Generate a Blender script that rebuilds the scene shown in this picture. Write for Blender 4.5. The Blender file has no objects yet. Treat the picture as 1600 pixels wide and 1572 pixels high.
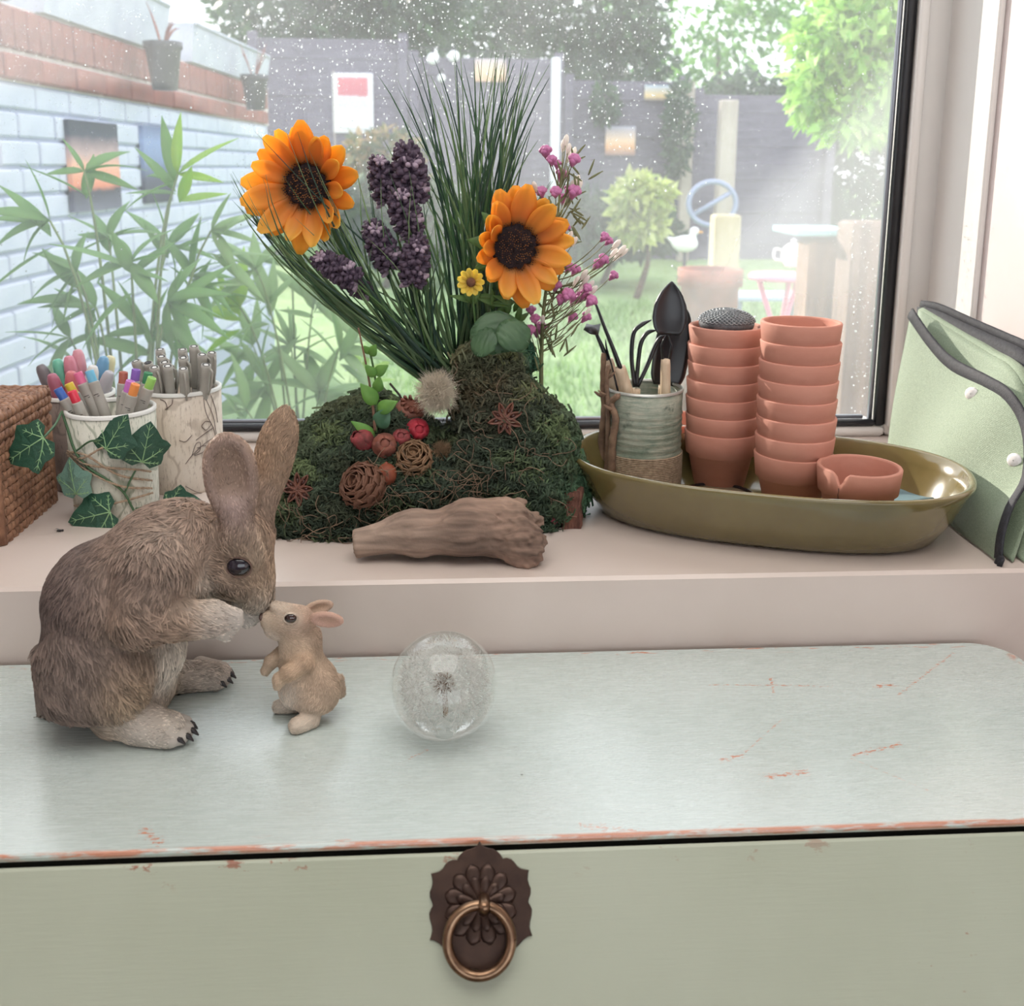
import bpy, math, random
import numpy as np
from mathutils import Vector, Matrix, Quaternion, noise as mnoise

# ------------------------------------------------------------------ camera, world, sun, exposure
scene = bpy.context.scene
COL = scene.collection
F_PX, CY, PITCH, ROLL, YAW = 1577.18, 560.8, .187709, .00795696, -.0659815
CAM = np.array([0., 0., 1.40])
_F = np.array([-math.sin(YAW)*math.cos(PITCH), math.cos(YAW)*math.cos(PITCH), -math.sin(PITCH)])
_r = np.array([math.cos(YAW), math.sin(YAW), 0.]); _u = np.cross(_r, _F)
_c, _s = math.cos(ROLL), math.sin(ROLL)
CR, CU = _c*_r+_s*_u, -_s*_r+_c*_u
cd = bpy.data.cameras.new('camera'); cam = bpy.data.objects.new('camera', cd); COL.objects.link(cam)
cam.matrix_world = Matrix([[CR[0], CU[0], -_F[0], CAM[0]], [CR[1], CU[1], -_F[1], CAM[1]],
                           [CR[2], CU[2], -_F[2], CAM[2]], [0, 0, 0, 1]])
cd.sensor_fit = 'HORIZONTAL'; cd.sensor_width = 36; cd.lens = 36*F_PX/1600
cd.shift_y = -(786-CY)/1600
cd.clip_start = .02; cd.clip_end = 200
cd.dof.use_dof = True; cd.dof.focus_distance = .86; cd.dof.aperture_fstop = 11
scene.camera = cam

world = bpy.data.worlds.new('sky'); scene.world = world; world.use_nodes = True
_bg = world.node_tree.nodes['Background']
_bg.inputs[0].default_value = (.90, .955, 1.0, 1); _bg.inputs[1].default_value = 1.15
_sd = bpy.data.lights.new('sun', 'SUN'); sun = bpy.data.objects.new('sun', _sd); COL.objects.link(sun)
_sd.energy = 3.6; _sd.angle = .012; _sd.color = (1, .93, .82)
sun.rotation_euler = Vector((.56, -.75, -.35)).to_track_quat('-Z', 'Y').to_euler()
sun.location = (-3, 4, 5)
_ad = bpy.data.lights.new('added_ceiling_fill', 'AREA'); ceil_fill = bpy.data.objects.new('added_ceiling_fill', _ad); COL.objects.link(ceil_fill)  # unseen area lamp, added to brighten the bureau top and sill
_ad.shape = 'RECTANGLE'; _ad.size = 1.4; _ad.size_y = 1.2; _ad.energy = 9; _ad.color = (1, .97, .93)
ceil_fill.location = (0, .30, 2.48)
scene.view_settings.view_transform = 'Standard'; scene.view_settings.look = 'None'
scene.view_settings.gamma = 1; scene.view_settings.use_curve_mapping = False
scene.view_settings.exposure = 0.92
scene.cycles.max_bounces = 6; scene.cycles.transparent_max_bounces = 10; scene.cycles.diffuse_bounces = 3; scene.cycles.glossy_bounces = 2
scene.cycles.adaptive_threshold = .05; scene.cycles.adaptive_min_samples = 12; scene.cycles.use_light_tree = False; scene.cycles.transmission_bounces = 6; scene.cycles.sample_clamp_indirect = 4

# ------------------------------------------------------------------ measuring helpers
def ray(px, py): return CR*(px-800)-CU*(py-CY)+_F*F_PX
def onz(px, py, z): d = ray(px, py); return CAM+d*((z-CAM[2])/d[2])
def at(px, py, Y): d = ray(px, py); return CAM+d*(Y/d[1])
def onplane(px, py, p0, n): d = ray(px, py); return CAM+d*(np.dot(np.array(p0)-CAM, n)/np.dot(d, n))
def mpp(Y): return Y/(F_PX*.985)          # metres per pixel at depth Y
R = random.Random(11)
rng = np.random.default_rng(5)
pi = math.pi
ZB, ZS, YS, YW = 1.0, 1.063, .79, 1.222   # bureau top, sill top, sill front, window inner plane

# ------------------------------------------------------------------ mesh builder
def waves(P, n, k, seed):
    """irregular smooth noise: a sum of sines with random directions (k = frequency per axis)"""
    g = np.random.default_rng(seed); s = 0
    for i in range(n):
        d = g.normal(size=3)*np.array(k); s = s+np.sin(P @ d.astype(np.float32)+g.uniform(0, 6.28))
    return s/math.sqrt(n)
class MB:
    def __init__(s): s.v = []; s.f = []; s.c = []
    def add(s, vs, fs, col=None):
        k = len(s.v); s.v.extend([tuple(map(float, p)) for p in vs]); s.f.extend([tuple(i+k for i in q) for q in fs])
        s.c.extend([col if col is not None else (1, 1, 1)]*len(vs)) if not (isinstance(col, list)) else s.c.extend(col)
        return s
    def box(s, c, d, rz=0, taper=1, bev=0, col=None):
        x, y, z = d[0]/2, d[1]/2, d[2]/2; b = min(bev, x*.9, y*.9, z*.9)
        ca, sa = math.cos(rz), math.sin(rz)
        def T(p): return (c[0]+p[0]*ca-p[1]*sa, c[1]+p[0]*sa+p[1]*ca, c[2]+p[2])
        if b <= 0:
            vs = [T((i*x, j*y, k*z)) for k in (-1, 1) for i, j in ((-1, -1), (1, -1), (1, 1), (-1, 1))]
            return s.add(vs, [(3, 2, 1, 0), (4, 5, 6, 7), (0, 1, 5, 4), (1, 2, 6, 5), (2, 3, 7, 6), (3, 0, 4, 7)], col)
        rings = []
        for zz, ins in ((-z, b), (-z+b, 0), (z-b, 0), (z, b)):
            X, Y = x-ins, y-ins
            q = b*.6 if ins == 0 else b*.3
            rings.append([T(p+(zz,)) for p in ((-X+q, -Y), (X-q, -Y), (X, -Y+q), (X, Y-q), (X-q, Y), (-X+q, Y), (-X, Y-q), (-X, -Y+q))])
        vs = [p for r_ in rings for p in r_]; fs = [tuple(range(7, -1, -1)), tuple(range(24, 32))]
        for k in range(3):
            for i in range(8): j = (i+1) % 8; fs.append((k*8+i, k*8+j, k*8+8+j, k*8+8+i))
        return s.add(vs, fs, col)
    def loft(s, rings, closed=True, cap=True, col=None):
        n = len(rings[0]); vs = [p for r_ in rings for p in r_]; fs = []
        for k in range(len(rings)-1):
            for i in range(n if closed else n-1):
                j = (i+1) % n; fs.append((k*n+i, k*n+j, k*n+n+j, k*n+n+i))
        if cap and closed: fs += [tuple(range(n-1, -1, -1)), tuple(range((len(rings)-1)*n, len(rings)*n))]
        return s.add(vs, fs, col)
    def tube(s, pts, rad, n=8, cap=True, col=None, flat=1.0, up=None):
        pts = [np.array(p, float) for p in pts]; m = len(pts)
        if not hasattr(rad, '__len__'): rad = [rad]*m
        rings = []; pu = np.array(up, float) if up is not None else None
        for i in range(m):
            t = pts[min(i+1, m-1)]-pts[max(i-1, 0)]; t = t/(np.linalg.norm(t)+1e-12)
            if pu is None: pu = np.array((0, 0, 1.)) if abs(t[2]) < .9 else np.array((1., 0, 0))
            a = np.cross(pu, t); a /= np.linalg.norm(a)+1e-12; b = np.cross(t, a); pu = b
            rings.append([pts[i]+rad[i]*(math.cos(2*pi*k/n)*a+flat*math.sin(2*pi*k/n)*b) for k in range(n)])
        return s.loft(rings, True, cap, col)
    def lathe(s, prof, n=32, c=(0, 0, 0), M=None, cap=False, col=None, sx=1, sy=1):
        rings = []
        for r_, z in prof:
            ring = []
            for k in range(n):
                p = np.array((r_*sx*math.cos(2*pi*k/n), r_*sy*math.sin(2*pi*k/n), z))
                if M is not None: p = np.array(M @ Vector(p))
                ring.append(p+np.array(c))
            rings.append(ring)
        return s.loft(rings, True, cap, col)
    def ell(s, c, r_, nu=16, nv=10, M=None, col=None):
        if not hasattr(r_, '__len__'): r_ = (r_,)*3
        vs = []; fs = []
        for j in range(1, nv):
            ph = pi*j/nv
            for i in range(nu):
                t = 2*pi*i/nu; vs.append((r_[0]*math.sin(ph)*math.cos(t), r_[1]*math.sin(ph)*math.sin(t), r_[2]*math.cos(ph)))
        vs += [(0, 0, r_[2]), (0, 0, -r_[2])]; a, b = len(vs)-2, len(vs)-1
        for j in range(nv-2):
            for i in range(nu): k = (i+1) % nu; fs.append((j*nu+i, (j+1)*nu+i, (j+1)*nu+k, j*nu+k))
        for i in range(nu): k = (i+1) % nu; fs += [(a, i, k), (b, (nv-2)*nu+k, (nv-2)*nu+i)]
        if M is not None: vs = [M @ Vector(p) for p in vs]
        return s.add([np.array(p)+np.array(c) for p in vs], fs, col)
    def sheet(s, grid, thick=None, col=None):
        """grid[row][col] of points -> surface; with thickness, a closed slab"""
        m, n = len(grid), len(grid[0]); G = np.array(grid, float)
        fs = [(i*n+j, i*n+j+1, (i+1)*n+j+1, (i+1)*n+j) for i in range(m-1) for j in range(n-1)]
        if not thick: return s.add(G.reshape(-1, 3), fs, col)
        du = np.gradient(G, axis=0); dv = np.gradient(G, axis=1); nn = np.cross(dv, du)
        nn /= np.linalg.norm(nn, axis=2, keepdims=True)+1e-12
        A = (G+nn*thick/2).reshape(-1, 3); B = (G-nn*thick/2).reshape(-1, 3); k = m*n
        f2 = [tuple(q) for q in fs]+[tuple(i+k for i in reversed(q)) for q in fs]
        bd = [(0, j) for j in range(n)]+[(i, n-1) for i in range(1, m)]+[(m-1, j) for j in range(n-2, -1, -1)]+[(i, 0) for i in range(m-2, 0, -1)]
        ids = [i*n+j for i, j in bd]
        for q in range(len(ids)): a, b = ids[q], ids[(q+1) % len(ids)]; f2.append((b, a, a+k, b+k))
        return s.add(np.vstack([A, B]), f2, list(col)+list(col) if isinstance(col, list) else col)
    def extr(s, outline, z0, z1, T=None, col=None):
        n = len(outline); vs = [(x, y, z0) for x, y in outline]+[(x, y, z1) for x, y in outline]
        if T is not None: vs = [T(p) for p in vs]
        return s.add(vs, [tuple(range(n-1, -1, -1)), tuple(range(n, 2*n))]+[(i, (i+1) % n, n+(i+1) % n, n+i) for i in range(n)], col)
    def mesh(s, name, smooth=True, origin=(0, 0, 0)):
        me = bpy.data.meshes.new(name)
        o = np.array(origin, float)
        me.from_pydata([tuple(np.array(p)-o) for p in s.v] if any(origin) else s.v, [], s.f)
        if smooth is True: me.polygons.foreach_set('use_smooth', [True]*len(me.polygons))
        if any(c != (1, 1, 1) for c in s.c[:1]+s.c[-1:]) or len(set(map(tuple, s.c[:50]))) > 1:
            ca = me.color_attributes.new('Col', 'FLOAT_COLOR', 'POINT')
            ca.data.foreach_set('color', np.hstack([np.array(s.c, float), np.ones((len(s.c), 1))]).ravel())
        me.update(); return me

def np_mesh(name, V, Fq, cols=None, smooth=True):
    V = np.asarray(V, np.float32); Fq = np.asarray(Fq, np.int32); k = Fq.shape[1]
    me = bpy.data.meshes.new(name); me.vertices.add(len(V)); me.vertices.foreach_set('co', V.ravel())
    me.loops.add(Fq.size); me.loops.foreach_set('vertex_index', Fq.ravel())
    me.polygons.add(len(Fq)); me.polygons.foreach_set('loop_start', np.arange(0, Fq.size, k, dtype=np.int32))
    me.polygons.foreach_set('loop_total', np.full(len(Fq), k, np.int32))
    me.update(calc_edges=True)
    if smooth: me.polygons.foreach_set('use_smooth', np.ones(len(Fq), bool))
    if cols is not None:
        ca = me.color_attributes.new('Col', 'FLOAT_COLOR', 'POINT')
        ca.data.foreach_set('color', np.hstack([np.asarray(cols, np.float32), np.ones((len(V), 1), np.float32)]).ravel())
    return me

# ------------------------------------------------------------------ objects
def tag(o, label=None, cat=None, group=None, kind=None):
    if label: o['label'] = label
    if cat: o['category'] = cat
    if group: o['group'] = group
    if kind: o['kind'] = kind
    return o
def thing(name, label, cat, loc=(0, 0, 0), group=None, kind=None):
    o = bpy.data.objects.new(name, None); COL.objects.link(o); o.location = loc; o.empty_display_size = .02
    return tag(o, label, cat, group, kind)
def wm(o):
    M = Matrix.LocRotScale(o.location, o.rotation_euler, o.scale)
    return wm(o.parent) @ o.matrix_parent_inverse @ M if o.parent else M
def obj(name, me, mat=None, parent=None, smooth=True, label=None, kind=None, cat=None, group=None, origin=None, mw=None):
    """a mesh object; MB geometry is in world space (moved to `origin` when given); mw sets a world matrix"""
    if isinstance(me, MB):
        if origin is None and parent is None and mw is None:
            a = np.array(me.v); origin = (a[:, 0].mean(), a[:, 1].mean(), a[:, 2].min())
        og = tuple(origin) if origin is not None else (0, 0, 0)
        me = me.mesh(name, smooth, og); W = Matrix.Translation(og)
    else: W = Matrix.Identity(4) if origin is None else Matrix.Translation(origin)
    if mw is not None: W = mw
    if mat is not None and not me.materials: me.materials.append(mat)
    o = bpy.data.objects.new(name, me); COL.objects.link(o)
    if parent is not None:
        o.parent = parent; o.matrix_parent_inverse = wm(parent).inverted()
    o.location, q, o.scale = W.decompose(); o.rotation_euler = q.to_euler()
    return tag(o, label, cat, group, kind)
def struct(name, me, mat, smooth=False, parent=None, label=None):
    o = obj(name, me, mat, parent, smooth, origin=(0, 0, 0) if isinstance(me, MB) else None)
    if parent is None: o['kind'] = 'structure'
    if label: o['label'] = label
    return o
def frame(p, xdir, zdir):
    """matrix with local x along xdir, local z near zdir, at p"""
    x = Vector(xdir).normalized(); z = Vector(zdir); y = z.cross(x).normalized(); z = x.cross(y)
    return Matrix([[x[0], y[0], z[0], p[0]], [x[1], y[1], z[1], p[1]], [x[2], y[2], z[2], p[2]], [0, 0, 0, 1]])
def zframe(p, zdir, xdir=(1, 0, 0)):
    z = Vector(zdir).normalized(); x = Vector(xdir)
    if abs(x.normalized().dot(z)) > .95: x = Vector((0, 1, 0))
    y = z.cross(x).normalized(); x = y.cross(z)
    return Matrix([[x[0], y[0], z[0], p[0]], [x[1], y[1], z[1], p[1]], [x[2], y[2], z[2], p[2]], [0, 0, 0, 1]])
def bez(p0, p1, p2, n=10, p3=None):
    p0, p1, p2 = (np.array(p, float) for p in (p0, p1, p2)); out = []
    for i in range(n+1):
        t = i/n
        if p3 is None: out.append((1-t)**2*p0+2*t*(1-t)*p1+t*t*p2)
        else: out.append((1-t)**3*p0+3*t*(1-t)**2*p1+3*t*t*(1-t)*p2+t**3*np.array(p3, float))
    return out
def spline(pts, n=8):
    P = [np.array(p, float) for p in pts]; P = [2*P[0]-P[1]]+P+[2*P[-1]-P[-2]]; out = []
    for i in range(1, len(P)-2):
        for k in range(n):
            t = k/n; a, b, c, d = P[i-1:i+3]
            out.append(.5*((2*b)+(c-a)*t+(2*a-5*b+4*c-d)*t*t+(-a+3*b-3*c+d)*t**3))
    return out+[P[-2]]

# ------------------------------------------------------------------ materials
def srgb(r, g=None, b=None):
    if g is None: r, g, b = r
    f = lambda v: ((v/255+.055)/1.055)**2.4 if v > 10 else v/255/12.92
    return (f(r), f(g), f(b), 1)
class NT:
    def __init__(s, name):
        s.m = bpy.data.materials.new(name); s.m.use_nodes = True; s.t = s.m.node_tree; s.t.nodes.clear()
        s.out = s.n('ShaderNodeOutputMaterial')
    def n(s, typ, ins=None, **kw):
        nd = s.t.nodes.new(typ)
        for k, v in kw.items(): setattr(nd, k, v)
        for k, v in (ins or {}).items(): s.put(nd.inputs[k], v)
        return nd
    def put(s, sock, v):
        if isinstance(v, bpy.types.NodeSocket): s.t.links.new(v, sock)
        elif isinstance(v, bpy.types.Node): s.t.links.new(v.outputs[0], sock)
        else: sock.default_value = v
    def math(s, op, a, b=0.0, c=None, clamp=False):
        nd = s.n('ShaderNodeMath', operation=op, use_clamp=clamp); s.put(nd.inputs[0], a); s.put(nd.inputs[1], b)
        if c is not None: s.put(nd.inputs[2], c)
        return nd.outputs[0]
    def mix(s, fac, a, b, typ='MIX'):
        nd = s.n('ShaderNodeMix', data_type='RGBA', blend_type=typ); s.put(nd.inputs[0], fac); s.put(nd.inputs[6], a); s.put(nd.inputs[7], b)
        return nd.outputs[2]
    def coords(s, kind='Object', scale=(1, 1, 1), rot=(0, 0, 0)):
        tc = s.n('ShaderNodeTexCoord'); mp = s.n('ShaderNodeMapping', {'Scale': scale, 'Rotation': rot})
        s.t.links.new(tc.outputs[kind], mp.inputs[0]); return mp.outputs[0]
    def noise(s, vec, scale, detail=3, rough=.55, out=0):
        nd = s.n('ShaderNodeTexNoise', {'Scale': scale, 'Detail': detail, 'Roughness': rough}); s.put(nd.inputs['Vector'], vec)
        return nd.outputs[out]
    def ramp(s, fac, stops):
        nd = s.n('ShaderNodeValToRGB'); s.put(nd.inputs[0], fac); e = nd.color_ramp.elements
        while len(e) < len(stops): e.new(.5)
        for el, (p, c) in zip(e, stops): el.position = p; el.color = c if hasattr(c, '__len__') else (c, c, c, 1)
        return nd.outputs[0]
    def remap(s, v, a, b, lo=0., hi=1.):
        nd = s.n('ShaderNodeMapRange', {1: a, 2: b, 3: lo, 4: hi}, clamp=True); s.put(nd.inputs[0], v); return nd.outputs[0]
    def bump(s, h, strength=.3, dist=.002):
        nd = s.n('ShaderNodeBump', {'Strength': strength, 'Distance': dist}); s.put(nd.inputs['Height'], h); return nd.outputs[0]
    def done(s, shader): s.t.links.new(shader if isinstance(shader, bpy.types.NodeSocket) else shader.outputs[0], s.out.inputs[0]); return s.m
def mat(name, c, c2=None, scale=20., rough=.5, metal=0., spec=.5, bump=None, stretch=(1, 1, 1), transl=0., tcol=None, vcol=False,
        lo=.35, hi=.65, coat=0., sss=0., sheen=0., detail=4, kind='Object', rot=(0, 0, 0)):
    t = NT(name); col = srgb(c) if max(c) > 1.001 else tuple(c)+(1,)
    vec = t.coords(kind, stretch, rot)
    if c2 is not None:
        b = srgb(c2); col = t.mix(t.remap(t.noise(vec, scale, detail), lo, hi), col, b)
    if vcol:
        a = t.n('ShaderNodeAttribute', attribute_name='Col'); col = t.mix(1., col, a.outputs[0], 'MULTIPLY')
    p = t.n('ShaderNodeBsdfPrincipled', {'Base Color': col, 'Roughness': rough, 'Metallic': metal, 'Specular IOR Level': spec,
                                         'Coat Weight': coat, 'Sheen Weight': sheen})
    if sss: p.inputs['Subsurface Weight'].default_value = sss; p.inputs['Subsurface Scale'].default_value = .01
    if bump: t.put(p.inputs['Normal'], t.bump(t.noise(vec, bump[0], 5, .6), bump[1], bump[2] if len(bump) > 2 else .002))
    if transl:
        tr = t.n('ShaderNodeBsdfTranslucent'); t.put(tr.inputs[0], srgb(tcol) if tcol else col)
        mx = t.n('ShaderNodeMixShader', {0: transl}); t.put(mx.inputs[1], p.outputs[0]); t.put(mx.inputs[2], tr.outputs[0]); return t.done(mx)
    return t.done(p)
# ------------------------------------------------------------------ the room
M_SILL = mat('sill_paint', (218, 204, 196), (211, 197, 188), 6, .32, bump=(60, .04, .001))
M_WALL = mat('wall_paint', (208, 190, 180), (203, 185, 174), 4, .6, bump=(90, .06, .001))
M_WALLP = mat('plaster_paint', (224, 212, 211), (219, 206, 204), 4, .7, bump=(120, .08, .001))
M_UPVC = mat('white_upvc', (226, 223, 220), rough=.3)
M_GASK = mat('black_rubber', (28, 29, 34), rough=.4)
M_SPACER = mat('grey_spacer', (150, 155, 165), rough=.3, metal=.6)
M_CEIL = mat('ceiling_paint', (235, 233, 228), rough=.8)
M_FLOOR = mat('floor_boards', (150, 120, 95), (120, 92, 70), 8, .5, stretch=(12, 1, 1))
xr = at(1458, 480, YW)[0]
xg = at(1394, 520, YW)[0]
zg = at(870, 671, YW)[2]
XL, YB, XW = -1.25, -1.6, -.66
struct('sill', MB().box(((XL+xr)/2, (YS+YW+.06)/2, ZS-.045), (xr-XL, YW+.06-YS, .090), bev=.003), M_SILL)
struct('wall_front', MB().box(((XL+xr+.9)/2, YS+.1505, (ZS-.09)/2), (xr+.9-XL, .30, ZS-.09)), M_WALL)
struct('wall_right', MB().box((xr+.5, YS+.26, 1.5), (1.0, .52, 3.0)), M_WALLP)          # pier beside the window (its reveal faces the sill)
struct('wall_side', MB().box((xr+.96, (YS+YB)/2, 1.25), (.1, YS-YB, 2.5)), M_WALLP)
struct('wall_left', MB().box((XL-.05, (YW+YB)/2+.05, 1.25), (.1, YW-YB+.1, 2.5)), M_WALLP)
struct('wall_window', MB().box(((XL+XW)/2-.02, YS+.26, 1.5), (XW-XL+.0, .52, 3.0)), M_WALLP)
struct('wall_head', MB().box(((XL+xr)/2, YS+.26, 2.42), (xr-XL, .52, .36)), M_WALLP)
struct('wall_back', MB().box(((XL+xr+.9)/2, YB-.05, 2.2), (xr+1.0-XL, .1, .7)), M_WALLP)
struct('wall_back_side', MB().box((XL+.35, YB-.05, .925), (.7, .1, 1.85)), M_WALLP)
struct('wall_back_low', MB().box(((XL+xr+.9)/2+.3, YB-.05, .35), (xr+.35-XL, .1, .7)), M_WALLP)
struct('ceiling', MB().box(((XL+xr+.9)/2, (YS+YB)/2, 2.55), (xr+1.0-XL, YS-YB, .1)), M_CEIL)
struct('floor', MB().box(((XL+xr+.9)/2, (YS+YB)/2, -.05), (xr+1.0-XL, YS-YB, .1)), M_FLOOR)
b = MB().box((xr-.004, YW-.05, 1.65), (.008, .115, 1.18), bev=.003)
struct('trim_1', b, M_UPVC)

win = bpy.data.objects.new('window_1', None); COL.objects.link(win); win.location = (-.3, YW, ZS); win['kind'] = 'structure'
win['label'] = 'white framed window with black seals and a dirty rain-spotted pane'
def fr(name, c, d, m, bev=.004): return struct(name, MB().box(c, d, bev=bev), m, True, win)
ztop, xl0 = 2.24, XW
fr('frame_jamb', ((xg+xr)/2, YW+.03, (ZS+ztop)/2), (xr-xg, .06, ztop-ZS), M_UPVC, .006)
fr('glazing_bead', (xg+.006, YW-.004, (zg+ztop)/2), (.012, .012, ztop-zg), M_UPVC, .003)
fr('frame_sill_rail', ((xg+xl0)/2, YW+.03, (zg+ZS)/2), (xg-xl0, .06, zg-ZS), M_UPVC, .004)
fr('frame_head', ((xg+xl0)/2, YW+.03, ztop), (xg-xl0, .06, .05), M_UPVC, .004)
fr('frame_jamb', (xl0-.02, YW+.03, (ZS+ztop)/2), (.05, .06, ztop-ZS), M_UPVC, .004)
fr('rubber_seal', (xg-.006, YW+.006, (zg+ztop)/2), (.0125, .012, ztop-zg), M_GASK, .003)
fr('rubber_seal', ((xg+xl0)/2-.006, YW+.006, zg+.004), (xg-xl0-.012, .012, .0085), M_GASK, .003)
fr('spacer_bar', (xg-.0155, YW+.013, (zg+ztop)/2), (.005, .006, ztop-zg), M_SPACER, .001)
fr('spacer_bar', ((xg+xl0)/2-.01, YW+.013, zg+.0105), (xg-xl0-.03, .006, .005), M_SPACER, .001)

# dirty glass: clear, faintly mirror-like, with a film of dust that scatters the daylight
t = NT('dirty_glass'); vec = t.coords('Object')
sx = t.n('ShaderNodeSeparateXYZ'); t.put(sx.inputs[0], vec); X, Z = sx.outputs[0], sx.outputs[2]
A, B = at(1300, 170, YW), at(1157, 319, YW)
dx, dz = B[0]-A[0], B[2]-A[2]; L = math.hypot(dx, dz); nx, nz = -dz/L, dx/L          # edge of the sunlit haze painted into the film, normal to lower right
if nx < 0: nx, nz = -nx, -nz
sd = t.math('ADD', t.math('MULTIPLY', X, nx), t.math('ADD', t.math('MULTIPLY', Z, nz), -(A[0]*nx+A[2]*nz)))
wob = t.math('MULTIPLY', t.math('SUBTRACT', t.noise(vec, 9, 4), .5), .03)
sun_wedge = t.remap(t.math('ADD', sd, wob), 0., .05)
sun_wedge = t.math('MULTIPLY', sun_wedge, t.remap(Z, at(1250, 620, YW)[2], at(1250, 330, YW)[2], .35, 1.))
sun_wedge = t.math('MULTIPLY', sun_wedge, t.remap(sd, .36, .12, .45, 1.))
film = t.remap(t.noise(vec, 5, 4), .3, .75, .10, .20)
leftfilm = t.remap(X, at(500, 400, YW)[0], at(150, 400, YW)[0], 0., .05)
haze = t.math('ADD', t.math('ADD', film, leftfilm), t.math('MULTIPLY', sun_wedge, .17))
zone = t.remap(Z, at(800, 420, YW)[2], at(800, 120, YW)[2], .10, 1.)
vor = t.n('ShaderNodeTexVoronoi', {'Scale': 210., 'Randomness': 1.}); t.put(vor.inputs['Vector'], vec)
sel = t.remap(t.noise(vec, 45, 2), .42, .62)
spk = t.math('MULTIPLY', t.math('MULTIPLY', t.remap(vor.outputs['Distance'], .20, .10), sel), zone)
vor2 = t.n('ShaderNodeTexVoronoi', {'Scale': 520., 'Randomness': 1.}); t.put(vor2.inputs['Vector'], vec)
spk2 = t.math('MULTIPLY', t.math('MULTIPLY', t.remap(vor2.outputs['Distance'], .22, .12), t.remap(t.noise(vec, 80, 2), .5, .6)), zone)
haze = t.math('MINIMUM', t.math('ADD', haze, t.math('ADD', t.math('MULTIPLY', spk, .30), t.math('MULTIPLY', spk2, .26))), .85)
tr = t.n('ShaderNodeBsdfTransparent'); tl = t.n('ShaderNodeBsdfTranslucent', {0: (.93, .95, 1, 1)}); df = t.n('ShaderNodeBsdfDiffuse', {0: (.8, .82, .85, 1)})
gl = t.n('ShaderNodeBsdfGlossy', {0: (1, 1, 1, 1), 'Roughness': .02})
fres = t.n('ShaderNodeFresnel', {0: 1.3})
m1 = t.n('ShaderNodeMixShader', {0: fres}); t.put(m1.inputs[1], tr.outputs[0]); t.put(m1.inputs[2], gl.outputs[0])
m2 = t.n('ShaderNodeMixShader', {0: .25}); t.put(m2.inputs[1], tl.outputs[0]); t.put(m2.inputs[2], df.outputs[0])
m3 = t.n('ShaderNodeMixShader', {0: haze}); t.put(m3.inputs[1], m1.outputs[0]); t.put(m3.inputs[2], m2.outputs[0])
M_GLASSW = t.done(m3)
YG = YW+.018
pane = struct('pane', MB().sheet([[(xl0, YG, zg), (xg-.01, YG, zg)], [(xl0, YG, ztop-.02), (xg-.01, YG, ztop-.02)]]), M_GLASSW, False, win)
t = NT('rain_drop'); p = t.n('ShaderNodeBsdfGlass', {'Color': (1, 1, 1, 1), 'Roughness': .05, 'IOR': 1.33}); tl = t.n('ShaderNodeBsdfTranslucent', {0: (.95, .97, 1, 1)})
mx = t.n('ShaderNodeMixShader', {0: .3}); t.put(mx.inputs[1], p.outputs[0]); t.put(mx.inputs[2], tl.outputs[0]); M_DROP = t.done(mx)
b = MB()
for k in range(2300):
    if k < 1700: px, py = R.uniform(380, 1110), R.betavariate(1.1, 2.0)*330
    elif k < 1950: px, py = R.uniform(1330, 1372), R.uniform(250, 655)
    else: px, py = R.uniform(0, 1380), R.uniform(0, 600)
    q = at(px, py, YG); s_ = R.choice((.0004, .0005, .0005, .0007, .0008, .0012))*R.uniform(.7, 1.05)
    b.ell((q[0], YG+.0004, q[2]), (s_, .0006, s_*R.uniform(.9, 1.35)), 7, 5)
obj('raindrops', b, M_DROP, pane, kind='stuff')

# ------------------------------------------------------------------ the bureau
YF, YBK, XBL, XBR = float(onz(725, 1313, ZB)[1]), .784, -.455, .479
TB = ZB-float(at(725, 1324, YF)[2])                       # board thickness
y0f = YF-.010; z0f = float(at(725, 1331, y0f)[2])
t = NT('bureau_top_glare_paint'); vec = t.coords('Object'); sx = t.n('ShaderNodeSeparateXYZ'); t.put(sx.inputs[0], vec); X, Y, Z = sx.outputs
brush = t.noise(t.coords('Object', (6, 90, 90)), 6, 5, .6)
blot = t.noise(vec, 7, 4)
base = t.mix(t.remap(blot, .3, .7), srgb(200, 212, 209), srgb(190, 203, 198))  # pale bluish base: window glare painted into the sage of the top
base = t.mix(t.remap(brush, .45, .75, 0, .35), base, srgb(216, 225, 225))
fine = t.noise(t.coords('Object', (25, 70, 70)), 9, 5, .65)
def seg(x0, y0, x1, y1, w, strength=1.):
    """a scratch through the paint between two points of the top (world metres)"""
    L = math.hypot(x1-x0, y1-y0); ux, uy = (x1-x0)/L, (y1-y0)/L
    u = t.math('ADD', t.math('MULTIPLY', X, ux), t.math('MULTIPLY_ADD', Y, uy, -(x0*ux+y0*uy)))
    v = t.math('ABSOLUTE', t.math('ADD', t.math('MULTIPLY', X, -uy), t.math('MULTIPLY_ADD', Y, ux, x0*uy-y0*ux)))
    e = t.math('MAXIMUM', t.math('SUBTRACT', u, L), t.math('MULTIPLY', u, -1.))
    d = t.math('MAXIMUM', v, e)
    d = t.math('SUBTRACT', d, t.math('MULTIPLY', t.math('SUBTRACT', fine, .52), w*22))
    return t.math('MULTIPLY', t.remap(d, w, w*.3), strength)
def ts(px, py): q = onz(px, py, ZB); return q[0], q[1]
wear = t.math('MULTIPLY', t.remap(Y, YF+.0034, YF+.0014), t.remap(t.noise(t.coords('Object', (1, 6, 6)), 30, 6, .7), .40, .52))
wear = t.math('MAXIMUM', wear, t.math('MULTIPLY', t.remap(Y, YF+.013, YF+.001), t.remap(t.noise(t.coords('Object', (1, 4, 4)), 28, 6, .7), .615, .67)))
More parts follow.
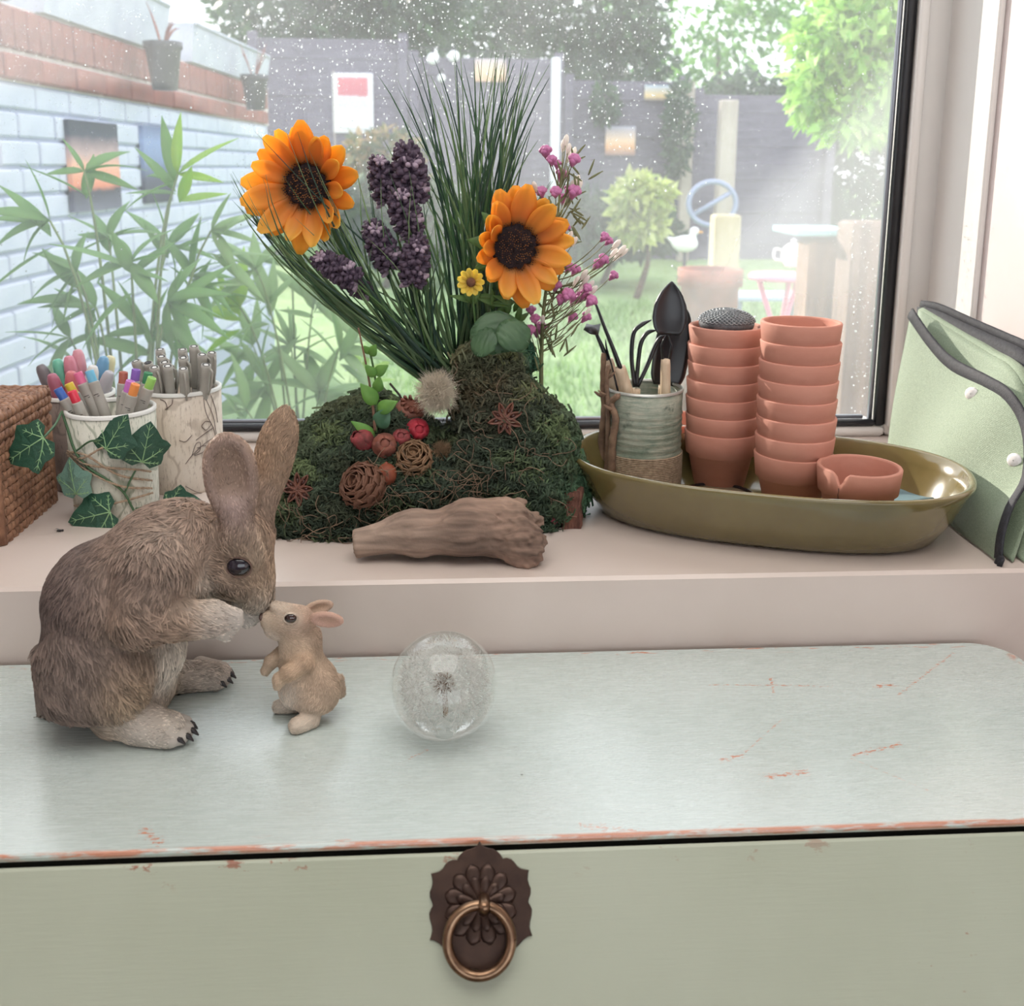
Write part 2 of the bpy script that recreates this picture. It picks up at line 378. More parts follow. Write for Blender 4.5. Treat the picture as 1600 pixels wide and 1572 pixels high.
wear = t.math('MAXIMUM', wear, t.math('MULTIPLY', t.remap(Y, YBK-.012, YBK-.006), t.remap(t.noise(t.coords('Object', (1, 5, 1)), 40, 5, .7), .56, .63)))
wear = t.math('MAXIMUM', wear, t.math('MULTIPLY', t.remap(X, XBR-.012, XBR-.003), t.remap(t.noise(vec, 40, 4), .52, .60)))
wear = t.math('MULTIPLY', wear, t.remap(Z, ZB-.0050, ZB-.0022))
for a, b_, w, s_ in (((1205, 1060), (1208, 1082), .0007, 1), ((1110, 1070), (1300, 1072), .0006, .8), ((1128, 1188), (1160, 1180), .0011, 1),
                     ((1198, 1214), (1258, 1207), .0014, 1), ((1335, 1180), (1410, 1162), .0010, 1), ((1405, 1085), (1490, 1020), .0006, .9),
                     ((1370, 1072), (1395, 1070), .0013, 1), ((1160, 1180), (1220, 1125), .0004, .6), ((225, 1300), (248, 1316), .0016, 1),
                     ((640, 1185), (668, 1172), .0006, .8), ((1330, 1185), (1450, 1235), .0003, .5), ((910, 1290), (1000, 1300), .0013, .8)):
    wear = t.math('MAXIMUM', wear, seg(*ts(*a), *ts(*b_), w, s_))
fl = t.math('MULTIPLY', t.remap(t.noise(t.coords('Object', (12, 40, 40)), 7, 6, .75), .70, .73), t.remap(t.noise(vec, 5, 2), .5, .62))
wear = t.math('MAXIMUM', wear, fl)
wood = t.mix(t.noise(t.coords('Object', (20, 200, 200)), 8, 3), srgb(214, 150, 122), srgb(182, 118, 92))
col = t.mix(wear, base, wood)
spots = t.n('ShaderNodeTexVoronoi', {'Scale': 55.}); t.put(spots.inputs['Vector'], vec)
sp = t.math('MULTIPLY', t.remap(spots.outputs['Distance'], .07, .04), t.remap(t.noise(vec, 12, 2), .62, .66))
col = t.mix(t.math('MULTIPLY', sp, .8), col, srgb(70, 72, 66))
bh = t.math('ADD', t.math('MULTIPLY', brush, .8), t.math('MULTIPLY', wear, -.5))
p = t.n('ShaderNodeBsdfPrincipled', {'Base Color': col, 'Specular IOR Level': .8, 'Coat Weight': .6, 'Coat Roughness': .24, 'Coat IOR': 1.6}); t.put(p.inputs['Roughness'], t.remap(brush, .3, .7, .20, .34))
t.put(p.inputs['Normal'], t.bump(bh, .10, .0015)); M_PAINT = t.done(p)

t = NT('bureau_front_paint'); vec = t.coords('Object'); sx = t.n('ShaderNodeSeparateXYZ'); t.put(sx.inputs[0], vec); X, Y, Z = sx.outputs
brush = t.noise(t.coords('Object', (6, 90, 90)), 6, 5, .6)
base = t.mix(t.remap(t.noise(vec, 6, 4), .3, .7), srgb(176, 182, 165), srgb(167, 173, 154))
fine = t.noise(t.coords('Object', (40, 60, 60)), 9, 5, .7)
edge = t.math('MULTIPLY', t.remap(Z, z0f-.013, z0f-.001), t.remap(t.noise(t.coords('Object', (1, 2, 2)), 34, 6, .7), .59, .62))
edge = t.math('MULTIPLY', edge, t.remap(X, -.10, .38, 1, .25))
diag = t.noise(t.coords('Object', (30, 140, 10), (0, .6, 0)), 6, 5, .7)
wr = t.math('MAXIMUM', edge, t.math('MULTIPLY', t.math('MULTIPLY', t.remap(diag, .66, .70), t.remap(X, .18, .3)), t.remap(t.noise(vec, 14, 3), .45, .6)))
wood = t.mix(fine, srgb(168, 112, 90), srgb(120, 84, 68))
col = t.mix(wr, base, wood)
p = t.n('ShaderNodeBsdfPrincipled', {'Base Color': col, 'Roughness': .42, 'Specular IOR Level': .4})
t.put(p.inputs['Normal'], t.bump(brush, .12, .0015)); M_FRONT = t.done(p)
M_DARK = mat('dark_gap', (20, 18, 16), rough=.9)

bur = thing('writing_bureau', 'pale sage painted wooden bureau with worn edges and a brass ring pull', 'bureau', ((XBL+XBR)/2, .66, 0))
out = [(XBL, YF), (XBR, YF)]
rc = .034
for k in range(9):
    a = k/8*pi/2; out.append((XBR-rc+rc*math.cos(a), YBK-rc+rc*math.sin(a)))
for k in range(9):
    a = pi/2+k/8*pi/2; out.append((XBL+rc+rc*math.cos(a), YBK-rc+rc*math.sin(a)))
b = MB(); n = len(out); cx, cy = (XBL+XBR)/2, .66
def inset(o, d): return [(x+(d if x < cx else -d), y+(d if y < cy else -d)) for x, y in o]
rings = []
for z, d in ((ZB-TB, .0012), (ZB-TB+.0009, 0), (ZB-.0018, 0), (ZB-.0005, .0006), (ZB, .0020)):
    rings.append([(x, y, z) for x, y in inset(out, d)])
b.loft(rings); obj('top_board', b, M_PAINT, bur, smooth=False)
# carcass: side profile extruded, sloping fall front
sl = np.array((0, -.60, -.80)); LF = .38
pf = np.array((0, y0f, z0f)); pe = pf+sl*LF
def panel(pts, x0, x1): return [(x, y, z) for x in (x0, x1) for y, z in pts]
for x0 in (XBL+.012, XBR-.030):
    q = [(YBK-.006, ZB-TB), (YF+.012, ZB-TB), (YF+.02, ZB-.03), (pe[1]+.03, pe[2]), (pe[1]+.03, .06), (YBK-.006, .06)]
    b = MB(); vs = panel(q, x0, x0+.018); k = len(q)
    b.add(vs, [tuple(range(k)), tuple(range(2*k-1, k-1, -1))]+[(i, k+i, k+(i+1) % k, (i+1) % k) for i in range(k)]); obj('side_panel', b, M_FRONT, bur, smooth=False)
b = MB(); b.box(((XBL+XBR)/2, YBK-.012, .53), (XBR-XBL-.06, .012, .93)); obj('back_panel', b, M_DARK, bur, smooth=False)
b = MB(); b.box(((XBL+XBR)/2, YF+.028, ZB-TB-.0075), (XBR-XBL-.062, .05, .0148)); obj('rail', b, M_DARK, bur, smooth=False)
nf = np.array((0, -.80, .60))
b = MB(); T = .018
q = [pf, pf+sl*LF, pf+sl*LF-nf*T, pf-nf*T]
vs = [(x, p_[1], p_[2]) for x in (XBL+.008, XBR-.008) for p_ in q]
b.add(vs, [(0, 1, 2, 3), (7, 6, 5, 4)]+[(i, 4+i, 4+(i+1) % 4, (i+1) % 4) for i in range(4)])
fall = obj('fall_front', b, M_FRONT, bur, smooth=False)
bv = fall.modifiers.new('bevel', 'BEVEL'); bv.width = .002; bv.segments = 2
zd = .10
for zz, hh in ((pe[2]-.11, .17), (pe[2]-.30, .17)):
    b = MB().box(((XBL+XBR)/2, pe[1]+.03, zz), (XBR-XBL-.07, .018, hh), bev=.003); obj('drawer_front', b, M_FRONT, bur, smooth=False)

# brass pull on the fall front
M_PLATE = mat('aged_bronze_plate', (84, 66, 58), (66, 52, 47), 60, .42, metal=.75, bump=(300, .08, .0005))
M_RING = mat('worn_brass', (150, 122, 98), (112, 88, 70), 90, .28, metal=1.)
zx = lambda x, y: (600+x*300/1600, 1280+y*300/1600)
half_r = [(795, 180), (812, 208), (832, 228), (866, 240), (905, 246), (945, 268), (972, 296), (990, 328), (1022, 322), (1058, 332), (1085, 356), (1108, 390), (1140, 412),
          (1175, 420), (1207, 424), (1200, 455), (1196, 500), (1206, 540), (1222, 575), (1222, 620), (1206, 660), (1200, 690), (1216, 715), (1232, 750), (1230, 795), (1216, 850),
          (1212, 895), (1222, 935), (1236, 970), (1200, 978), (1160, 1005), (1125, 1045), (1085, 1085), (1045, 1105), (1018, 1145), (985, 1195), (935, 1232), (885, 1238), (845, 1252), (812, 1290)]
pl = [onplane(*zx(x, y), pf, nf) for x, y in half_r]
cxm = onplane(*zx(805, 700), pf, nf)[0]
pl = pl+[np.array((2*cxm-p_[0], p_[1], p_[2])) for p_ in reversed(pl[1:-1])]
b = MB(); k = len(pl); cpl = np.mean(pl, axis=0)
r0 = [p_-nf*0.0 for p_ in pl]; r1 = [p_+nf*.0011 for p_ in pl]; r2 = [cpl+(p_-cpl)*.985+nf*.0016 for p_ in pl]
b.loft([r0, r1, r2]); plate = obj('back_plate', b, M_PLATE, fall, smooth=False)
cc = onplane(*zx(805, 705), pf, nf)+nf*.0016
ux, uy = np.array((1., 0, 0)), -sl
def petal_mesh(r0, r1, w, h):
    b = MB(); rows = []
    for i in range(8):
        u = i/7; x = r0+(r1-r0)*u; ww = w*(.35+.65*u) if u < .72 else w*(.35+.65*.72)*math.sqrt(max(.02, 1-((u-.72)/.28)**2))
        rows.append([(x, ww*v, h*(1-v*v)*(.4+.6*u)*(1 if u < .9 else .6)+.0002) for v in (-1, -.6, 0, .6, 1)])
    b.sheet(rows, .0006); return b.mesh('flower_petal')
for r0_, r1_, w_, h_, n_, off in ((.0035, .0213, .0056, .0010, 12, pi/12), (.002, .0148, .0040, .0019, 12, pi/12)):
    me = petal_mesh(r0_, r1_, w_, h_); me.materials.append(M_PLATE)
    for k in range(n_):
        a = 2*pi*k/n_+off; d = math.cos(a)*ux+math.sin(a)*uy
        obj('petal', me, None, plate, mw=frame(cc, d, nf))
b = MB(); ctr = onplane(*zx(792, 1000), pf, nf); rw = (onplane(*zx(1055, 1000), pf, nf)-ctr)[0]
rh = np.linalg.norm(onplane(*zx(792, 700), pf, nf)-ctr)
pts = []
tilt = .12
for k in range(49):
    a = 2*pi*k/48
    pts.append(ctr+ux*rw*math.cos(a)+uy*rh*.97*math.sin(a)+nf*(.0065+.004*(math.sin(a)+1)*.6))
b.tube(pts, .0030, 12, cap=False); obj('ring', b, M_RING, fall)
top = onplane(*zx(830, 660), pf, nf); low = onplane(*zx(828, 770), pf, nf)
b = MB(); b.tube(spline([top+nf*.001, top+nf*.007+uy*.001, (top+low)/2+nf*.0155, low+nf*.011, low+nf*.003]), [.0028+.0006*math.sin(pi*k/32) for k in range(33)], 10, flat=.7)
obj('ring_staple', b, M_RING, fall)
# ------------------------------------------------------------------ sculpting: signed distance blends turned into one continuous mesh
def d_ell(c, r_, Rm=None):
    c = np.array(c); r_ = np.array(r_); Rm = None if Rm is None else np.array(Rm)
    def f(P):
        q = P-c
        if Rm is not None: q = q @ Rm
        k0 = np.linalg.norm(q/r_, axis=-1); k1 = np.linalg.norm(q/r_**2, axis=-1)+1e-9
        return k0*(k0-1)/k1
    m_ = r_.max(); f.bb = (c-m_, c+m_); return f
def d_cone(a, b, ra, rb):
    a, b = np.array(a), np.array(b); ab = b-a; L2 = ab@ab
    def f(P):
        h = np.clip(((P-a)@ab)/L2, 0, 1); return np.linalg.norm(P-a-h[..., None]*ab, axis=-1)-(ra+(rb-ra)*h)
    m_ = max(ra, rb); f.bb = (np.minimum(a, b)-m_, np.maximum(a, b)+m_); return f
def smin(a, b, k): h = np.clip(.5+.5*(b-a)/k, 0, 1); return b*(1-h)+a*h-k*h*(1-h)
def smax(a, b, k): return -smin(-a, -b, k)
class Sculpt:
    def __init__(s): s.p = []
    def add(s, f, col, flow=(0, 0, -1), k=.012, op='u', fl=1., wt=1.): s.p.append((f, np.array(srgb(col)[:3]), np.array(flow, float), k, op, fl, wt)); return s
    def dist(s, P):
        d = None
        for f, c, fl, k, op, _, _ in s.p:
            e = f(P)
            if op == 'paint': continue
            d = e if d is None else (smin(d, e, k) if op == 'u' else smax(d, -e, k))
        return d
    def fields(s, V, soft=.005):
        W = []; C = []; Fl = []; Ln = []
        for f, c, fl, k, op, ln, wt in s.p:
            if op == 's': continue
            e = f(V); W.append(wt*np.exp(-np.clip(e+.002, -.004 if op != 'paint' else -.02, .2)/soft)); C.append(c); Fl.append(fl/np.linalg.norm(fl)); Ln.append(ln)
        W = np.array(W).T; W /= W.sum(1, keepdims=True); C = np.array(C); C = (.84*C+.16*C.mean(1, keepdims=True))*1.06; return W@C, W@np.array(Fl), W@np.array(Ln)
    def mesh(s, lo, hi, h, extra=None):
        ax = [np.arange(lo[i], hi[i]+h, h) for i in range(3)]
        G = np.stack(np.meshgrid(*ax, indexing='ij'), -1).astype(np.float32); D = np.full(G.shape[:3], .05, np.float32); lo = np.array(lo)
        for f, c, fl, k, op, _, _ in s.p:
            if op == 'paint': continue
            a = np.maximum(((f.bb[0]-k-3*h-lo)/h).astype(int), 0); b = np.minimum(((f.bb[1]+k+3*h-lo)/h).astype(int)+2, G.shape[:3])
            if (b <= a).any(): continue
            sl = tuple(slice(a[i], b[i]) for i in range(3)); e = f(G[sl]).astype(np.float32)
            D[sl] = smin(D[sl], e, k) if op == 'u' else smax(D[sl], -e, k)
        if extra is not None: D = D+extra(G)
        return surf_net(D, lo, h)
def surf_net(D, lo, h):
    ins = D < 0; nx, ny, nz = D.shape
    S = lambda a, o: a[o[0]:nx-1+o[0], o[1]:ny-1+o[1], o[2]:nz-1+o[2]]
    cor = [(i, j, k) for i in (0, 1) for j in (0, 1) for k in (0, 1)]
    cnt = sum(S(ins, o).astype(np.int8) for o in cor); act = (cnt > 0) & (cnt < 8)
    I = np.argwhere(act); idx = -np.ones(act.shape, np.int64); idx[act] = np.arange(len(I))
    acc = np.zeros((len(I), 3)); num = np.zeros(len(I))
    for a in cor:
        for ax in range(3):
            if a[ax]: continue
            b = list(a); b[ax] = 1
            da = D[I[:, 0]+a[0], I[:, 1]+a[1], I[:, 2]+a[2]]; db = D[I[:, 0]+b[0], I[:, 1]+b[1], I[:, 2]+b[2]]
            m = (da < 0) != (db < 0); t_ = np.where(m, da/(da-db+1e-20), 0)
            pos = np.array(a, float)[None]+np.zeros((len(I), 3)); pos[:, ax] += t_
            acc += pos*m[:, None]; num += m
    V = (I+acc/num[:, None])*h+lo
    faces = []
    for ax in range(3):
        o1, o2 = [(1, 2), (2, 0), (0, 1)][ax]
        sl0 = [slice(1, -1)]*3; sl0[ax] = slice(0, -1); sl1 = list(sl0); sl1[ax] = slice(1, None)
        A, B = ins[tuple(sl0)], ins[tuple(sl1)]; E = np.argwhere(A != B); base = E.copy()
        for q in range(3):
            if q != ax: base[:, q] += 1
        sgn = A[E[:, 0], E[:, 1], E[:, 2]]
        def cell(d1, d2): c = base.copy(); c[:, o1] += d1; c[:, o2] += d2; return idx[c[:, 0], c[:, 1], c[:, 2]]
        Q = np.stack([cell(-1, -1), cell(0, -1), cell(0, 0), cell(-1, 0)], 1); Q[~sgn] = Q[~sgn][:, ::-1]; faces.append(Q)
    Q = np.vstack(faces); return V, Q[(Q >= 0).all(1)]
def normals_of(V, Q):
    n = np.cross(V[Q[:, 2]]-V[Q[:, 0]], V[Q[:, 3]]-V[Q[:, 1]]); N = np.zeros_like(V)
    for k in range(4): np.add.at(N, Q[:, k], n)
    return N/(np.linalg.norm(N, axis=1, keepdims=True)+1e-12), np.linalg.norm(n, axis=1)
def fur_strands(V, Q, sc, count, length, width, lift, seed=1, jit=.35, curl=.25, bright=(.72, 1.28)):
    """short tapered carved locks lying along the coat; returns verts, quads, colours"""
    g = np.random.default_rng(seed); N, area = normals_of(V, Q)
    fi = g.choice(len(Q), count, p=area/area.sum()); w = g.dirichlet((1, 1, 1, 1), count)
    P = (V[Q[fi]]*w[..., None]).sum(1); n = (N[Q[fi]]*w[..., None]).sum(1); n /= np.linalg.norm(n, axis=1, keepdims=True)
    C, fl, ln = sc.fields(P); P0 = P
    wv = np.stack([np.sin(P@np.array(q)+s_) for q, s_ in (((90., 60, 120), 0), ((-70., 110, 80), 2), ((120., -80, 60), 4))], 1); keep = ln > .22; fl = fl+wv*.22+g.normal(0, jit, fl.shape); fl -= (fl*n).sum(1, keepdims=True)*n; fl /= np.linalg.norm(fl, axis=1, keepdims=True)+1e-9
    side = np.cross(n, fl); L = length*ln*g.uniform(.6, 1.3, count); W_ = width*g.uniform(.7, 1.3, count)*np.clip(ln, .4, 1); bend = g.normal(0, curl, count)
    br = g.uniform(*bright, count)[:, None]*(1+.12*np.sin(P0@np.array((310., 270., 190.)))[:, None])
    vs = []; cs = []
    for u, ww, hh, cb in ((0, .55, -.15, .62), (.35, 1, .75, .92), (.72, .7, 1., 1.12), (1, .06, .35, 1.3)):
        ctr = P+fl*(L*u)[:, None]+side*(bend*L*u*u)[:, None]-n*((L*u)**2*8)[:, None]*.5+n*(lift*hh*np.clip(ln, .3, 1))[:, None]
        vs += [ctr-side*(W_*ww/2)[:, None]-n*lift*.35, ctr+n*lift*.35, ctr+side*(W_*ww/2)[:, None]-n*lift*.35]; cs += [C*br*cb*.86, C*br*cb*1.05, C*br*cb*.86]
    vs = [v[keep] for v in vs]; cs = [c[keep] for c in cs]; count = int(keep.sum())
    VV = np.stack(vs, 1).reshape(-1, 3); CC = np.clip(np.stack(cs, 1).reshape(-1, 3), 0, 1); base = (np.arange(count)*12)[:, None]; qs = []
    for r_ in range(3):
        for c_ in range(2): a = r_*3+c_; qs.append(base+np.array([a, a+1, a+4, a+3]))
    return VV, np.vstack(qs), CC

M_RESIN = mat('painted_resin', (1., 1., 1.), vcol=True, rough=.62, spec=.3, bump=(500, .25, .0006))
M_FURC = mat('carved_fur_resin', (1., 1., 1.), vcol=True, rough=.6, spec=.3)
M_EYE = mat('glossy_black_eye', (22, 20, 30), (40, 36, 52), 60, .06, coat=1.)
M_EYEB = mat('glossy_brown_eye', (60, 28, 22), (24, 12, 12), 200, .08, coat=1.)
M_CLAW = mat('dark_claw', (42, 36, 38), rough=.35)

# ---- the big rabbit
def rb(px, py, Y): return at(px, py, Y)
K = mpp(.70)
S1 = Sculpt(); dn = (-.25, 0, -1)
DK, BR, TH, OC, CR_, CRM, PAW = (98, 82, 76), (136, 115, 101), (116, 99, 89), (160, 133, 104), (176, 154, 132), (205, 192, 176), (214, 204, 194)
E_ = lambda c, r_, rot=0, ry=None: d_ell(c, (r_[0]*K, (ry if ry else r_[1])*K if ry else .05, r_[1]*K), Matrix.Rotation(rot, 3, 'Y'))
Yc = .705
S1.add(E_(rb(150, 1030, Yc), (88, 86), 0, 108), DK, (-.1, 0, -1))
S1.add(E_(rb(166, 935, Yc), (92, 95), .15, 112), DK, (-.15, 0, -1), .02)
S1.add(E_(rb(205, 940, Yc-.012), (72, 85), .1, 92), BR, (.05, -.1, -1), .015)
S1.add(E_(rb(248, 860, Yc), (80, 72), -.5, 92), BR, (-.5, 0, -.8), .02)
S1.add(E_(rb(300, 848, Yc), (58, 60), -.3, 66), (146, 122, 104), (-.3, 0, -1), .02)
S1.add(E_(rb(290, 905, Yc-.01), (46, 40), .2, 60), (222, 210, 194), (.1, 0, -1), .015, fl=1.1)
S1.add(E_(rb(262, 898, Yc-.036), (26, 50), -.2, 20), (196, 174, 150), (-.15, 0, -1), .014, fl=1.2)         # pale shoulder blaze
S1.add(E_(rb(235, 1015, Yc), (52, 62), 0, 84), CRM, (.1, 0, -1), .015, fl=1.1)
S1.add(E_(rb(225, 1075, Yc), (46, 40), 0, 80), CR_, (.2, 0, -1), .015, fl=1.2)
# hind quarter towards the viewer and its far twin
for s_, Yt in ((1, Yc-.040), (-1, Yc+.040)):
    x0 = 0 if s_ == 1 else 26; yo = 0 if s_ == 1 else -28
    S1.add(E_(rb(142+x0, 1046+yo, Yt), (84, 78), .25, 44), TH, (.35, 0, -1), .005)
    S1.add(E_(rb(196+x0, 1072+yo, Yt-.004*s_), (34, 54), .15, 34), OC, (.25, 0, -1), .014, fl=1.1)
    S1.add(E_(rb(128+x0, 1086+yo, Yt), (60, 36), 0, 40), TH, (.3, 0, -.8), .014)
na, nb = onz(176, 1122, ZB+.0125), onz(258, 1140, ZB+.0105)
S1.add(d_cone(na, nb, .0140, .0115), (186, 166, 144), (1, 0, -.05), .012, fl=.6)
S1.add(d_cone(onz(218, 1132, ZB+.0130), onz(262, 1139, ZB+.0115), .0120, .0100), CRM, (1, 0, 0), .008, fl=.18)
toes = []
for k, (tx, ty, tr_) in enumerate(((262, 1162, .0066), (275, 1157, .0070), (283, 1148, .0070), (282, 1138, .0066))):
    c1 = onz(tx, ty-8, ZB+.0072); c1 = c1+np.array((.003, -.001, 0)); c0 = c1+np.array((-.022, .003, .006)); S1.add(d_cone(c0, c1, .0068, tr_*.92), PAW, (1, 0, -.2), .0012, fl=.1); toes.append(c1+np.array((.0065, -.002, .0005)))
fa, fb = onz(262, 1058, ZB+.0115), onz(328, 1056, ZB+.0100)
S1.add(d_cone(fa, fb, .0130, .0110), (176, 158, 140), (1, 0, 0), .012, fl=.9)
for k, (tx, ty, tr_) in enumerate(((336, 1074, .0062), (346, 1068, .0066), (351, 1060, .0064), (348, 1053, .0060))):
    c1 = onz(tx, ty-7, ZB+.0068); c0 = c1+np.array((-.018, .002, .004)); S1.add(d_cone(c0, c1, .0064, tr_), (192, 178, 166), (1, 0, -.2), .0012, fl=.1); toes.append(c1+np.array((.006, -.002, .0005)))
# tail
S1.add(d_cone(rb(66, 1020, Yc), rb(80, 1100, Yc), .0065, .010), (140, 124, 112), (-.3, 0, -1), .006, fl=.7)
# arms: near one folded to the mouth, far one just showing its paw
el = rb(218, 968, Yc-.052); pw = rb(335, 968, Yc-.046)
S1.add(d_cone(rb(240, 890, Yc-.040), el, .025, .018), BR, (-.2, 0, -1), .008)
S1.add(d_cone(el, pw, .0165, .0120), (150, 124, 102), (1, 0, -.12), .004)
S1.add(d_cone(rb(330, 966, Yc-.046), rb(350, 970, Yc-.044), .0115, .0085), CRM, (1, 0, -.1), .004, fl=.2)
for (ax_, ay_, bx_, by_) in ((345, 956, 369, 962), (347, 966, 370, 972), (343, 976, 363, 981), (336, 984, 352, 991)):
    S1.add(d_cone(rb(ax_, ay_, Yc-.047), rb(bx_, by_, Yc-.046), .0058, .0050), PAW, (1, 0, 0), .0012, fl=.1)
S1.add(d_cone(rb(300, 930, Yc+.030), rb(380, 955, Yc+.012), .015, .010), BR, (1, 0, 0), .008)
for (ax_, ay_, bx_, by_) in ((378, 948, 392, 968), (386, 946, 399, 962), (372, 952, 383, 970)):
    S1.add(d_cone(rb(ax_, ay_, Yc+.004), rb(bx_, by_, Yc+.002), .0066, .0052), PAW, (.2, 0, -1), .0012, fl=.1)
# head, bowed
hd = (.35, 0, .9)
S1.add(E_(rb(376, 855, Yc), (52, 58), .1, 50), (150, 122, 98), hd, .014, fl=.8)
S1.add(E_(rb(366, 893, Yc), (46, 40), 0, 48), (140, 116, 96), (-.4, 0, .6), .012, fl=.8)
S1.add(E_(rb(399, 908, Yc-.002), (30, 46), -.12, 33), (170, 142, 114), hd, .010, fl=.7)
S1.add(E_(rb(402, 938, Yc-.002), (22, 21), 0, 27), CRM, hd, .006, fl=.6)
S1.add(E_(rb(366, 920, Yc-.012), (24, 15), .5, 18), (128, 104, 88), (-.5, 0, .4), .006, fl=.7)
S1.add(E_(rb(391, 866, Yc-.019), (20, 26), -.2, 12), (196, 172, 146), hd, .006, fl=.6)            # pale brow
S1.add(E_(rb(352, 880, Yc-.019), (18, 26), 0, 14), (132, 108, 92), (-.6, 0, .5), .008, fl=.8)
eye1 = rb(373, 885, Yc-.0235)
S1.add(d_ell(eye1+np.array((0, .004, 0)), (.0115, .006, .0100)), (176, 150, 126), (-.6, 0, .4), .002, fl=.15, wt=1.2)
S1.add(d_ell(eye1+np.array((0, -.004, 0)), (.0092, .008, .0074)), DK, k=.002, op='s')
# ears: tall spoons, the near one open to the viewer
def ear(base, tip, w, face, th, col, colr, hollow=True):
    base, tip = np.array(base), np.array(tip); ax = tip-base; L = np.linalg.norm(ax); ax /= L
    face = np.array(face, float); face -= face@ax*ax; face /= np.linalg.norm(face); sd_ = np.cross(ax, face)
    Rm = np.stack([sd_, face, ax], 1); c = base+ax*L*.54
    S1c = d_ell(c, (w, th, L*.50), Rm)
    S1t = d_ell(base+ax*L*.68, (w*.93, th*.9, L*.325), Rm)
    return (S1c, S1t), (d_ell(c+face*th*1.15+ax*L*.05, (w*.82, th*1.25, L*.44), Rm)), ax
eb, et = rb(372, 822, Yc-.014), rb(352, 682, Yc-.022)
sh, ho, eax = ear(eb, et, 41*K, (.10, -1, -.05), .0105, None, None)
S1.add(sh[0], (160, 132, 108), eax, .004, fl=.3); S1.add(sh[1], (166, 138, 112), eax, .003, fl=.3); S1.add(ho, BR, k=.004, op='s')
S1.add(d_cone(rb(374, 835, Yc-.016), rb(366, 790, Yc-.018), .013, .009), BR, eax, .008, fl=.7)
S1.add(ho, (176, 150, 142), eax, op='paint', fl=.28, wt=3.)
eb2, et2 = rb(404, 805, Yc+.018), rb(447, 642, Yc+.030)
sh2, ho2, eax2 = ear(eb2, et2, 34*K, (.30, .95, 0), .0085, None, None)
S1.add(sh2[0], (158, 130, 104), eax2, .004, fl=.45); S1.add(sh2[1], (158, 130, 104), eax2, .003, fl=.45); S1.add(d_cone(rb(396, 830, Yc+.012), rb(408, 775, Yc+.018), .014, .011), BR, eax2, .008, fl=.7)
lo = rb(40, 1180, .60); lo = np.array((rb(12, 1000, .70)[0], .610, ZB-.002)); hi = np.array((rb(480, 800, .70)[0], .800, rb(400, 628, .72)[2]))
# carved coat waviness in the surface itself
V, Q = S1.mesh(lo, hi, .0019)
V[:, 2] = np.maximum(V[:, 2], ZB)
C, FL, LN = S1.fields(V)
r1 = thing('rabbit_figurine', 'large brown resin rabbit figurine bowing its head with paws at its mouth', 'figurine', (float(V[:, 0].mean()), Yc, ZB))
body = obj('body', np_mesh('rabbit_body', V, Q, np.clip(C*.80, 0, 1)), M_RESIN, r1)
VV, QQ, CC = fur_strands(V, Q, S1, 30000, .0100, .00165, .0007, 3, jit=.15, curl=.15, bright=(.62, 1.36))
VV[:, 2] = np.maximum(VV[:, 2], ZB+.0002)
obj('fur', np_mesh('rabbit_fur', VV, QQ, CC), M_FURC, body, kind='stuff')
e = obj('eye', MB().ell(eye1+np.array((0, .0010, 0)), (.0086, .0052, .0071), 24, 16), M_EYE, r1)
M_LID = mat('eye_rim', (112, 88, 76), rough=.5)
b = MB(); pts = [eye1+np.array((.0091*math.cos(a), -.0026+.0016*abs(math.cos(a)), .0074*math.sin(a)+.001*math.cos(a)*-1)) for a in np.linspace(0, 2*pi, 25)]
b.tube(pts, .0007, 6, cap=False); obj('eyelid', b, M_LID, r1)
for c in toes:
    b = MB(); b.tube([c+np.array((-.004, .001, .0015)), c, c+np.array((.0035, -.001, -.003))], [.0022, .0020, .0005], 7); obj('claw', b, M_CLAW, r1)

# ---- the baby rabbit
K2 = mpp(.69); Y2 = .693
def E2(c, r_, rot=0, ry=30): return d_ell(c, (r_[0]*K2, ry*K2, r_[1]*K2), Matrix.Rotation(rot, 3, 'Y'))
S2 = Sculpt(); B1, B2, B3, LT = (180, 152, 126), (164, 136, 112), (146, 120, 98), (214, 202, 190)
S2.add(E2(rb(490, 1068, Y2), (40, 44), .15, 42), B1, (.3, 0, -1))
S2.add(E2(rb(470, 1035, Y2), (32, 42), .2, 33), (190, 164, 136), (.1, 0, -1), .01)
S2.add(E2(rb(458, 1072, Y2-.002), (24, 36), 0, 32), LT, (0, 0, -1), .008)
S2.add(E2(rb(462, 1000, Y2), (27, 32), .1, 25), (192, 166, 138), (.1, 0, -1), .01)
S2.add(E2(rb(485, 1010, Y2+.004), (14, 34), .35, 20), B3, (.4, 0, -1), .008)
S2.add(E2(rb(460, 970, Y2), (34, 26), -.1, 25), B2, (.8, 0, .1), .006, fl=.8)
S2.add(E2(rb(432, 970, Y2), (22, 19), -.2, 17), (206, 178, 148), (.9, 0, .2), .006, fl=.7)
S2.add(E2(rb(418, 969, Y2), (11, 13), -.2, 12), (222, 200, 176), (.9, 0, .2), .004, fl=.5)
S2.add(E2(rb(440, 950, Y2), (20, 8), .35, 14), (214, 196, 176), (.9, 0, .3), .005, fl=.5)
S2.add(E2(rb(430, 988, Y2), (16, 10), .2, 13), LT, (.7, 0, -.5), .005, fl=.6)
S2.add(E2(rb(505, 1080, Y2-.010), (28, 32), .1, 20), B1, (.2, 0, -1), .006)
S2.add(E2(rb(492, 1098, Y2-.012), (28, 18), 0, 20), B1, (-.5, 0, -.6), .006)
f1a, f1b = onz(486, 1124, ZB+.006), onz(464, 1134, ZB+.0052)
S2.add(d_cone(f1a, f1b, .0066, .0060), (214, 194, 172), (-1, 0, 0), .004, fl=.6)
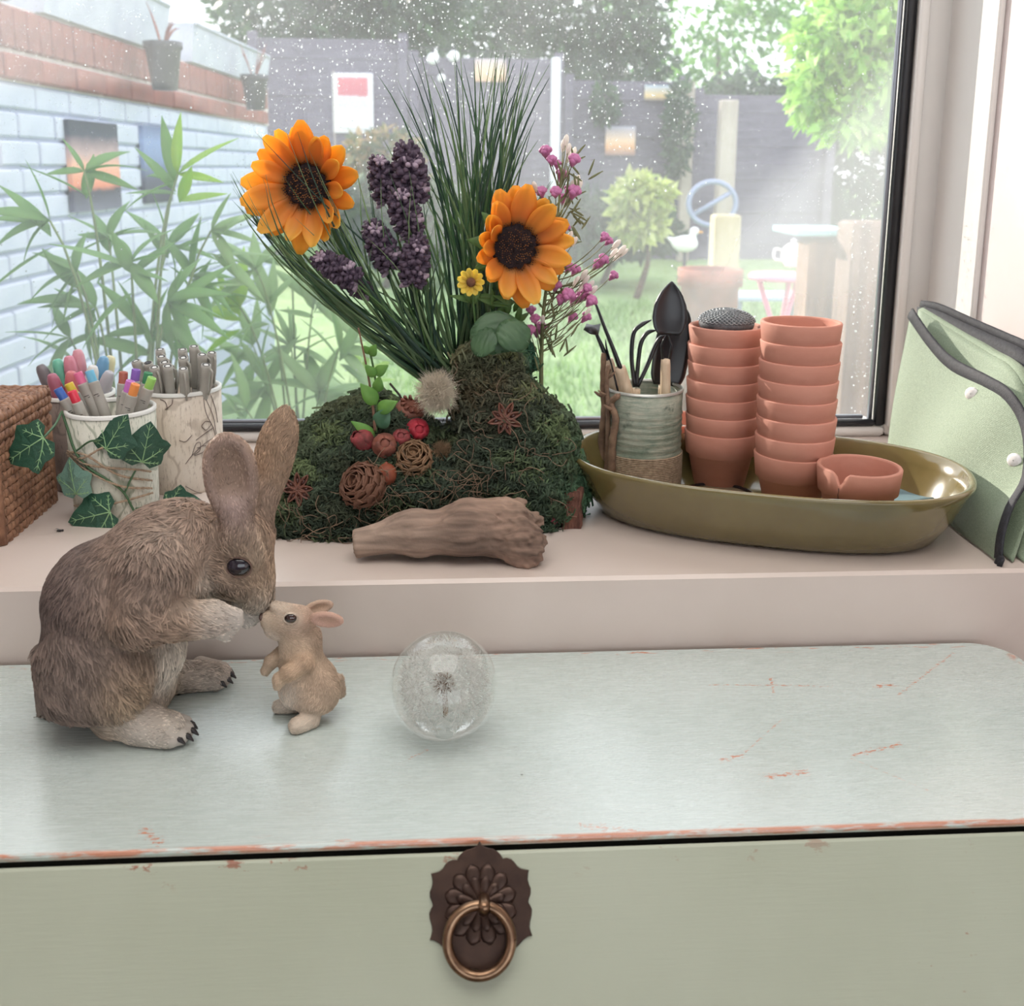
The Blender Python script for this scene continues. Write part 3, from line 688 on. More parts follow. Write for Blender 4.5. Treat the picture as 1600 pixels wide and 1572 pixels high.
for tx in (458, 464, 471): c1 = onz(tx-1, 1134+abs(tx-464)*-.2, ZB+.0034); S2.add(d_cone(c1+np.array((.004, .002, .001)), c1, .0032, .0030), (222, 206, 188), (-1, 0, 0), .0012, fl=.3)
f2a, f2b = onz(460, 1100, ZB+.006), onz(437, 1104, ZB+.005)
S2.add(d_cone(f2a, f2b, .0066, .0052), (206, 190, 172), (-1, 0, 0), .004, fl=.6)
S2.add(d_cone(rb(475, 1036, Y2-.014), rb(452, 1052, Y2-.019), .0068, .0054), (192, 158, 126), (-.8, 0, -.4), .004, fl=.7)
S2.add(d_cone(rb(452, 1050, Y2-.019), rb(437, 1062, Y2-.018), .0054, .0048), (196, 164, 132), (-.8, 0, -.4), .003, fl=.6)
S2.add(d_cone(rb(437, 1061, Y2-.018), rb(434, 1070, Y2-.018), .0046, .0036), (206, 180, 152), (-.3, 0, -1), .002, fl=.4)
S2.add(d_cone(rb(446, 1018, Y2+.008), rb(424, 1034, Y2+.004), .0066, .0050), (190, 158, 128), (-.8, 0, -.4), .004, fl=.6)
S2.add(d_cone(rb(424, 1034, Y2+.004), rb(415, 1048, Y2+.003), .0048, .0038), (206, 180, 152), (-.3, 0, -1), .002, fl=.4)
S2.add(d_cone(rb(528, 1062, Y2), rb(530, 1082, Y2), .0042, .0046), (182, 158, 134), (.4, 0, 1), .003, fl=.6)
def ear2(base, tip, w, face, th):
    base, tip = np.array(base), np.array(tip); ax = tip-base; L = np.linalg.norm(ax); ax /= L
    face = np.array(face, float); face -= face@ax*ax; face /= np.linalg.norm(face); sd_ = np.cross(ax, face)
    Rm = np.stack([sd_, face, ax], 1); c = base+ax*L*.52
    return d_ell(c, (w, th, L*.52), Rm), d_ell(c+face*th*1.3+ax*L*.05, (w*.74, th*1.2, L*.42), Rm), ax
sh, ho, ea = ear2(rb(483, 966, Y2-.010), rb(535, 970, Y2-.014), 15*K2, (0, -1, -.25), .0034)
S2.add(sh, (196, 160, 128), ea, .002, fl=.4); S2.add(ho, B1, k=.0015, op='s'); S2.add(ho, (212, 164, 148), ea, op='paint', fl=.2, wt=4.)
sh, ho, ea = ear2(rb(474, 955, Y2+.008), rb(519, 944, Y2+.012), 12*K2, (.15, -1, .1), .0034)
S2.add(sh, (196, 164, 132), ea, .002, fl=.4); S2.add(ho, B1, k=.0015, op='s'); S2.add(ho, (206, 172, 150), ea, op='paint', fl=.2, wt=4.)
eyb = rb(454, 966, Y2-.0112)
S2.add(d_ell(eyb, (.0056, .003, .0047)), (226, 206, 184), (.8, 0, .1), .001, fl=.15, wt=1.3)
S2.add(d_ell(eyb+np.array((0, -.0015, 0)), (.0046, .0035, .0036)), B1, k=.0008, op='s')
lo = np.array((rb(400, 1000, .69)[0], .650, ZB-.002)); hi = np.array((rb(545, 1000, .69)[0], .732, rb(480, 930, .70)[2]))
V, Q = S2.mesh(lo, hi, .00095); V[:, 2] = np.maximum(V[:, 2], ZB)
C, FL, LN = S2.fields(V, .0025)
r2 = thing('rabbit_figurine', 'small tan resin baby rabbit figurine looking up at the large rabbit', 'figurine', (float(V[:, 0].mean()), Y2, ZB))
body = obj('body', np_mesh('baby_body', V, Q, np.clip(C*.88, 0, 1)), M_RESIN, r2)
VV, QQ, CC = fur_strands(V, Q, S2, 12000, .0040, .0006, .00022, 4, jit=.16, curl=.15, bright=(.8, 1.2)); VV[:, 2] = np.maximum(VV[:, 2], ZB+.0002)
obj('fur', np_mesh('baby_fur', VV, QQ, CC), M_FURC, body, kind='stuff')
obj('eye', MB().ell(eyb+np.array((0, .0004, 0)), (.0046, .0028, .0036), 20, 12), M_EYEB, r2)
M_NOSE = mat('painted_nose', (92, 72, 66), rough=.5)
obj('nose', MB().ell(rb(409.5, 964, Y2), (.0022, .0042, .0028), 12, 8), M_NOSE, r2)
b = MB(); b.tube([rb(410, 970, Y2-.004), rb(411, 976, Y2-.003), rb(418, 980, Y2-.0062)], .0005, 5); obj('mouth', b, M_NOSE, r2)

# ---- the dandelion paperweight
bc0 = onz(692, 1151, ZB); RB = .0382
bc = np.array((at(693.5, 1068, bc0[1]+.003)[0], bc0[1]+.003, ZB+RB-.0006))
t = NT('clear_resin'); _g = t.n('ShaderNodeBsdfGlossy', {0: (1, 1, 1, 1), 'Roughness': .015}); _f = t.n('ShaderNodeFresnel', {0: 1.5}); _t = t.n('ShaderNodeBsdfTransparent', {0: (.985, .99, .985, 1)})
_geo = t.n('ShaderNodeNewGeometry'); _m = t.n('ShaderNodeMixShader', {0: t.math('MULTIPLY', _f.outputs[0], t.math('MULTIPLY_ADD', _geo.outputs['Backfacing'], -.72, 1.))}); t.put(_m.inputs[1], _t.outputs[0]); t.put(_m.inputs[2], _g.outputs[0]); M_CLEAR = t.done(_m)
pwt = thing('dandelion_paperweight', 'clear glass ball paperweight holding a white dandelion clock', 'paperweight', (bc[0], bc[1], ZB))
prof = [(RB*math.sin(a), -RB*math.cos(a)) for a in np.linspace(.16, pi, 40)]
b = MB(); prof = [(0.0001, prof[0][1])]+prof; prof[-1] = (.00005, RB); b.lathe(prof, 64, bc, cap=True)
obj('glass_ball', b, M_CLEAR, pwt)
M_PAP = mat('dandelion_fluff', (255, 255, 252), rough=.8, transl=.5)
M_SEED = mat('dandelion_seed', (150, 116, 84), (110, 82, 60), 300, .7)
dc = bc+np.array((0, 0, .002)); b = MB(); bs = MB()
g = np.random.default_rng(8)
for k in range(240):
    z = 1-2*(k+.5)/240; a = k*2.39996; r_ = math.sqrt(1-z*z); d = np.array((r_*math.cos(a), r_*math.sin(a), z))
    if d[2] < -.84: continue
    L = RB*(.56+.22*g.random()); p0, p1 = dc+d*RB*.10, dc+d*L
    b.tube([p0, p1], [.00014, .00012], 3, cap=False)
    if k % 2 == 0: bs.tube([dc+d*RB*.08, dc+d*RB*.15, dc+d*RB*.22], [.0003, .00062, .0002], 4)
    q = np.cross(d, (.3, .5, .8)); q /= np.linalg.norm(q); w = np.cross(d, q)
    for j in range(15):
        an = j*2*pi/15+g.random()*.4; e_ = d*(.55+.3*g.random())+(q*math.cos(an)+w*math.sin(an)); e_ /= np.linalg.norm(e_)
        ln = RB*.20*(.8+.4*g.random()); m_ = p1+e_*ln*.5+d*.0004; b.tube([p1, m_, p1+e_*ln+d*.0005], [.00017, .00016, .00008], 3, cap=False)
obj('pappus', b, M_PAP, pwt, kind='stuff'); obj('seeds', bs, M_SEED, pwt, kind='stuff')
b = MB(); b.ell(dc, (RB*.075, RB*.075, RB*.06), 12, 8); b.tube([dc, dc+np.array((.001, 0, -.014)), bc+np.array((.001, 0, -RB*.62))], [.0016, .0018, .0019], 8)
obj('stem', b, mat('dandelion_stem', (168, 128, 84), (130, 96, 60), 200, .6), pwt)
# ------------------------------------------------------------------ the garden behind the glass
def gz(Y): return .06+.045*Y
def ground_at(px, py):
    a, b_ = 1.5, 40.
    for _ in range(40):
        m_ = (a+b_)/2
        if at(px, py, m_)[2] > gz(m_): a = m_
        else: b_ = m_
        if at(px, py, a)[2] < gz(a): break
    Y = (a+b_)/2; p_ = at(px, py, Y); return np.array((p_[0], Y, gz(Y)))
M_LAWN = mat('lawn', (128, 158, 104), (158, 182, 126), 3.0, .9, detail=8, bump=(40, .5, .02))
b = MB(); b.sheet([[(x, y, gz(y)-.0) for x in (-9, -3, 3, 9)] for y in (1.36, 3, 6, 10, 22)]); struct('ground', b, M_LAWN, True)
g = np.random.default_rng(21)
def blades(n, xr_, yr_, h0, h1, w, seed):
    g = np.random.default_rng(seed); P = np.stack([g.uniform(*xr_, n), g.uniform(*yr_, n)], 1); z = .06+.045*P[:, 1]
    a = g.uniform(0, 2*pi, n); hgt = g.uniform(h0, h1, n); sx_ = np.cos(a)*w; sy_ = np.sin(a)*w
    lean = g.normal(0, .35, (n, 2))*hgt[:, None]
    V = np.zeros((n, 4, 3)); V[:, 0] = np.stack([P[:, 0]-sx_, P[:, 1]-sy_, z], 1); V[:, 1] = np.stack([P[:, 0]+sx_, P[:, 1]+sy_, z], 1)
    V[:, 2] = np.stack([P[:, 0]+sx_*.3+lean[:, 0], P[:, 1]+sy_*.3+lean[:, 1], z+hgt], 1); V[:, 3] = V[:, 2]-np.stack([sx_*.6, sy_*.6, 0*z], 1)
    c = np.array(srgb(134, 166, 104)[:3])*g.uniform(.7, 1.35, (n, 1)); return V.reshape(-1, 3), np.arange(n*4).reshape(n, 4), np.repeat(c, 4, 0)
M_LEAFV = mat('leaf_green', (1., 1., 1.), vcol=True, rough=.5, transl=.45)
V, Q, C = blades(14000, (-.5, 3.2), (2.0, 7.5), .03, .07, .006, 2)
o = obj('grass', np_mesh('grass', V, Q, C), M_LEAFV); tag(o, 'short green lawn grass seen through the window', 'grass', kind='stuff')

# brick garden wall on the left, lower courses painted white
dW = ray(795, 240); dW[2] = 0; dW /= np.linalg.norm(dW); nW = np.array((dW[1], -dW[0], 0))
W0 = at(0, 300, 2.75); W0[2] = 0
def s_at(px):                                   # distance along the wall seen at image column px
    d = ray(px, 250); A = np.array([[dW[0], -d[0]], [dW[1], -d[1]]]); r_ = np.linalg.solve(A, CAM[:2]-W0[:2]); return r_[0]
sE = s_at(421); zb = at(0, 122, 2.75)[2]
M_WBR = mat('white_painted_brick', (214, 220, 236), (198, 206, 226), 6, .8, bump=(60, .5, .004))
M_WMO = mat('white_mortar', (176, 184, 206), rough=.9)
M_RBR = mat('red_brick', (158, 98, 88), (128, 80, 74), 9, .85, bump=(70, .5, .004))
M_MOR = mat('pale_mortar', (206, 196, 192), rough=.9)
wl = struct('wall_garden', MB().add([tuple(W0+dW*s_+nW*o_+np.array((0, 0, z_))) for s_ in (-1.55, sE) for o_ in (-.006, -.11) for z_ in (0, zb)],
     [(0, 1, 3, 2), (4, 6, 7, 5), (0, 4, 5, 1), (2, 3, 7, 6), (1, 5, 7, 3), (0, 2, 6, 4)]), M_WMO)
wl['label'] = 'white painted brick wall running down the garden'
def bmesh_(l, w, h): return MB().box((0, 0, 0), (l, w, h), bev=.006).mesh('brick', False)
me_st = bmesh_(.215, .03, .065); me_st.materials.append(M_WBR); me_red = bmesh_(.215, .034, .066); me_red.materials.append(M_RBR)
me_sol = bmesh_(.066, .034, .108); me_sol.materials.append(M_RBR)
def brick(me, s_, z_, o_=0.):
    p_ = W0+dW*s_+nW*(-.010+o_+R.uniform(-.002, .002)); p_[2] = z_; obj('brick', me, None, wl, mw=frame(p_, dW, (0, 0, 1)))
nc = 14
for c in range(nc):
    z_ = zb-.0375-c*.075; s_ = -1.0+(c % 2)*.1125
    while s_ < sE-.1:
        brick(me_st, s_, z_); s_ += .225
wr_ = struct('wall_coping', MB().add([tuple(W0+dW*s_+nW*o_+np.array((0, 0, z_))) for s_ in (-1.55, sE) for o_ in (.002, -.12) for z_ in (zb, zb+.20)],
     [(0, 1, 3, 2), (4, 6, 7, 5), (0, 4, 5, 1), (2, 3, 7, 6), (1, 5, 7, 3), (0, 2, 6, 4)]), M_MOR)
wr_['label'] = 'red brick top courses of the garden wall'
wl_ = wl; wl = wr_
s_ = -.3
while s_ < sE-.1: brick(me_red, s_, zb+.0375, .014); s_ += .225
s_ = -.3
while s_ < sE-.04: brick(me_sol, s_, zb+.138, .012); s_ += .075
wl = wl_
zc = zb+.20
M_TRO = mat('grey_zinc', (190, 196, 210), (172, 178, 196), 8, .5)
M_BLKP = mat('black_plastic', (44, 46, 56), rough=.4)
for k, (pa, pb, lab) in enumerate(((70, 256, 'pale grey trough nearest the window on the brick wall top'), (296, 412, 'pale grey trough farthest along the brick wall top'), (-160, 20, 'pale grey trough cut by the left edge on the brick wall'))):
    sa, sb = s_at(pa), s_at(pb); tt = thing('planter_trough', lab, 'trough', tuple(W0+dW*(sa+sb)/2+np.array((0, 0, zc))), 'zinc troughs on the garden wall')
    hh = (.17, .15, .17)[k]
    b = MB(); q0 = W0+dW*sa; q1 = W0+dW*sb
    rings = []
    for z_, ex in ((zc, 0), (zc+hh, .02)):
        rings.append([tuple(p_+np.array((0, 0, z_))) for p_ in (q0-dW*ex+nW*(.03+ex), q1+dW*ex+nW*(.03+ex), q1+dW*ex-nW*(.12+ex), q0-dW*ex-nW*(.12+ex))])
    b.loft(rings); obj('trough_body', b, M_TRO, tt, smooth=False)
    b = MB()
    for p_, q_ in ((q0, q1),): b.tube([p_+nW*.052+np.array((0, 0, zc+hh)), q_+nW*.052+np.array((0, 0, zc+hh))], .008, 6)
    obj('rim', b, M_TRO, tt)
for px, py, lab in ((204, 105, 'black hanging pot on the brick wall with reddish stems'), (358, 146, 'black hanging pot farther along the brick wall')):
    s_ = s_at(px); p_ = W0+dW*s_+nW*.135; d = ray(px, py); p_[2] = at(px, py, p_[1])[2]
    tt = thing('hanging_pot', lab, 'pot', tuple(p_), 'black pots hung on the garden wall')
    b = MB(); b.lathe([(.001, -.075), (.042, -.075), (.060, .06), (.066, .062), (.066, .085), (.056, .085), (.05, .0)], 16, p_); obj('pot', b, M_BLKP, tt)
    b = MB()
    for k in range(9):
        a = R.uniform(0, 2*pi); q = p_+np.array((0, 0, .03)); b.tube(bez(q, q+np.array((.02*math.cos(a), .02*math.sin(a), .1)), q+np.array((.06*math.cos(a), .06*math.sin(a), R.uniform(.1, .2))), 5), [.004, .0035, .003, .003, .002, .001], 5)
    obj('stems', b, M_RBR, tt)
# framed sunset photographs on the wall
def poster_mat(name, stops, axis=2, rot=(0, 0, 0), spots=None):
    t = NT(name); v = t.coords('Generated', (1, 1, 1), rot); sx = t.n('ShaderNodeSeparateXYZ'); t.put(sx.inputs[0], v)
    f = t.math('ADD', sx.outputs[axis], t.math('MULTIPLY', t.math('SUBTRACT', t.noise(v, 6, 4), .5), .12))
    return t.done(t.n('ShaderNodeBsdfPrincipled', {'Base Color': t.ramp(f, [(p_, srgb(c)) for p_, c in stops]), 'Roughness': .4}))
for px0, px1, py0, py1, stops, lab in (
    (100, 176, 186, 332, ((0, (120, 120, 140)), (.22, (70, 66, 80)), (.28, (238, 150, 120)), (.5, (250, 190, 160)), (.65, (200, 170, 170)), (.85, (60, 66, 84)), (1, (44, 48, 62))), 'unframed sunset print with trees hung on the white wall'),
    (216, 258, 196, 318, ((0, (60, 60, 72)), (.3, (90, 92, 110)), (.55, (130, 150, 190)), (.8, (150, 170, 215)), (1, (110, 125, 165))), 'narrow bluish dusk print on the white wall')):
    sa, sb = s_at(px0), s_at(px1); pa = W0+dW*sa; z1 = at(px0, py0, pa[1])[2]; z0 = at(px0, py1, pa[1])[2]
    tt = thing('wall_print', lab, 'print', tuple(pa+np.array((0, 0, z0))), 'prints hung on the white wall')
    b = MB(); vs = [tuple(W0+dW*s_+nW*o_+np.array((0, 0, z_))) for s_ in (sa, sb) for o_ in (.007, .022) for z_ in (z0, z1)]
    b.add(vs, [(0, 1, 3, 2), (4, 6, 7, 5), (0, 4, 5, 1), (2, 3, 7, 6), (1, 5, 7, 3), (0, 2, 6, 4)])
    obj('panel', b, poster_mat('print_sunset', stops), tt, smooth=False)

# dark board fence at the end of the garden
M_FEN = mat('dark_fence', (112, 106, 124), (96, 90, 108), 3, .8, stretch=(1, 1, 12))
M_PALE = mat('pale_timber', (186, 176, 168), (160, 148, 140), 6, .8, stretch=(1, 1, .2))
YFe = 10.0
def fence_run(pa, pb, ptop, pbot, lab):
    xa, xb = at(pa, 250, YFe)[0], at(pb, 250, YFe)[0]; zt = at((pa+pb)/2, ptop, YFe)[2]; z0 = gz(YFe)-.02
    tt = thing('garden_fence', lab, 'fence', ((xa+xb)/2, YFe, z0), 'dark boarded garden fence')
    n = int((zt-z0)/.16); h = (zt-z0)/n
    me = MB().box((0, 0, 0), (xb-xa, .024, h*1.06), bev=.004).mesh('board', False); me.materials.append(M_FEN)
    for k in range(n):
        M_ = Matrix.Translation(((xa+xb)/2, YFe+R.uniform(-.004, .004)-(.01 if k % 2 else 0), z0+h*(k+.5))); obj('board', me, None, tt, mw=M_)
    for x in (xa+.05, xb-.05):
        obj('post', MB().box((x, YFe-.05, (z0+zt)/2+.02), (.09, .07, zt-z0+.08), bev=.006), M_FEN, tt, smooth=False)
fence_run(395, 640, 62, 390, 'dark fence panel behind the left sunflower')
fence_run(640, 878, 92, 390, 'dark fence panel behind the tall grass')
fence_run(878, 1072, 128, 390, 'dark fence panel carrying the small sunset print')
fence_run(1078, 1300, 150, 390, 'dark fence panel behind the hoop ornament')
def post(px0, px1, py0, py1, Y, lab, m=M_PALE, cat='post', grp=None, name='timber_post'):
    a, b_ = at(px0, py0, Y), at(px1, py1, Y); w = b_[0]-a[0]; z0 = gz(Y) if py1 is None or b_[2] < gz(Y) else gz(Y)
    bm_ = MB().box(((a[0]+b_[0])/2, Y, (a[2]+z0)/2), (w, max(w*.8, .03), a[2]-z0), bev=min(w*.12, .01))
    o = obj(name, bm_, m, None, False); return tag(o, lab, cat, grp)
post(1068, 1079, 127, 283, 9.8, 'slim pale post at the end of the fence')
post(1125, 1147, 156, 250, 9.0, 'broad pale timber post in front of the far fence')
post(520, 526, 110, 300, 9.7, 'thin pale post behind the white framed picture')
post(862, 872, 90, 330, 9.6, 'white post between the two taller fence panels', mat('white_post', (226, 228, 236), rough=.6))
# pictures on the fence
def fence_pic(px0, px1, py0, py1, stops, lab, border=None):
    a, b_ = at(px0, py0, YFe-.03), at(px1, py1, YFe-.03); tt = thing('fence_print', lab, 'print', ((a[0]+b_[0])/2, YFe-.03, b_[2]), 'pictures hung on the far fence')
    c = ((a[0]+b_[0])/2, YFe-.03, (a[2]+b_[2])/2); w, h = b_[0]-a[0], a[2]-b_[2]
    if border:
        obj('border', MB().box(c, (w, .03, h), bev=.004), mat('print_border', border, rough=.5), tt, smooth=False); w *= .74; h *= .86
    obj('panel', MB().box((c[0], YFe-.05, c[2]), (w, .02, h)), poster_mat('fence_print', stops), tt, smooth=False)
fence_pic(519, 584, 114, 208, ((0, (226, 228, 236)), (.5, (206, 208, 220)), (.62, (214, 216, 226)), (.66, (196, 110, 124)), (1, (206, 120, 132))), 'white bordered red and grey picture left of the grass', (236, 236, 244))
fence_pic(946, 991, 197, 243, ((0, (150, 120, 120)), (.3, (240, 180, 130)), (.5, (250, 214, 180)), (1, (180, 180, 205))), 'small square sunset print on the dark fence')
fence_pic(1007, 1055, 133, 158, ((0, (110, 100, 110)), (.3, (230, 200, 140)), (1, (170, 190, 210))), 'wide landscape print high on the dark fence')
fence_pic(742, 790, 92, 128, ((0, (210, 170, 140)), (.5, (236, 200, 170)), (1, (190, 180, 190))), 'peach print on the fence behind the grass tips')
tt = thing('light_string', 'string of white globe lights behind the tall grass', 'light', tuple(at(690, 92, 9.6)))
ca, cb = at(600, 64, 9.96), at(800, 80, 9.96)
b = MB(); b.tube(bez(ca, at(700, 84, 9.9), cb, 12), .006, 5); obj('cable', b, M_BLKP, tt)
for px, py, r_ in ((676, 92, .055), (709, 88, .055), (690, 122, .04)):
    c = at(px, py, 9.85); gl_ = obj('globe', MB().ell(c, r_, 14, 10), mat('white_globe', (246, 248, 252), rough=.3), tt)
    obj('cap', MB().lathe([(.012, .04), (.018, .05), (.018, .085), (.004, .09)], 10, c), M_BLKP, gl_)

# ---- foliage
def leaf_cloud(name, lab, cat, blobs, n, size, cols, seed, trunk=None, transl=True, aspect=.5, droop=.3, group=None, base=None):
    """blobs: (centre, radii). Every leaf is a small folded blade"""
    g = np.random.default_rng(seed); cs = np.array([b_[0] for b_ in blobs]); rs = np.array([b_[1] for b_ in blobs]); w = rs.prod(1)**.667; w /= w.sum()
    k = g.choice(len(blobs), n, p=w); d = g.normal(size=(n, 3)); d /= np.linalg.norm(d, axis=1, keepdims=True); rad = g.uniform(.35, 1., (n, 1))**.6
    P = cs[k]+d*rs[k]*rad
    ax = d*.6+g.normal(size=(n, 3))*.7-np.array((0, 0, droop)); ax /= np.linalg.norm(ax, axis=1, keepdims=True)
    nn = g.normal(size=(n, 3)); sd_ = np.cross(ax, nn); sd_ /= np.linalg.norm(sd_, axis=1, keepdims=True); up = np.cross(sd_, ax)
    L = (size*g.uniform(.6, 1.4, n))[:, None]; W_ = L*aspect*.5
    V = np.stack([P, P+ax*L*.45+sd_*W_+up*L*.08, P+ax*L, P+ax*L*.45-sd_*W_+up*L*.08], 1).reshape(-1, 3)
    c = np.array([srgb(x)[:3] for x in cols])[g.integers(0, len(cols), n)]*g.uniform(.75, 1.25, (n, 1))
    base = base if base is not None else cs[0]-np.array((0, 0, rs[0][2]))
    tt = thing(name, lab, cat, tuple(base), group)
    obj('foliage', np_mesh('foliage', V, np.arange(n*4).reshape(n, 4), np.repeat(np.clip(c, 0, 1), 4, 0), False), M_LEAFV, tt, kind='stuff')
    if trunk is not None:
        b = MB()
        for pts, r_ in trunk: b.tube(spline(pts, 4), [r_*(1-.7*i/((len(pts)-1)*4)) for i in range((len(pts)-1)*4+1)], 7)
        obj('trunk', b, mat('bark', (110, 96, 86), (84, 72, 66), 10, .9, bump=(30, .6, .02)), tt)
    return tt
def bl(px, py, Y, rx, rz, ry=None):
    m_ = mpp(Y); return (at(px, py, Y), np.array((rx*m_, (ry if ry else (rx+rz)/2)*m_, rz*m_)))
DG = ((66, 92, 70), (82, 110, 78), (54, 78, 62)); MG = ((104, 150, 84), (128, 172, 96), (92, 134, 80)); LG = ((150, 200, 90), (176, 216, 110), (132, 184, 84), (190, 224, 130))
def tr(px, Y, py=120, r_=.10):
    p0 = np.array((at(px, 300, Y)[0], Y, gz(Y))); p1 = at(px, py, Y); return [([p0, (p0+p1)/2+np.array((.08, 0, 0)), p1], r_)]
leaf_cloud('dark_tree', 'dark green tree rising behind the left fence panel', 'tree', [bl(470, 20, 11.5, 130, 110), bl(600, -30, 11.5, 150, 100), bl(560, 60, 11.8, 110, 60)], 6000, .16, DG, 31, tr(520, 11.5))
leaf_cloud('dark_tree', 'dark green tree in the middle behind the fence', 'tree', [bl(760, 0, 13.8, 130, 90), bl(900, 10, 13.8, 140, 110), bl(960, 90, 13.8, 90, 60)], 6500, .16, DG, 32, tr(860, 13.8))
leaf_cloud('garden_tree', 'mid green tree with bright sky showing between its leaves', 'tree', [bl(1080, 20, 16.2, 150, 110), bl(1180, 90, 16.2, 120, 80), bl(1250, -40, 16.2, 130, 90), bl(1010, -40, 16.2, 90, 90)], 3000, .17, MG, 33, tr(1120, 16.2, 60))
leaf_cloud('dark_tree', 'dark green tree mass behind the right fence panel', 'tree', [bl(1160, 180, 11, 90, 60), bl(1235, 230, 10.8, 80, 90), bl(1330, 240, 10.8, 100, 120)], 3800, .15, DG, 36, tr(1240, 11, 160))
leaf_cloud('leafy_shrub', 'bright yellow green shrub arching in at the right of the pane', 'shrub', [bl(1330, 60, 4.2, 85, 80), bl(1390, 0, 4.2, 90, 90), bl(1385, 140, 4.1, 70, 60), bl(1275, 130, 4.2, 40, 60), bl(1340, 190, 4.1, 60, 30)], 3600, .075, LG, 34,
           [([np.array((at(1440, 300, 4.2)[0], 4.2, gz(4.2))), at(1420, 300, 4.2), at(1370, 90, 4.2)], .05)], aspect=.45, droop=.6)
leaf_cloud('variegated_bush', 'yellow green rounded bush in front of the dark fence', 'bush', [bl(1005, 305, 7.7, 42, 28), bl(985, 322, 7.7, 30, 20), bl(1000, 350, 7.7, 38, 26)], 1300, .10, ((200, 210, 130), (170, 190, 110), (216, 222, 160)), 35, tr(1000, 7.7, 330, .03))
leaf_cloud('low_shrub', 'dark low shrub along the foot of the fence', 'shrub', [bl(945, 350, 8.4, 70, 40), bl(890, 340, 8.4, 50, 50), bl(1015, 362, 8.2, 50, 30), bl(950, 380, 8.2, 90, 18), bl(860, 372, 8.3, 60, 24)], 2800, .11, DG, 37, tr(945, 8.4, 350, .03))
leaf_cloud('orange_shrub', 'faint orange flowering shrub below the white bordered picture', 'shrub', [bl(600, 245, 9.3, 60, 40, 30), bl(560, 300, 9.3, 70, 60, 30), bl(640, 320, 9.3, 60, 50, 30)], 2200, .10, ((196, 170, 130), (150, 150, 110), (120, 136, 104)), 38, tr(590, 9.3, 250, .03))
leaf_cloud('low_shrub', 'grey green shrubs behind the lavender at the lawn edge', 'shrub', [bl(650, 345, 8.3, 100, 60, 50), bl(500, 340, 8.3, 90, 70, 50), bl(580, 372, 8.3, 130, 34, 50), bl(740, 370, 8.3, 60, 30, 40)], 4200, .12, ((96, 112, 92), (120, 136, 110), (80, 96, 84)), 39, tr(600, 8.2, 330, .03))
leaf_cloud('climber', 'ivy climbing the pale post beside the fence', 'climber', [bl(1060, 200, 9.6, 16, 80), bl(945, 160, 9.8, 20, 30)], 700, .10, DG, 40, None)
# spiky yucca before the fence
b = MB(); c0 = at(925, 330, 9.35); M_YUC = mat('yucca_leaf', (84, 108, 92), (64, 86, 76), 5, .5)
for k in range(34):
    a = R.uniform(-.1, pi+.1); d = np.array((math.cos(a), R.uniform(-.5, .5), abs(math.sin(a))*1.0)); L = R.uniform(.35, .62)
    b.tube(bez(c0, c0+d*L*.6+np.array((0, 0, .05)), c0+d*L+np.array((0, 0, -.06)), 5), [.012, .016, .014, .010, .006, .001], 4, flat=.25)
tt = thing('yucca', 'spiky dark yucca below the small sunset print', 'plant', (c0[0], c0[1], gz(9.35))); obj('leaves', b, M_YUC, tt, kind='stuff')
b = MB(); b.tube([np.array((c0[0], c0[1], gz(9.35))), c0], .05, 8); obj('trunk', b, M_YUC, tt)

# ---- garden furniture and ornaments
M_PINK = mat('pink_paint', (232, 150, 178), rough=.4); M_AQUA = mat('aqua_paint', (150, 206, 214), rough=.4); M_WHT = mat('white_glaze', (240, 240, 240), rough=.25)
M_OLDW = mat('weathered_timber', (150, 118, 96), (112, 84, 68), 5, .85, stretch=(6, 6, .5), bump=(30, .4, .01))
post(1256, 1303, 372, 700, 3.3, 'shorter weathered timber post under the aqua board', M_OLDW)
post(1321, 1372, 345, 700, 3.1, 'taller weathered timber post near the window seal', mat('dark_timber', (128, 104, 90), (96, 76, 66), 5, .85, stretch=(6, 6, .5)))
a, b_ = at(1232, 362, 3.3), at(1325, 354, 3.3)
tag(obj('shelf_board', MB().box(((a[0]+b_[0])/2, 3.34, at(1280, 367, 3.3)[2]+.012), (b_[0]-a[0], .26, .022), bev=.004), M_AQUA, smooth=False), 'aqua painted board laid on the timber posts', 'board')
pt = at(1222, 428, 3.9); tt = thing('garden_table', 'round pink metal garden table on a slim curved leg', 'table', (pt[0], 3.9, gz(3.9)))
obj('tabletop', MB().lathe([(.001, .0), (.125, 0), (.13, -.008), (.13, -.022), (.12, -.022), (.001, -.02)], 28, pt), M_PINK, tt)
for k in range(3):
    a = k*2*pi/3+.5; q = np.array((math.cos(a), math.sin(a), 0)); bt = MB(); z0 = gz(3.9)
    bt.tube(spline([pt+q*.09-np.array((0, 0, .02)), pt+q*.03-np.array((0, 0, .3)), np.array((pt[0], pt[1], z0))+q*.18]), .011, 7); obj('leg', bt, M_PINK, tt)
c = at(1238, 416, 3.88); tt = thing('teapot', 'white teapot standing on the pink garden table', 'teapot', tuple(c))
obj('pot_body', MB().lathe([(.001, 0), (.028, 0), (.042, .02), (.046, .045), (.036, .075), (.02, .088), (.001, .09)], 20, c), M_WHT, tt)
obj('lid_knob', MB().ell(c+np.array((0, 0, .098)), .010, 10, 8), M_WHT, tt)
obj('handle', MB().tube(spline([c+np.array((-.040, 0, .062)), c+np.array((-.072, 0, .066)), c+np.array((-.074, 0, .03)), c+np.array((-.042, 0, .024))]), .005, 6), M_WHT, tt)
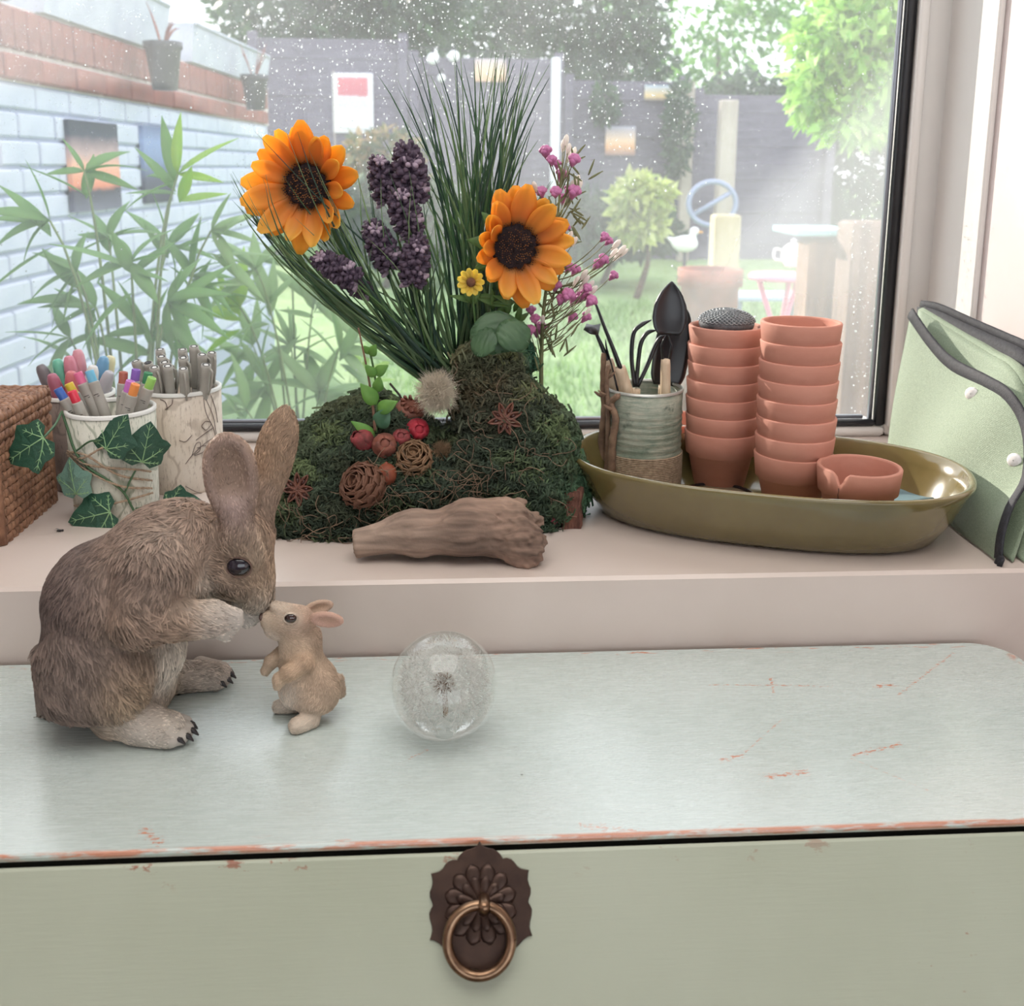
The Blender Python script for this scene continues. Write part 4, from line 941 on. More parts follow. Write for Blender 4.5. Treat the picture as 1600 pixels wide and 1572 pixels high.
obj('spout', MB().tube(spline([c+np.array((.04, 0, .03)), c+np.array((.06, 0, .045)), c+np.array((.074, 0, .078))]), [.012, .011, .010, .010, .009, .009, .008, .008, .008, .007, .007, .007, .007, .007, .006, .006, .006], 8), M_WHT, tt)
# brick-red planter with grasses
c = ground_at(1108, 500) if False else np.array((at(1108, 470, 4.3)[0], 4.3, gz(4.3))); zt = at(1108, 420, 4.3)[2]
tt = thing('garden_planter', 'large reddish terracotta planter on the lawn', 'planter', tuple(c)); h = zt-c[2]
obj('pot', MB().lathe([(.001, 0), (.10, 0), (.125, h*.9), (.14, h*.9), (.14, h), (.122, h), (.118, h*.85), (.001, h*.84)], 24, c), mat('garden_terracotta', (176, 112, 92), (140, 92, 80), 8, .85, bump=(20, .3, .01)), tt)
b = MB()
for k in range(24):
    a = R.uniform(0, 2*pi); q = c+np.array((.07*math.cos(a), .07*math.sin(a), h*.84)); b.tube(bez(q, q+np.array((.02*math.cos(a), .02*math.sin(a), .08)), q+np.array((.1*math.cos(a), .1*math.sin(a), R.uniform(.05, .13))), 4), [.004, .004, .003, .002, .0005], 4)
obj('grasses', b, M_YUC, tt, kind='stuff')
# white duck ornament
c = at(1070, 392, 6.6); c[2] = at(1070, 396, 6.6)[2]; sc_ = mpp(6.6)
tt = thing('duck_ornament', 'white duck ornament on the lawn edge', 'ornament', tuple(c))
SD = Sculpt(); SD.add(d_ell(c+np.array((0, 0, 15*sc_)), (20*sc_, 12*sc_, 13*sc_)), (238, 238, 240)); SD.add(d_cone(c+np.array((10*sc_, 0, 20*sc_)), c+np.array((13*sc_, 0, 33*sc_)), 6*sc_, 4.5*sc_), (238, 238, 240), k=.02)
SD.add(d_ell(c+np.array((14*sc_, 0, 35*sc_)), (7*sc_, 6*sc_, 6*sc_)), (238, 238, 240), k=.015); SD.add(d_cone(c+np.array((-16*sc_, 0, 18*sc_)), c+np.array((-27*sc_, 0, 24*sc_)), 6*sc_, 2*sc_), (238, 238, 240), k=.02)
V, Q = SD.mesh(c-np.array((32*sc_, 16*sc_, 2*sc_)), c+np.array((26*sc_, 16*sc_, 44*sc_)), sc_*1.6); obj('body', np_mesh('duck', V, Q, np.tile(np.array([[.85, .85, .87]]), (len(V), 1))), M_RESIN, tt)
obj('bill', MB().ell(c+np.array((23*sc_, 0, 33*sc_)), (5*sc_, 3*sc_, 1.8*sc_), 10, 6), mat('duck_bill', (224, 160, 70), rough=.5), tt)
b = MB(); b.tube([c+np.array((0, 0, 3*sc_)), np.array((c[0], c[1], gz(6.6)))], 3*sc_, 6); obj('stake', b, M_BLKP, tt)
# hoop ornament and broad pale plank
c = at(1113, 318, 7.4); b = MB(); rr = 37*mpp(7.4); b.tube([c+np.array((rr*math.cos(a), 0, rr*.9*math.sin(a))) for a in np.linspace(0, 2*pi, 41)], .02, 7, cap=False)
tt = thing('hoop_ornament', 'blue grey metal hoop ornament standing on the lawn', 'ornament', (c[0], c[1], gz(7.4))); M_HOOP = mat('blue_grey_metal', (150, 160, 190), rough=.5)
obj('hoop', b, M_HOOP, tt); b = MB(); b.tube([c+np.array((rr*.9*math.cos(.6), 0, rr*.8*math.sin(.6))), c-np.array((rr*.9*math.cos(.6), 0, rr*.8*math.sin(.6)))], .018, 6); obj('crossbar', b, M_HOOP, tt)
b = MB(); b.tube([c-np.array((0, 0, rr*.9)), np.array((c[0], c[1], gz(7.4)))], .016, 6); obj('stake', b, M_HOOP, tt)
post(1114, 1150, 335, 420, 5.2, 'low pale sawn timber block behind the planter', mat('sawn_timber', (206, 192, 160), (180, 164, 130), 6, .8, stretch=(1, 1, .2)))
c = ground_at(1200, 440); tt = thing('garden_bench', 'blue grey low bench behind the pink table', 'bench', tuple(at(1180, 470, 4.6)*np.array((1, 1, 0))+np.array((0, 0, gz(4.6)))))
q = at(1190, 462, 4.6)
for k in range(3): obj('slat', MB().box((q[0], 4.5+k*.09, q[2]), (.36, .07, .02), bev=.004), mat('bench_paint', (160, 186, 206), rough=.5), tt, smooth=False)
for sx_ in (-.14, .14): obj('leg', MB().box((q[0]+sx_, 4.58, (q[2]+gz(4.6))/2-.01), (.04, .16, q[2]-gz(4.6)-.02)), mat('bench_leg', (140, 160, 180), rough=.5), tt, smooth=False)

# ---- bamboo-like plants standing right outside
M_BAM = mat('bamboo_leaf', (156, 198, 124), (126, 172, 106), 6, .45, transl=.55)
M_BAML = mat('bamboo_leaf_backlit', (190, 222, 90), (150, 204, 84), 6, .45, transl=.5)  # brighter leaf copy, backlight painted into its colour
M_BAMP = mat('bamboo_leaf_pale', (178, 208, 150), (150, 186, 126), 6, .5, transl=.55)
M_STK = mat('bamboo_stem', (128, 150, 92), (104, 122, 78), 20, .5)
def lance(L, W_, droop, fold=.25, n=7):
    b = MB(); rows = []
    for i in range(n+1):
        u = i/n; w = W_*(math.sin(pi*min(1, u*1.02)**.75)**.9)*.5+.0004; x = L*u; z = -droop*L*u*u
        rows.append([(x, -w, z+fold*w), (x, 0, z), (x, w, z+fold*w)])
    b.sheet(rows, .0005); return b.mesh('leaf')
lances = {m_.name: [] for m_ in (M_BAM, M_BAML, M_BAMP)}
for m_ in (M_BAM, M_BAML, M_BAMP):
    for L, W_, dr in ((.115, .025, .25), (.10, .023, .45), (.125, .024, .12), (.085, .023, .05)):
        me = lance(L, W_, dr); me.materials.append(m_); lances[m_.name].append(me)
def bamboo(lab, base, nodes, Y, m_def, scale=1.):
    p0 = at(base[0], base[1], Y); gb = gz(Y); tt = thing('bamboo_plant', lab, 'plant', (p0[0], Y, gb))
    for (px, py, nl, spread, a0, m_) in nodes:
        q = at(px, py, Y+R.uniform(-.12, .12)); foot = np.array((p0[0]+R.uniform(-.05, .05), Y+R.uniform(-.05, .05), gb))
        nl = int(nl*1.25)
        st = obj('stem', MB().tube(bez(foot, np.array((p0[0]+(q[0]-p0[0])*.25, Y, q[2]-.15)), q, 10), [.0045-.0028*i/10 for i in range(11)], 6), M_STK, tt)
        for k in range(nl):
            a = a0+(k/(max(1, nl-1))-.5)*spread+R.uniform(-.15, .15); d = np.array((math.cos(a), R.uniform(-.55, .55), math.sin(a)))
            off = q+np.array((0, 0, -R.uniform(0, .05))) if k % 2 else q
            M_ = frame(off, d, np.array((0, R.uniform(-1, .2), 1.))+R.uniform(-.5, .5)*np.array((1, 0, 0))) @ Matrix.Scale(scale*R.uniform(.8, 1.15), 4)
            obj('leaf', R.choice(lances[(m_ or m_def).name]), None, tt, mw=M_)
bamboo('leafy bamboo plant outside the pane above the marker pens', (205, 640), (
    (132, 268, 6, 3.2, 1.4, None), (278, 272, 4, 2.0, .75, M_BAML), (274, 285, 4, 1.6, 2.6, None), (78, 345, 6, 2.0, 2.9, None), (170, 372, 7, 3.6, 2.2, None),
    (262, 385, 8, 4.0, 1.0, None), (120, 425, 7, 2.6, 3.1, None), (300, 430, 8, 3.0, .2, None), (205, 410, 8, 4.6, 1.5, None), (150, 480, 7, 2.8, 3.4, None),
    (262, 470, 8, 3.2, -.2, None), (110, 528, 6, 2.0, 3.2, None), (235, 520, 8, 4.0, 1.5, None), (330, 360, 6, 2.0, .2, M_BAMP)), 1.75, M_BAM, .92)
bamboo('paler bamboo plant outside the pane behind the moss', (470, 690), (
    (400, 420, 6, 2.6, 2.4, None), (455, 400, 6, 3.0, 1.6, None), (420, 475, 7, 3.4, 2.6, None), (490, 470, 7, 3.4, 1.2, None), (395, 540, 7, 3.0, 2.9, None), (455, 540, 8, 4.0, 1.6, None),
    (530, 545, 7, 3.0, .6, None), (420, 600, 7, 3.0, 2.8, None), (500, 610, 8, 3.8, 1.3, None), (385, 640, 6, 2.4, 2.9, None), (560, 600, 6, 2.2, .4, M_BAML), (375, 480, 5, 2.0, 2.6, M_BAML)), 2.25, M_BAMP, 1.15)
# ------------------------------------------------------------------ left end of the sill: basket, cups, pens, ivy
M_WIC = mat('wicker', (168, 126, 98), (126, 90, 70), 90, .6, bump=(300, .3, .001), stretch=(1, 1, 1))
M_WIN = mat('wicker_inner', (62, 48, 42), rough=.9)
nA, fA = onz(4, 852, ZS), onz(84, 784, ZS); uB = (fA-nA); LB = np.linalg.norm(uB); uB /= LB; lB = np.array((-uB[1], uB[0], 0)); wB = .17
hB, hL = .090, .024
bk = thing('wicker_basket', 'woven brown wicker basket with a lid cut by the left edge', 'basket', tuple(nA+uB*LB/2+lB*wB/2))
up = np.array((0, 0, 1.))
def slab(o, a, b_, c, i=0): return MB().add([tuple(o+a*x+b_*y+c*z) for z in (0, 1) for x, y in ((0, 0), (1, 0), (1, 1), (0, 1))], [(3, 2, 1, 0), (4, 5, 6, 7), (0, 1, 5, 4), (1, 2, 6, 5), (2, 3, 7, 6), (3, 0, 4, 7)])
ins = .004
o_body = obj('body', slab(nA+uB*ins+lB*ins, uB*(LB-2*ins), lB*(wB-2*ins), up*(hB-.002)), M_WIN, bk, smooth=False)
lid0 = nA-uB*.002-lB*.002+up*(hB+.005); o_lid = obj('lid', slab(lid0+uB*ins+lB*ins+up*.003, uB*(LB+.004-2*ins), lB*(wB+.004-2*ins), up*(hL-.006)), M_WIN, bk, smooth=False)
def weave(b, o, a, c, la, lc, nrm, cell=.0078):
    na_, nc_ = int(la/cell), int(lc/cell); ca, cc_ = la/na_, lc/nc_
    for i in range(na_):
        for j in range(nc_):
            hor = ((i+j) // 2) % 2 == 0
            p_ = o+a*ca*(i+.5)+c*cc_*(j+.5); A, B_ = (a, c) if hor else (c, a); l_, w_ = (ca*.98, cc_*.47) if hor else (cc_*.98, ca*.47)
            sk = R.uniform(-.18, .18); rows = []
            for u in (-1, -.5, 0, .5, 1):
                hgt = .0030*(1-u*u)+.0006
                rows.append([p_+A*l_*u*.62+B_*(w_*v+sk*l_*u)+nrm*(hgt-.0009*v*v) for v in (-1, 0, 1)])
            b.sheet(rows, .0012)
b = MB(); weave(b, nA+lB*0, uB, up, LB, hB, -lB); weave(b, nA, lB, up, wB, hB, -uB); weave(b, nA+uB*LB, lB, up, wB, hB, uB)
obj('side_weave', b, M_WIC, o_body, kind='stuff')
b = MB(); weave(b, lid0+up*(hL-.003), uB, lB, LB+.004, wB+.004, up); weave(b, lid0, uB, up, LB+.004, hL, -lB); weave(b, lid0+uB*(LB+.004), lB, up, wB+.004, hL, uB)
obj('lid_weave', b, M_WIC, o_lid, kind='stuff')
b = MB()
for z_, p0 in ((hB, nA), (0, nA-up*hB+up*(hB+.004)), (hB+.006, nA), (hB+hL+.003, nA)):
    p0 = np.array((p0[0], p0[1], ZS+z_)) if True else p0
    cs = [p0, p0+uB*LB, p0+uB*LB+lB*wB, p0+lB*wB, p0]
    for q0, q1 in zip(cs[:-1], cs[1:]):
        for ph in (0, pi):
            n_ = int(np.linalg.norm(q1-q0)/.004); dd = (q1-q0)/np.linalg.norm(q1-q0); sdv = np.cross(dd, up)
            b.tube([q0+(q1-q0)*k/n_+(up*math.sin(k*1.1+ph)+sdv*math.cos(k*1.1+ph))*.0022 for k in range(n_+1)], .0024, 5)
for q0 in (nA, nA+uB*LB, nA+lB*wB, nA+uB*LB+lB*wB): b.tube([q0+up*.001, q0+up*hB], .0042, 7)
obj('braided_rim', b, M_WIC, bk, kind='stuff')

# ---- decorated tins used as pen pots
def cup_mat(name, c1, c2, c3, sc_=40, fib=.5):
    t = NT(name); v = t.coords('Object'); n1 = t.noise(v, 18, 5, .6); n2 = t.noise(t.coords('Object', (60, 60, 14), (.3, .4, 0)), 7, 5, .7)
    wv = t.n('ShaderNodeTexWave', {'Scale': 9., 'Distortion': 14., 'Detail': 3., 'Detail Scale': 1.4}); t.put(wv.inputs['Vector'], v)
    col = t.mix(t.remap(n1, .35, .65), srgb(c1), srgb(c2)); col = t.mix(t.math('MULTIPLY', t.remap(n2, .54, .66), fib), col, srgb(c3))
    col = t.mix(t.math('MULTIPLY', t.remap(wv.outputs[1], .06, .0), fib*.8), col, srgb(c3))
    p = t.n('ShaderNodeBsdfPrincipled', {'Base Color': col, 'Roughness': .65}); t.put(p.inputs['Normal'], t.bump(n2, .35, .001)); return t.done(p)
M_CUPF = cup_mat('botanical_paper', (226, 224, 212), (206, 208, 192), (112, 126, 100), fib=.75)
M_CUPR = cup_mat('insect_print_paper', (232, 222, 210), (216, 202, 186), (150, 132, 116), fib=.6)
M_CUPD = cup_mat('grey_bark_paper', (146, 132, 124), (118, 106, 100), (86, 76, 72), fib=.6)
M_RIMW = mat('paper_rim', (232, 232, 228), rough=.5); M_TIN = mat('tin_inside', (128, 130, 130), rough=.3, metal=.9)
def cup(lab, base_px, top_px, r0, r1, m_, name='pen_pot', cat='pot', z0=ZS):
    c = onz(*base_px, z0); h = at(top_px[0], top_px[1], c[1])[2]-z0
    tt = thing(name, lab, cat, tuple(c), 'decorated tins on the sill')
    obj('wall', MB().lathe([(.001, 0), (r0*.98, 0), (r0, .002), (r1, h), (r1-.0022, h), (r0-.0022, .004), (.001, .004)], 48, c), m_, tt)
    obj('rim', MB().lathe([(r1-.0028, h-.002), (r1-.0026, h+.0012), (r1-.001, h+.002), (r1+.0006, h+.001), (r1+.0006, h-.002)], 48, c), M_RIMW, tt)
    return tt, c, h
cF, pF, hF = cup('cream leaf-print pen pot wrapped with ivy and twine', (184, 796), (167, 638), .0395, .0415, M_CUPF)
cD, pD, hD = cup('grey bark-covered pen pot behind the ivy-wrapped one', (133, 757), (117, 614), .031, .036, M_CUPD)
cR, pR, hR = cup('cream pen pot printed with dragonfly drawings', (290, 756), (279, 605), .0405, .0415, M_CUPR)
# dragonfly line drawings on the right-hand pot (flat print, raised a hair)
b = MB()
def on_cup(c, r_, px, py, off=.0004):
    d = ray(px, py); o_ = CAM-np.array(c); A_ = d[0]**2+d[1]**2; B_ = 2*(o_[0]*d[0]+o_[1]*d[1]); C_ = o_[0]**2+o_[1]**2-(r_+off)**2
    q = B_*B_-4*A_*C_
    tt_ = (-B_-math.sqrt(q))/(2*A_) if q > 0 else -B_/(2*A_); return CAM+d*tt_
def line_on(b, c, r_, pts, w=.00035): b.tube([on_cup(c, r_, *p_) for p_ in spline([(x, y, 0) for x, y in pts], 5) for p_ in [p_[:2]]], w, 4)
for ln in ([(290, 725), (300, 712), (320, 693), (338, 682)], [(300, 712), (306, 694), (313, 692), (312, 704), (303, 711)], [(304, 712), (318, 706), (322, 696), (308, 700)], [(306, 688), (322, 676), (334, 668)],
           [(318, 622), (322, 645), (333, 668), (339, 690)], [(322, 624), (333, 650), (338, 678)], [(330, 618), (337, 640), (340, 660)], [(262, 640), (258, 628), (250, 624)], [(258, 640), (268, 632), (270, 624)], [(315, 665), (322, 658), (330, 662), (322, 672), (315, 666)],
           [(290, 760), (310, 770), (330, 772)], [(300, 680), (290, 690), (280, 688)]):
    line_on(b, pR, .0412, ln)
obj('drawing', b, mat('ink', (112, 96, 92), rough=.7), cR, label='fine dragonfly line drawing', kind='stuff')

# ---- markers and pens
M_BAR = mat('grey_barrel', (176, 172, 164), (166, 162, 154), 60, .35); M_NIBW = mat('white_cap_end', (236, 236, 234), rough=.35); M_INK = mat('black_print', (52, 52, 54), rough=.5)
CAPM = {}
def capm(c):
    if c not in CAPM: CAPM[c] = mat('cap_%d_%d_%d' % c, c, rough=.3, sss=.0)
    return CAPM[c]
def marker(lab, cup_c, cup_r, px, py, col, style, dY, base_off, name='marker_pen', grp=None):
    """style: ring (flat barrel with coloured open cap), round (large rounded coloured cap), pen (grey fineliner with clip)"""
    top = at(px, py, cup_c[1]+dY); bot = np.array(cup_c)+np.array((base_off[0], base_off[1], .006)); d = top-bot; L = np.linalg.norm(d); d /= L
    tt = thing(name, lab, 'pen', tuple(bot), grp); M_ = zframe(bot, d, (1, 0, 0))
    if style == 'ring':
        r_ = .0054; oval = .82
        obj('barrel', MB().lathe([(.001, 0), (r_*.8, .001), (r_, .01), (r_, L-.013), (r_*.93, L-.0115), (.001, L-.0115)], 20, M=M_, sy=oval), M_BAR, tt)
        obj('colour_cap', MB().lathe([(r_*.80, L-.0120), (r_*.80, L-.001), (r_*.76, L), (r_*.55, L), (r_*.50, L-.004), (.001, L-.0045)], 20, M=M_, sy=oval), capm(col), tt)
        q = MB()
        for z_, l_ in ((.020, .0050), (.022, .0022)): q.tube([M_ @ Vector((-.0025+k*l_/4+(.003 if l_ < .003 else 0), -r_*oval*.99, L-z_-.004)) for k in range(5)], .00028, 4)
        obj('print_mark', q, M_INK, tt)
    elif style == 'round':
        r_ = .0070
        obj('barrel', MB().lathe([(.001, 0), (r_*.8, .001), (r_*.86, .01), (r_*.86, L-.040), (.001, L-.040)], 20, M=M_), M_BAR, tt)
        obj('colour_cap', MB().lathe([(r_*.9, L-.046), (r_, L-.045), (r_, L-.016), (r_*.86, L-.006), (r_*.62, L-.0012), (r_*.35, L), (r_*.20, L-.0012), (.001, L-.0014)], 22, M=M_), capm(col), tt)
    else:
        r_ = .0047
        obj('barrel', MB().lathe([(.001, 0), (r_*.6, .001), (r_*.9, .012), (r_*.9, L-.044), (.001, L-.044)], 18, M=M_), M_BAR, tt)
        cp = obj('cap', MB().lathe([(r_, L-.046), (r_*1.05, L-.040), (r_*1.08, L-.004), (r_, L), (r_*.80, L), (r_*.72, L-.0015), (.001, L-.0016)], 20, M=M_), M_BAR, tt)
        obj('cap_ring', MB().lathe([(r_*.80, L-.0001), (r_*.74, L+.0004), (r_*.66, L-.0002)], 18, M=M_), M_INK, cp)
        obj('cap_end', MB().lathe([(r_*.48, L-.0014), (r_*.46, L+.0002), (r_*.16, L+.0003), (.0003, L-.0008)], 16, M=M_), M_NIBW if col is None else capm(col), cp)
        q = MB(); a = R.uniform(-1.2, .4); ca, sa = math.cos(a), math.sin(a)
        q.tube([M_ @ Vector((ca*r_*k, sa*r_*k, L-z_)) for k, z_ in ((1., .003), (1.7, .006), (1.75, .020), (1.2, .033))], [.0012, .0012, .0011, .0009], 6)
        obj('clip', q, M_BAR, cp)
for (px, py, col, st, dY, bo, cu, nm) in (
    (62, 570, (118, 112, 116), 'round', .004, (.012, -.002), 0, 'dark grey'), (88, 561, (112, 188, 162), 'round', .012, (.010, .006), 0, 'sea green'), (80, 584, (176, 104, 124), 'round', -.022, (.010, -.012), 0, 'maroon pink'),
    (107, 556, (206, 134, 150), 'round', .008, (.004, .008), 0, 'rose pink'), (121, 546, (212, 150, 162), 'round', .020, (.004, .014), 0, 'tall pale rose'), (111, 580, (204, 112, 118), 'round', -.018, (-.006, -.008), 0, 'coral red'),
    (146, 571, (222, 220, 218), 'round', .002, (-.010, .006), 0, 'white'), (163, 557, (112, 160, 196), 'round', .018, (-.008, .012), 0, 'sky blue'), (174, 556, (216, 210, 172), 'round', .030, (-.012, .016), 0, 'cream'),
    (172, 580, (186, 184, 192), 'round', -.006, (-.014, .0), 0, 'lilac grey'),
    (90, 607, (70, 110, 190), 'ring', -.014, (.014, -.006), 1, 'blue'), (107, 599, (232, 206, 74), 'ring', .006, (.012, .010), 1, 'yellow'), (112, 611, (226, 62, 84), 'ring', -.022, (.010, -.014), 1, 'red'),
    (121, 582, (232, 118, 158), 'ring', .004, (.020, .004), 1, 'bright pink'), (139, 579, (122, 194, 226), 'ring', .006, (.022, -.004), 1, 'light blue'), (204, 595, (206, 122, 206), 'ring', -.010, (-.016, -.004), 1, 'magenta'),
    (212, 600, (240, 152, 84), 'ring', -.022, (-.014, -.012), 1, 'orange'), (238, 590, (158, 212, 112), 'ring', -.008, (-.012, .002), 1, 'lime green'), (213, 577, (146, 106, 196), 'ring', .018, (-.004, .016), 1, 'purple'),
    (232, 582, (70, 146, 104), 'ring', .014, (.002, .014), 1, 'dark green'), (193, 581, (182, 104, 88), 'ring', .022, (-.006, .020), 1, 'rust brown')):
    marker('%s capped marker pen standing in the %s' % (nm, 'ivy-wrapped pot' if cu else 'grey pot'), pF if cu else pD, .04, px, py, col, st, dY, bo, grp='marker pens in the pots')
for k, (px, py, dY, bo, lab) in enumerate(((212, 564, -.004, (-.004, -.006), 'leftmost'), (241, 574, -.024, (-.010, -.016), 'front left'), (262, 572, -.026, (-.004, -.018), 'front middle'), (252, 557, .004, (-.012, .004), 'second row left'),
     (257, 566, -.010, (-.002, .0), 'second row middle'), (286, 559, -.004, (.004, .006), 'second row right'), (286, 576, -.028, (.010, -.020), 'front right'), (250, 546, .020, (-.014, .016), 'slanting back left'), (285, 546, .018, (.0, .018), 'back middle'),
     (303, 541, .016, (.008, .016), 'tallest back'), (322, 570, -.018, (.012, -.012), 'clip showing'), (316, 554, .0, (.014, .002), 'right side'), (331, 551, .008, (.018, .010), 'rightmost'), (231, 567, -.006, (-.012, .010), 'black ended'))):
    marker('%s grey fineliner pen in the dragonfly-print pot' % lab, pR, .04, px, py, (44, 44, 48) if k == 13 else None, 'pen', dY-.014, (bo[0], bo[1]+.012), 'fineliner_pen', 'fineliners in the dragonfly pot')

# ---- ivy garland and twine round the front pot
M_IVY = mat('ivy_leaf', (62, 104, 84), (44, 82, 66), 40, .4, transl=.15); M_IVYL = mat('ivy_leaf_pale', (138, 176, 160), (116, 156, 142), 40, .45, transl=.2)
M_VEIN = mat('ivy_vein', (150, 190, 140), rough=.5); M_VINE = mat('ivy_stem', (70, 104, 72), rough=.5); M_TWINE = mat('jute_twine', (186, 164, 140), (150, 130, 110), 300, .9)
ivo = [(0, 0), (-.20, -.14), (-.46, -.02), (-.47, .22), (-.60, .48), (-.36, .62), (0, 1.02), (.36, .62), (.60, .48), (.47, .22), (.46, -.02), (.20, -.14)]
def ivy_leaf_mesh(cup_=.16):
    b = MB(); o = []
    n = len(ivo)
    for i in range(n):
        p_, q_ = np.array(ivo[i]), np.array(ivo[(i+1) % n]); o += [p_, (p_+q_)/2*1.03]
    f = lambda p_: (p_[0], p_[1], -cup_*abs(p_[0])*.8-.12*p_[1]**2+.03*math.sin(9*p_[0]))
    c = np.array((0, .3)); mid = [c+(p_-c)*.5 for p_ in o]; m = len(o)
    for s_ in (.006, -.006):
        vs = [f(c)]+[f(p_) for p_ in mid]+[f(p_) for p_ in o]; vs = [(x, y, z+s_) for x, y, z in vs]
        fs = [(0, 1+i, 1+(i+1) % m) for i in range(m)]+[(1+i, 1+m+i, 1+m+(i+1) % m, 1+(i+1) % m) for i in range(m)]
        if s_ < 0: fs = [tuple(reversed(q)) for q in fs]
        b.add(vs, fs)
    b.f += [(1+m+i, 1+m+(i+1) % m, 2+3*m+(i+1) % m, 2+3*m+i)[::-1] for i in range(m)]
    v = MB()
    for e_ in ((0, 1.0), (-.55, .49), (.55, .49), (-.42, 0), (.42, 0)):
        P_ = [np.array(e_)*u for u in np.linspace(0, .95, 7)]; v.tube([np.array(f(p_))+np.array((0, 0, .010)) for p_ in P_], [.016*(1-.6*k/6) for k in range(7)], 5)
        for u in (.35, .6, .8):
            for s_ in (-1, 1):
                d = np.array(e_); nn = np.array((-d[1], d[0]))*s_; p0 = d*u; p1 = d*(u+.14)+nn*.16*(1-u*.5)
                v.tube([np.array(f(p0))+np.array((0, 0, .009)), np.array(f((p0+p1)/2))+np.array((0, 0, .009)), np.array(f(p1))+np.array((0, 0, .008))], [.008, .007, .003], 4)
    return b.mesh('leaf', False), v.mesh('veins')
LM, VM = ivy_leaf_mesh(); LM.materials.append(M_IVY); VM.materials.append(M_VEIN); LM2, VM2 = LM.copy(), VM; LM2.materials.clear(); LM2.materials.append(M_IVYL)
iv = thing('ivy_garland', 'artificial ivy vine with dark veined leaves wound round the pen pot', 'garland', tuple(pF))
for (bx, by, tx, ty, Y, nx_, sc_, pale) in ((68, 684, 6, 722, pF[1]-.075, -.2, 1.0, 0), (166, 702, 196, 648, pF[1]-.046, -.1, .98, 0), (222, 722, 236, 662, pF[1]-.036, .5, 1.0, 0), (119, 772, 104, 720, pF[1]-.044, -.5, 1.05, 1),
                               (262, 792, 312, 782, pF[1]-.02, .3, 1.0, 0), (172, 800, 110, 836, pF[1]-.05, -.1, .95, 0)):
    p0, p1 = at(bx, by, Y), at(tx, ty, Y-(.0 if by < 790 else .0)); d = p1-p0; L = np.linalg.norm(d)*sc_
    if p1[2] < ZS+.006: d = d+np.array((0, 0, ZS+.006-p1[2]))
    nrm = np.array((nx_, -1., .35)); nrm -= nrm@d/(d@d)*d; nrm /= np.linalg.norm(nrm); xd = np.cross(d/np.linalg.norm(d), nrm)
    M_ = frame(p0, xd, nrm) @ Matrix.Scale(L, 4)
    lf = obj('leaf', LM2 if pale else LM, None, iv, mw=M_); obj('veins', VM, None, lf, mw=M_)
b = MB(); b.tube(spline([at(68, 684, pF[1]-.075), at(86, 664, pF[1]-.05), at(94, 648, pF[1]-.034), at(97, 643, pF[1]-.030)]), .0012, 6)
def wrapc(pts, off=.0016): return [on_cup(pF, .0412, x, y, off) for x, y in pts]
b.tube(spline(wrapc([(98, 646), (106, 672), (118, 706), (140, 732), (165, 748), (192, 768), (206, 792), (214, 806)], .0018)), .0013, 6); b.tube(spline(wrapc([(120, 704), (140, 690), (160, 688)], .002)), .0010, 5); b.tube(spline(wrapc([(195, 770), (205, 748), (212, 735)], .002)), .0010, 5)
b.tube(spline(wrapc([(212, 795), (235, 790), (252, 788)], .002)), .0009, 5)
obj('vine', b, M_VINE, iv)
tw = thing('jute_twine', 'brown jute twine wound loosely round the ivy-wrapped pot', 'twine', tuple(pF))
for pts in ([(105, 704), (130, 724), (170, 731), (215, 734), (236, 737)], [(104, 708), (128, 716), (160, 700), (200, 688), (226, 680)], [(106, 712), (140, 738), (190, 760), (238, 763)], [(116, 790), (140, 794), (190, 784), (239, 770)], [(106, 706), (135, 712), (185, 742), (238, 751)]):
    q = spline([on_cup(pF, .0412, x, y, .0024) for x, y in pts], 14)
    for ph in (0, pi):
        b = MB(); b.tube([p_+np.array((0, -math.cos(k*1.3+ph), math.sin(k*1.3+ph)))*.00055 for k, p_ in enumerate(q)], .0008, 5); obj('strand', b, M_TWINE, tw)
# dead fly lying on the sill
c = onz(93, 831, ZS); fl = thing('fly', 'tiny dead fly lying on the sill by the basket', 'insect', tuple(c)); M_FLY = mat('fly_body', (48, 44, 48), rough=.4)
b = MB(); b.ell(c+np.array((0, 0, .0012)), (.0026, .0012, .0011), 10, 7); b.ell(c+np.array((.0030, 0, .0013)), .0010, 8, 6); obj('body', b, M_FLY, fl)
for s_ in (-1, 1): obj('wing', MB().sheet([[c+np.array((-.001, s_*.0004, .0018)), c+np.array((.0006, s_*.0008, .0018))], [c+np.array((-.0045, s_*.0016, .0026)), c+np.array((-.0028, s_*.0028, .0026))]], .0001), mat('fly_wing', (150, 146, 146), rough=.3), fl)
b = MB()
for k in range(6): s_ = 1 if k % 2 else -1; x = -.001+.001*(k//2); b.tube([c+np.array((x, s_*.0008, .001)), c+np.array((x*1.5, s_*.0022, .0016)), c+np.array((x*2, s_*.0030, .0002))], .00012, 4)
obj('legs', b, M_FLY, fl)
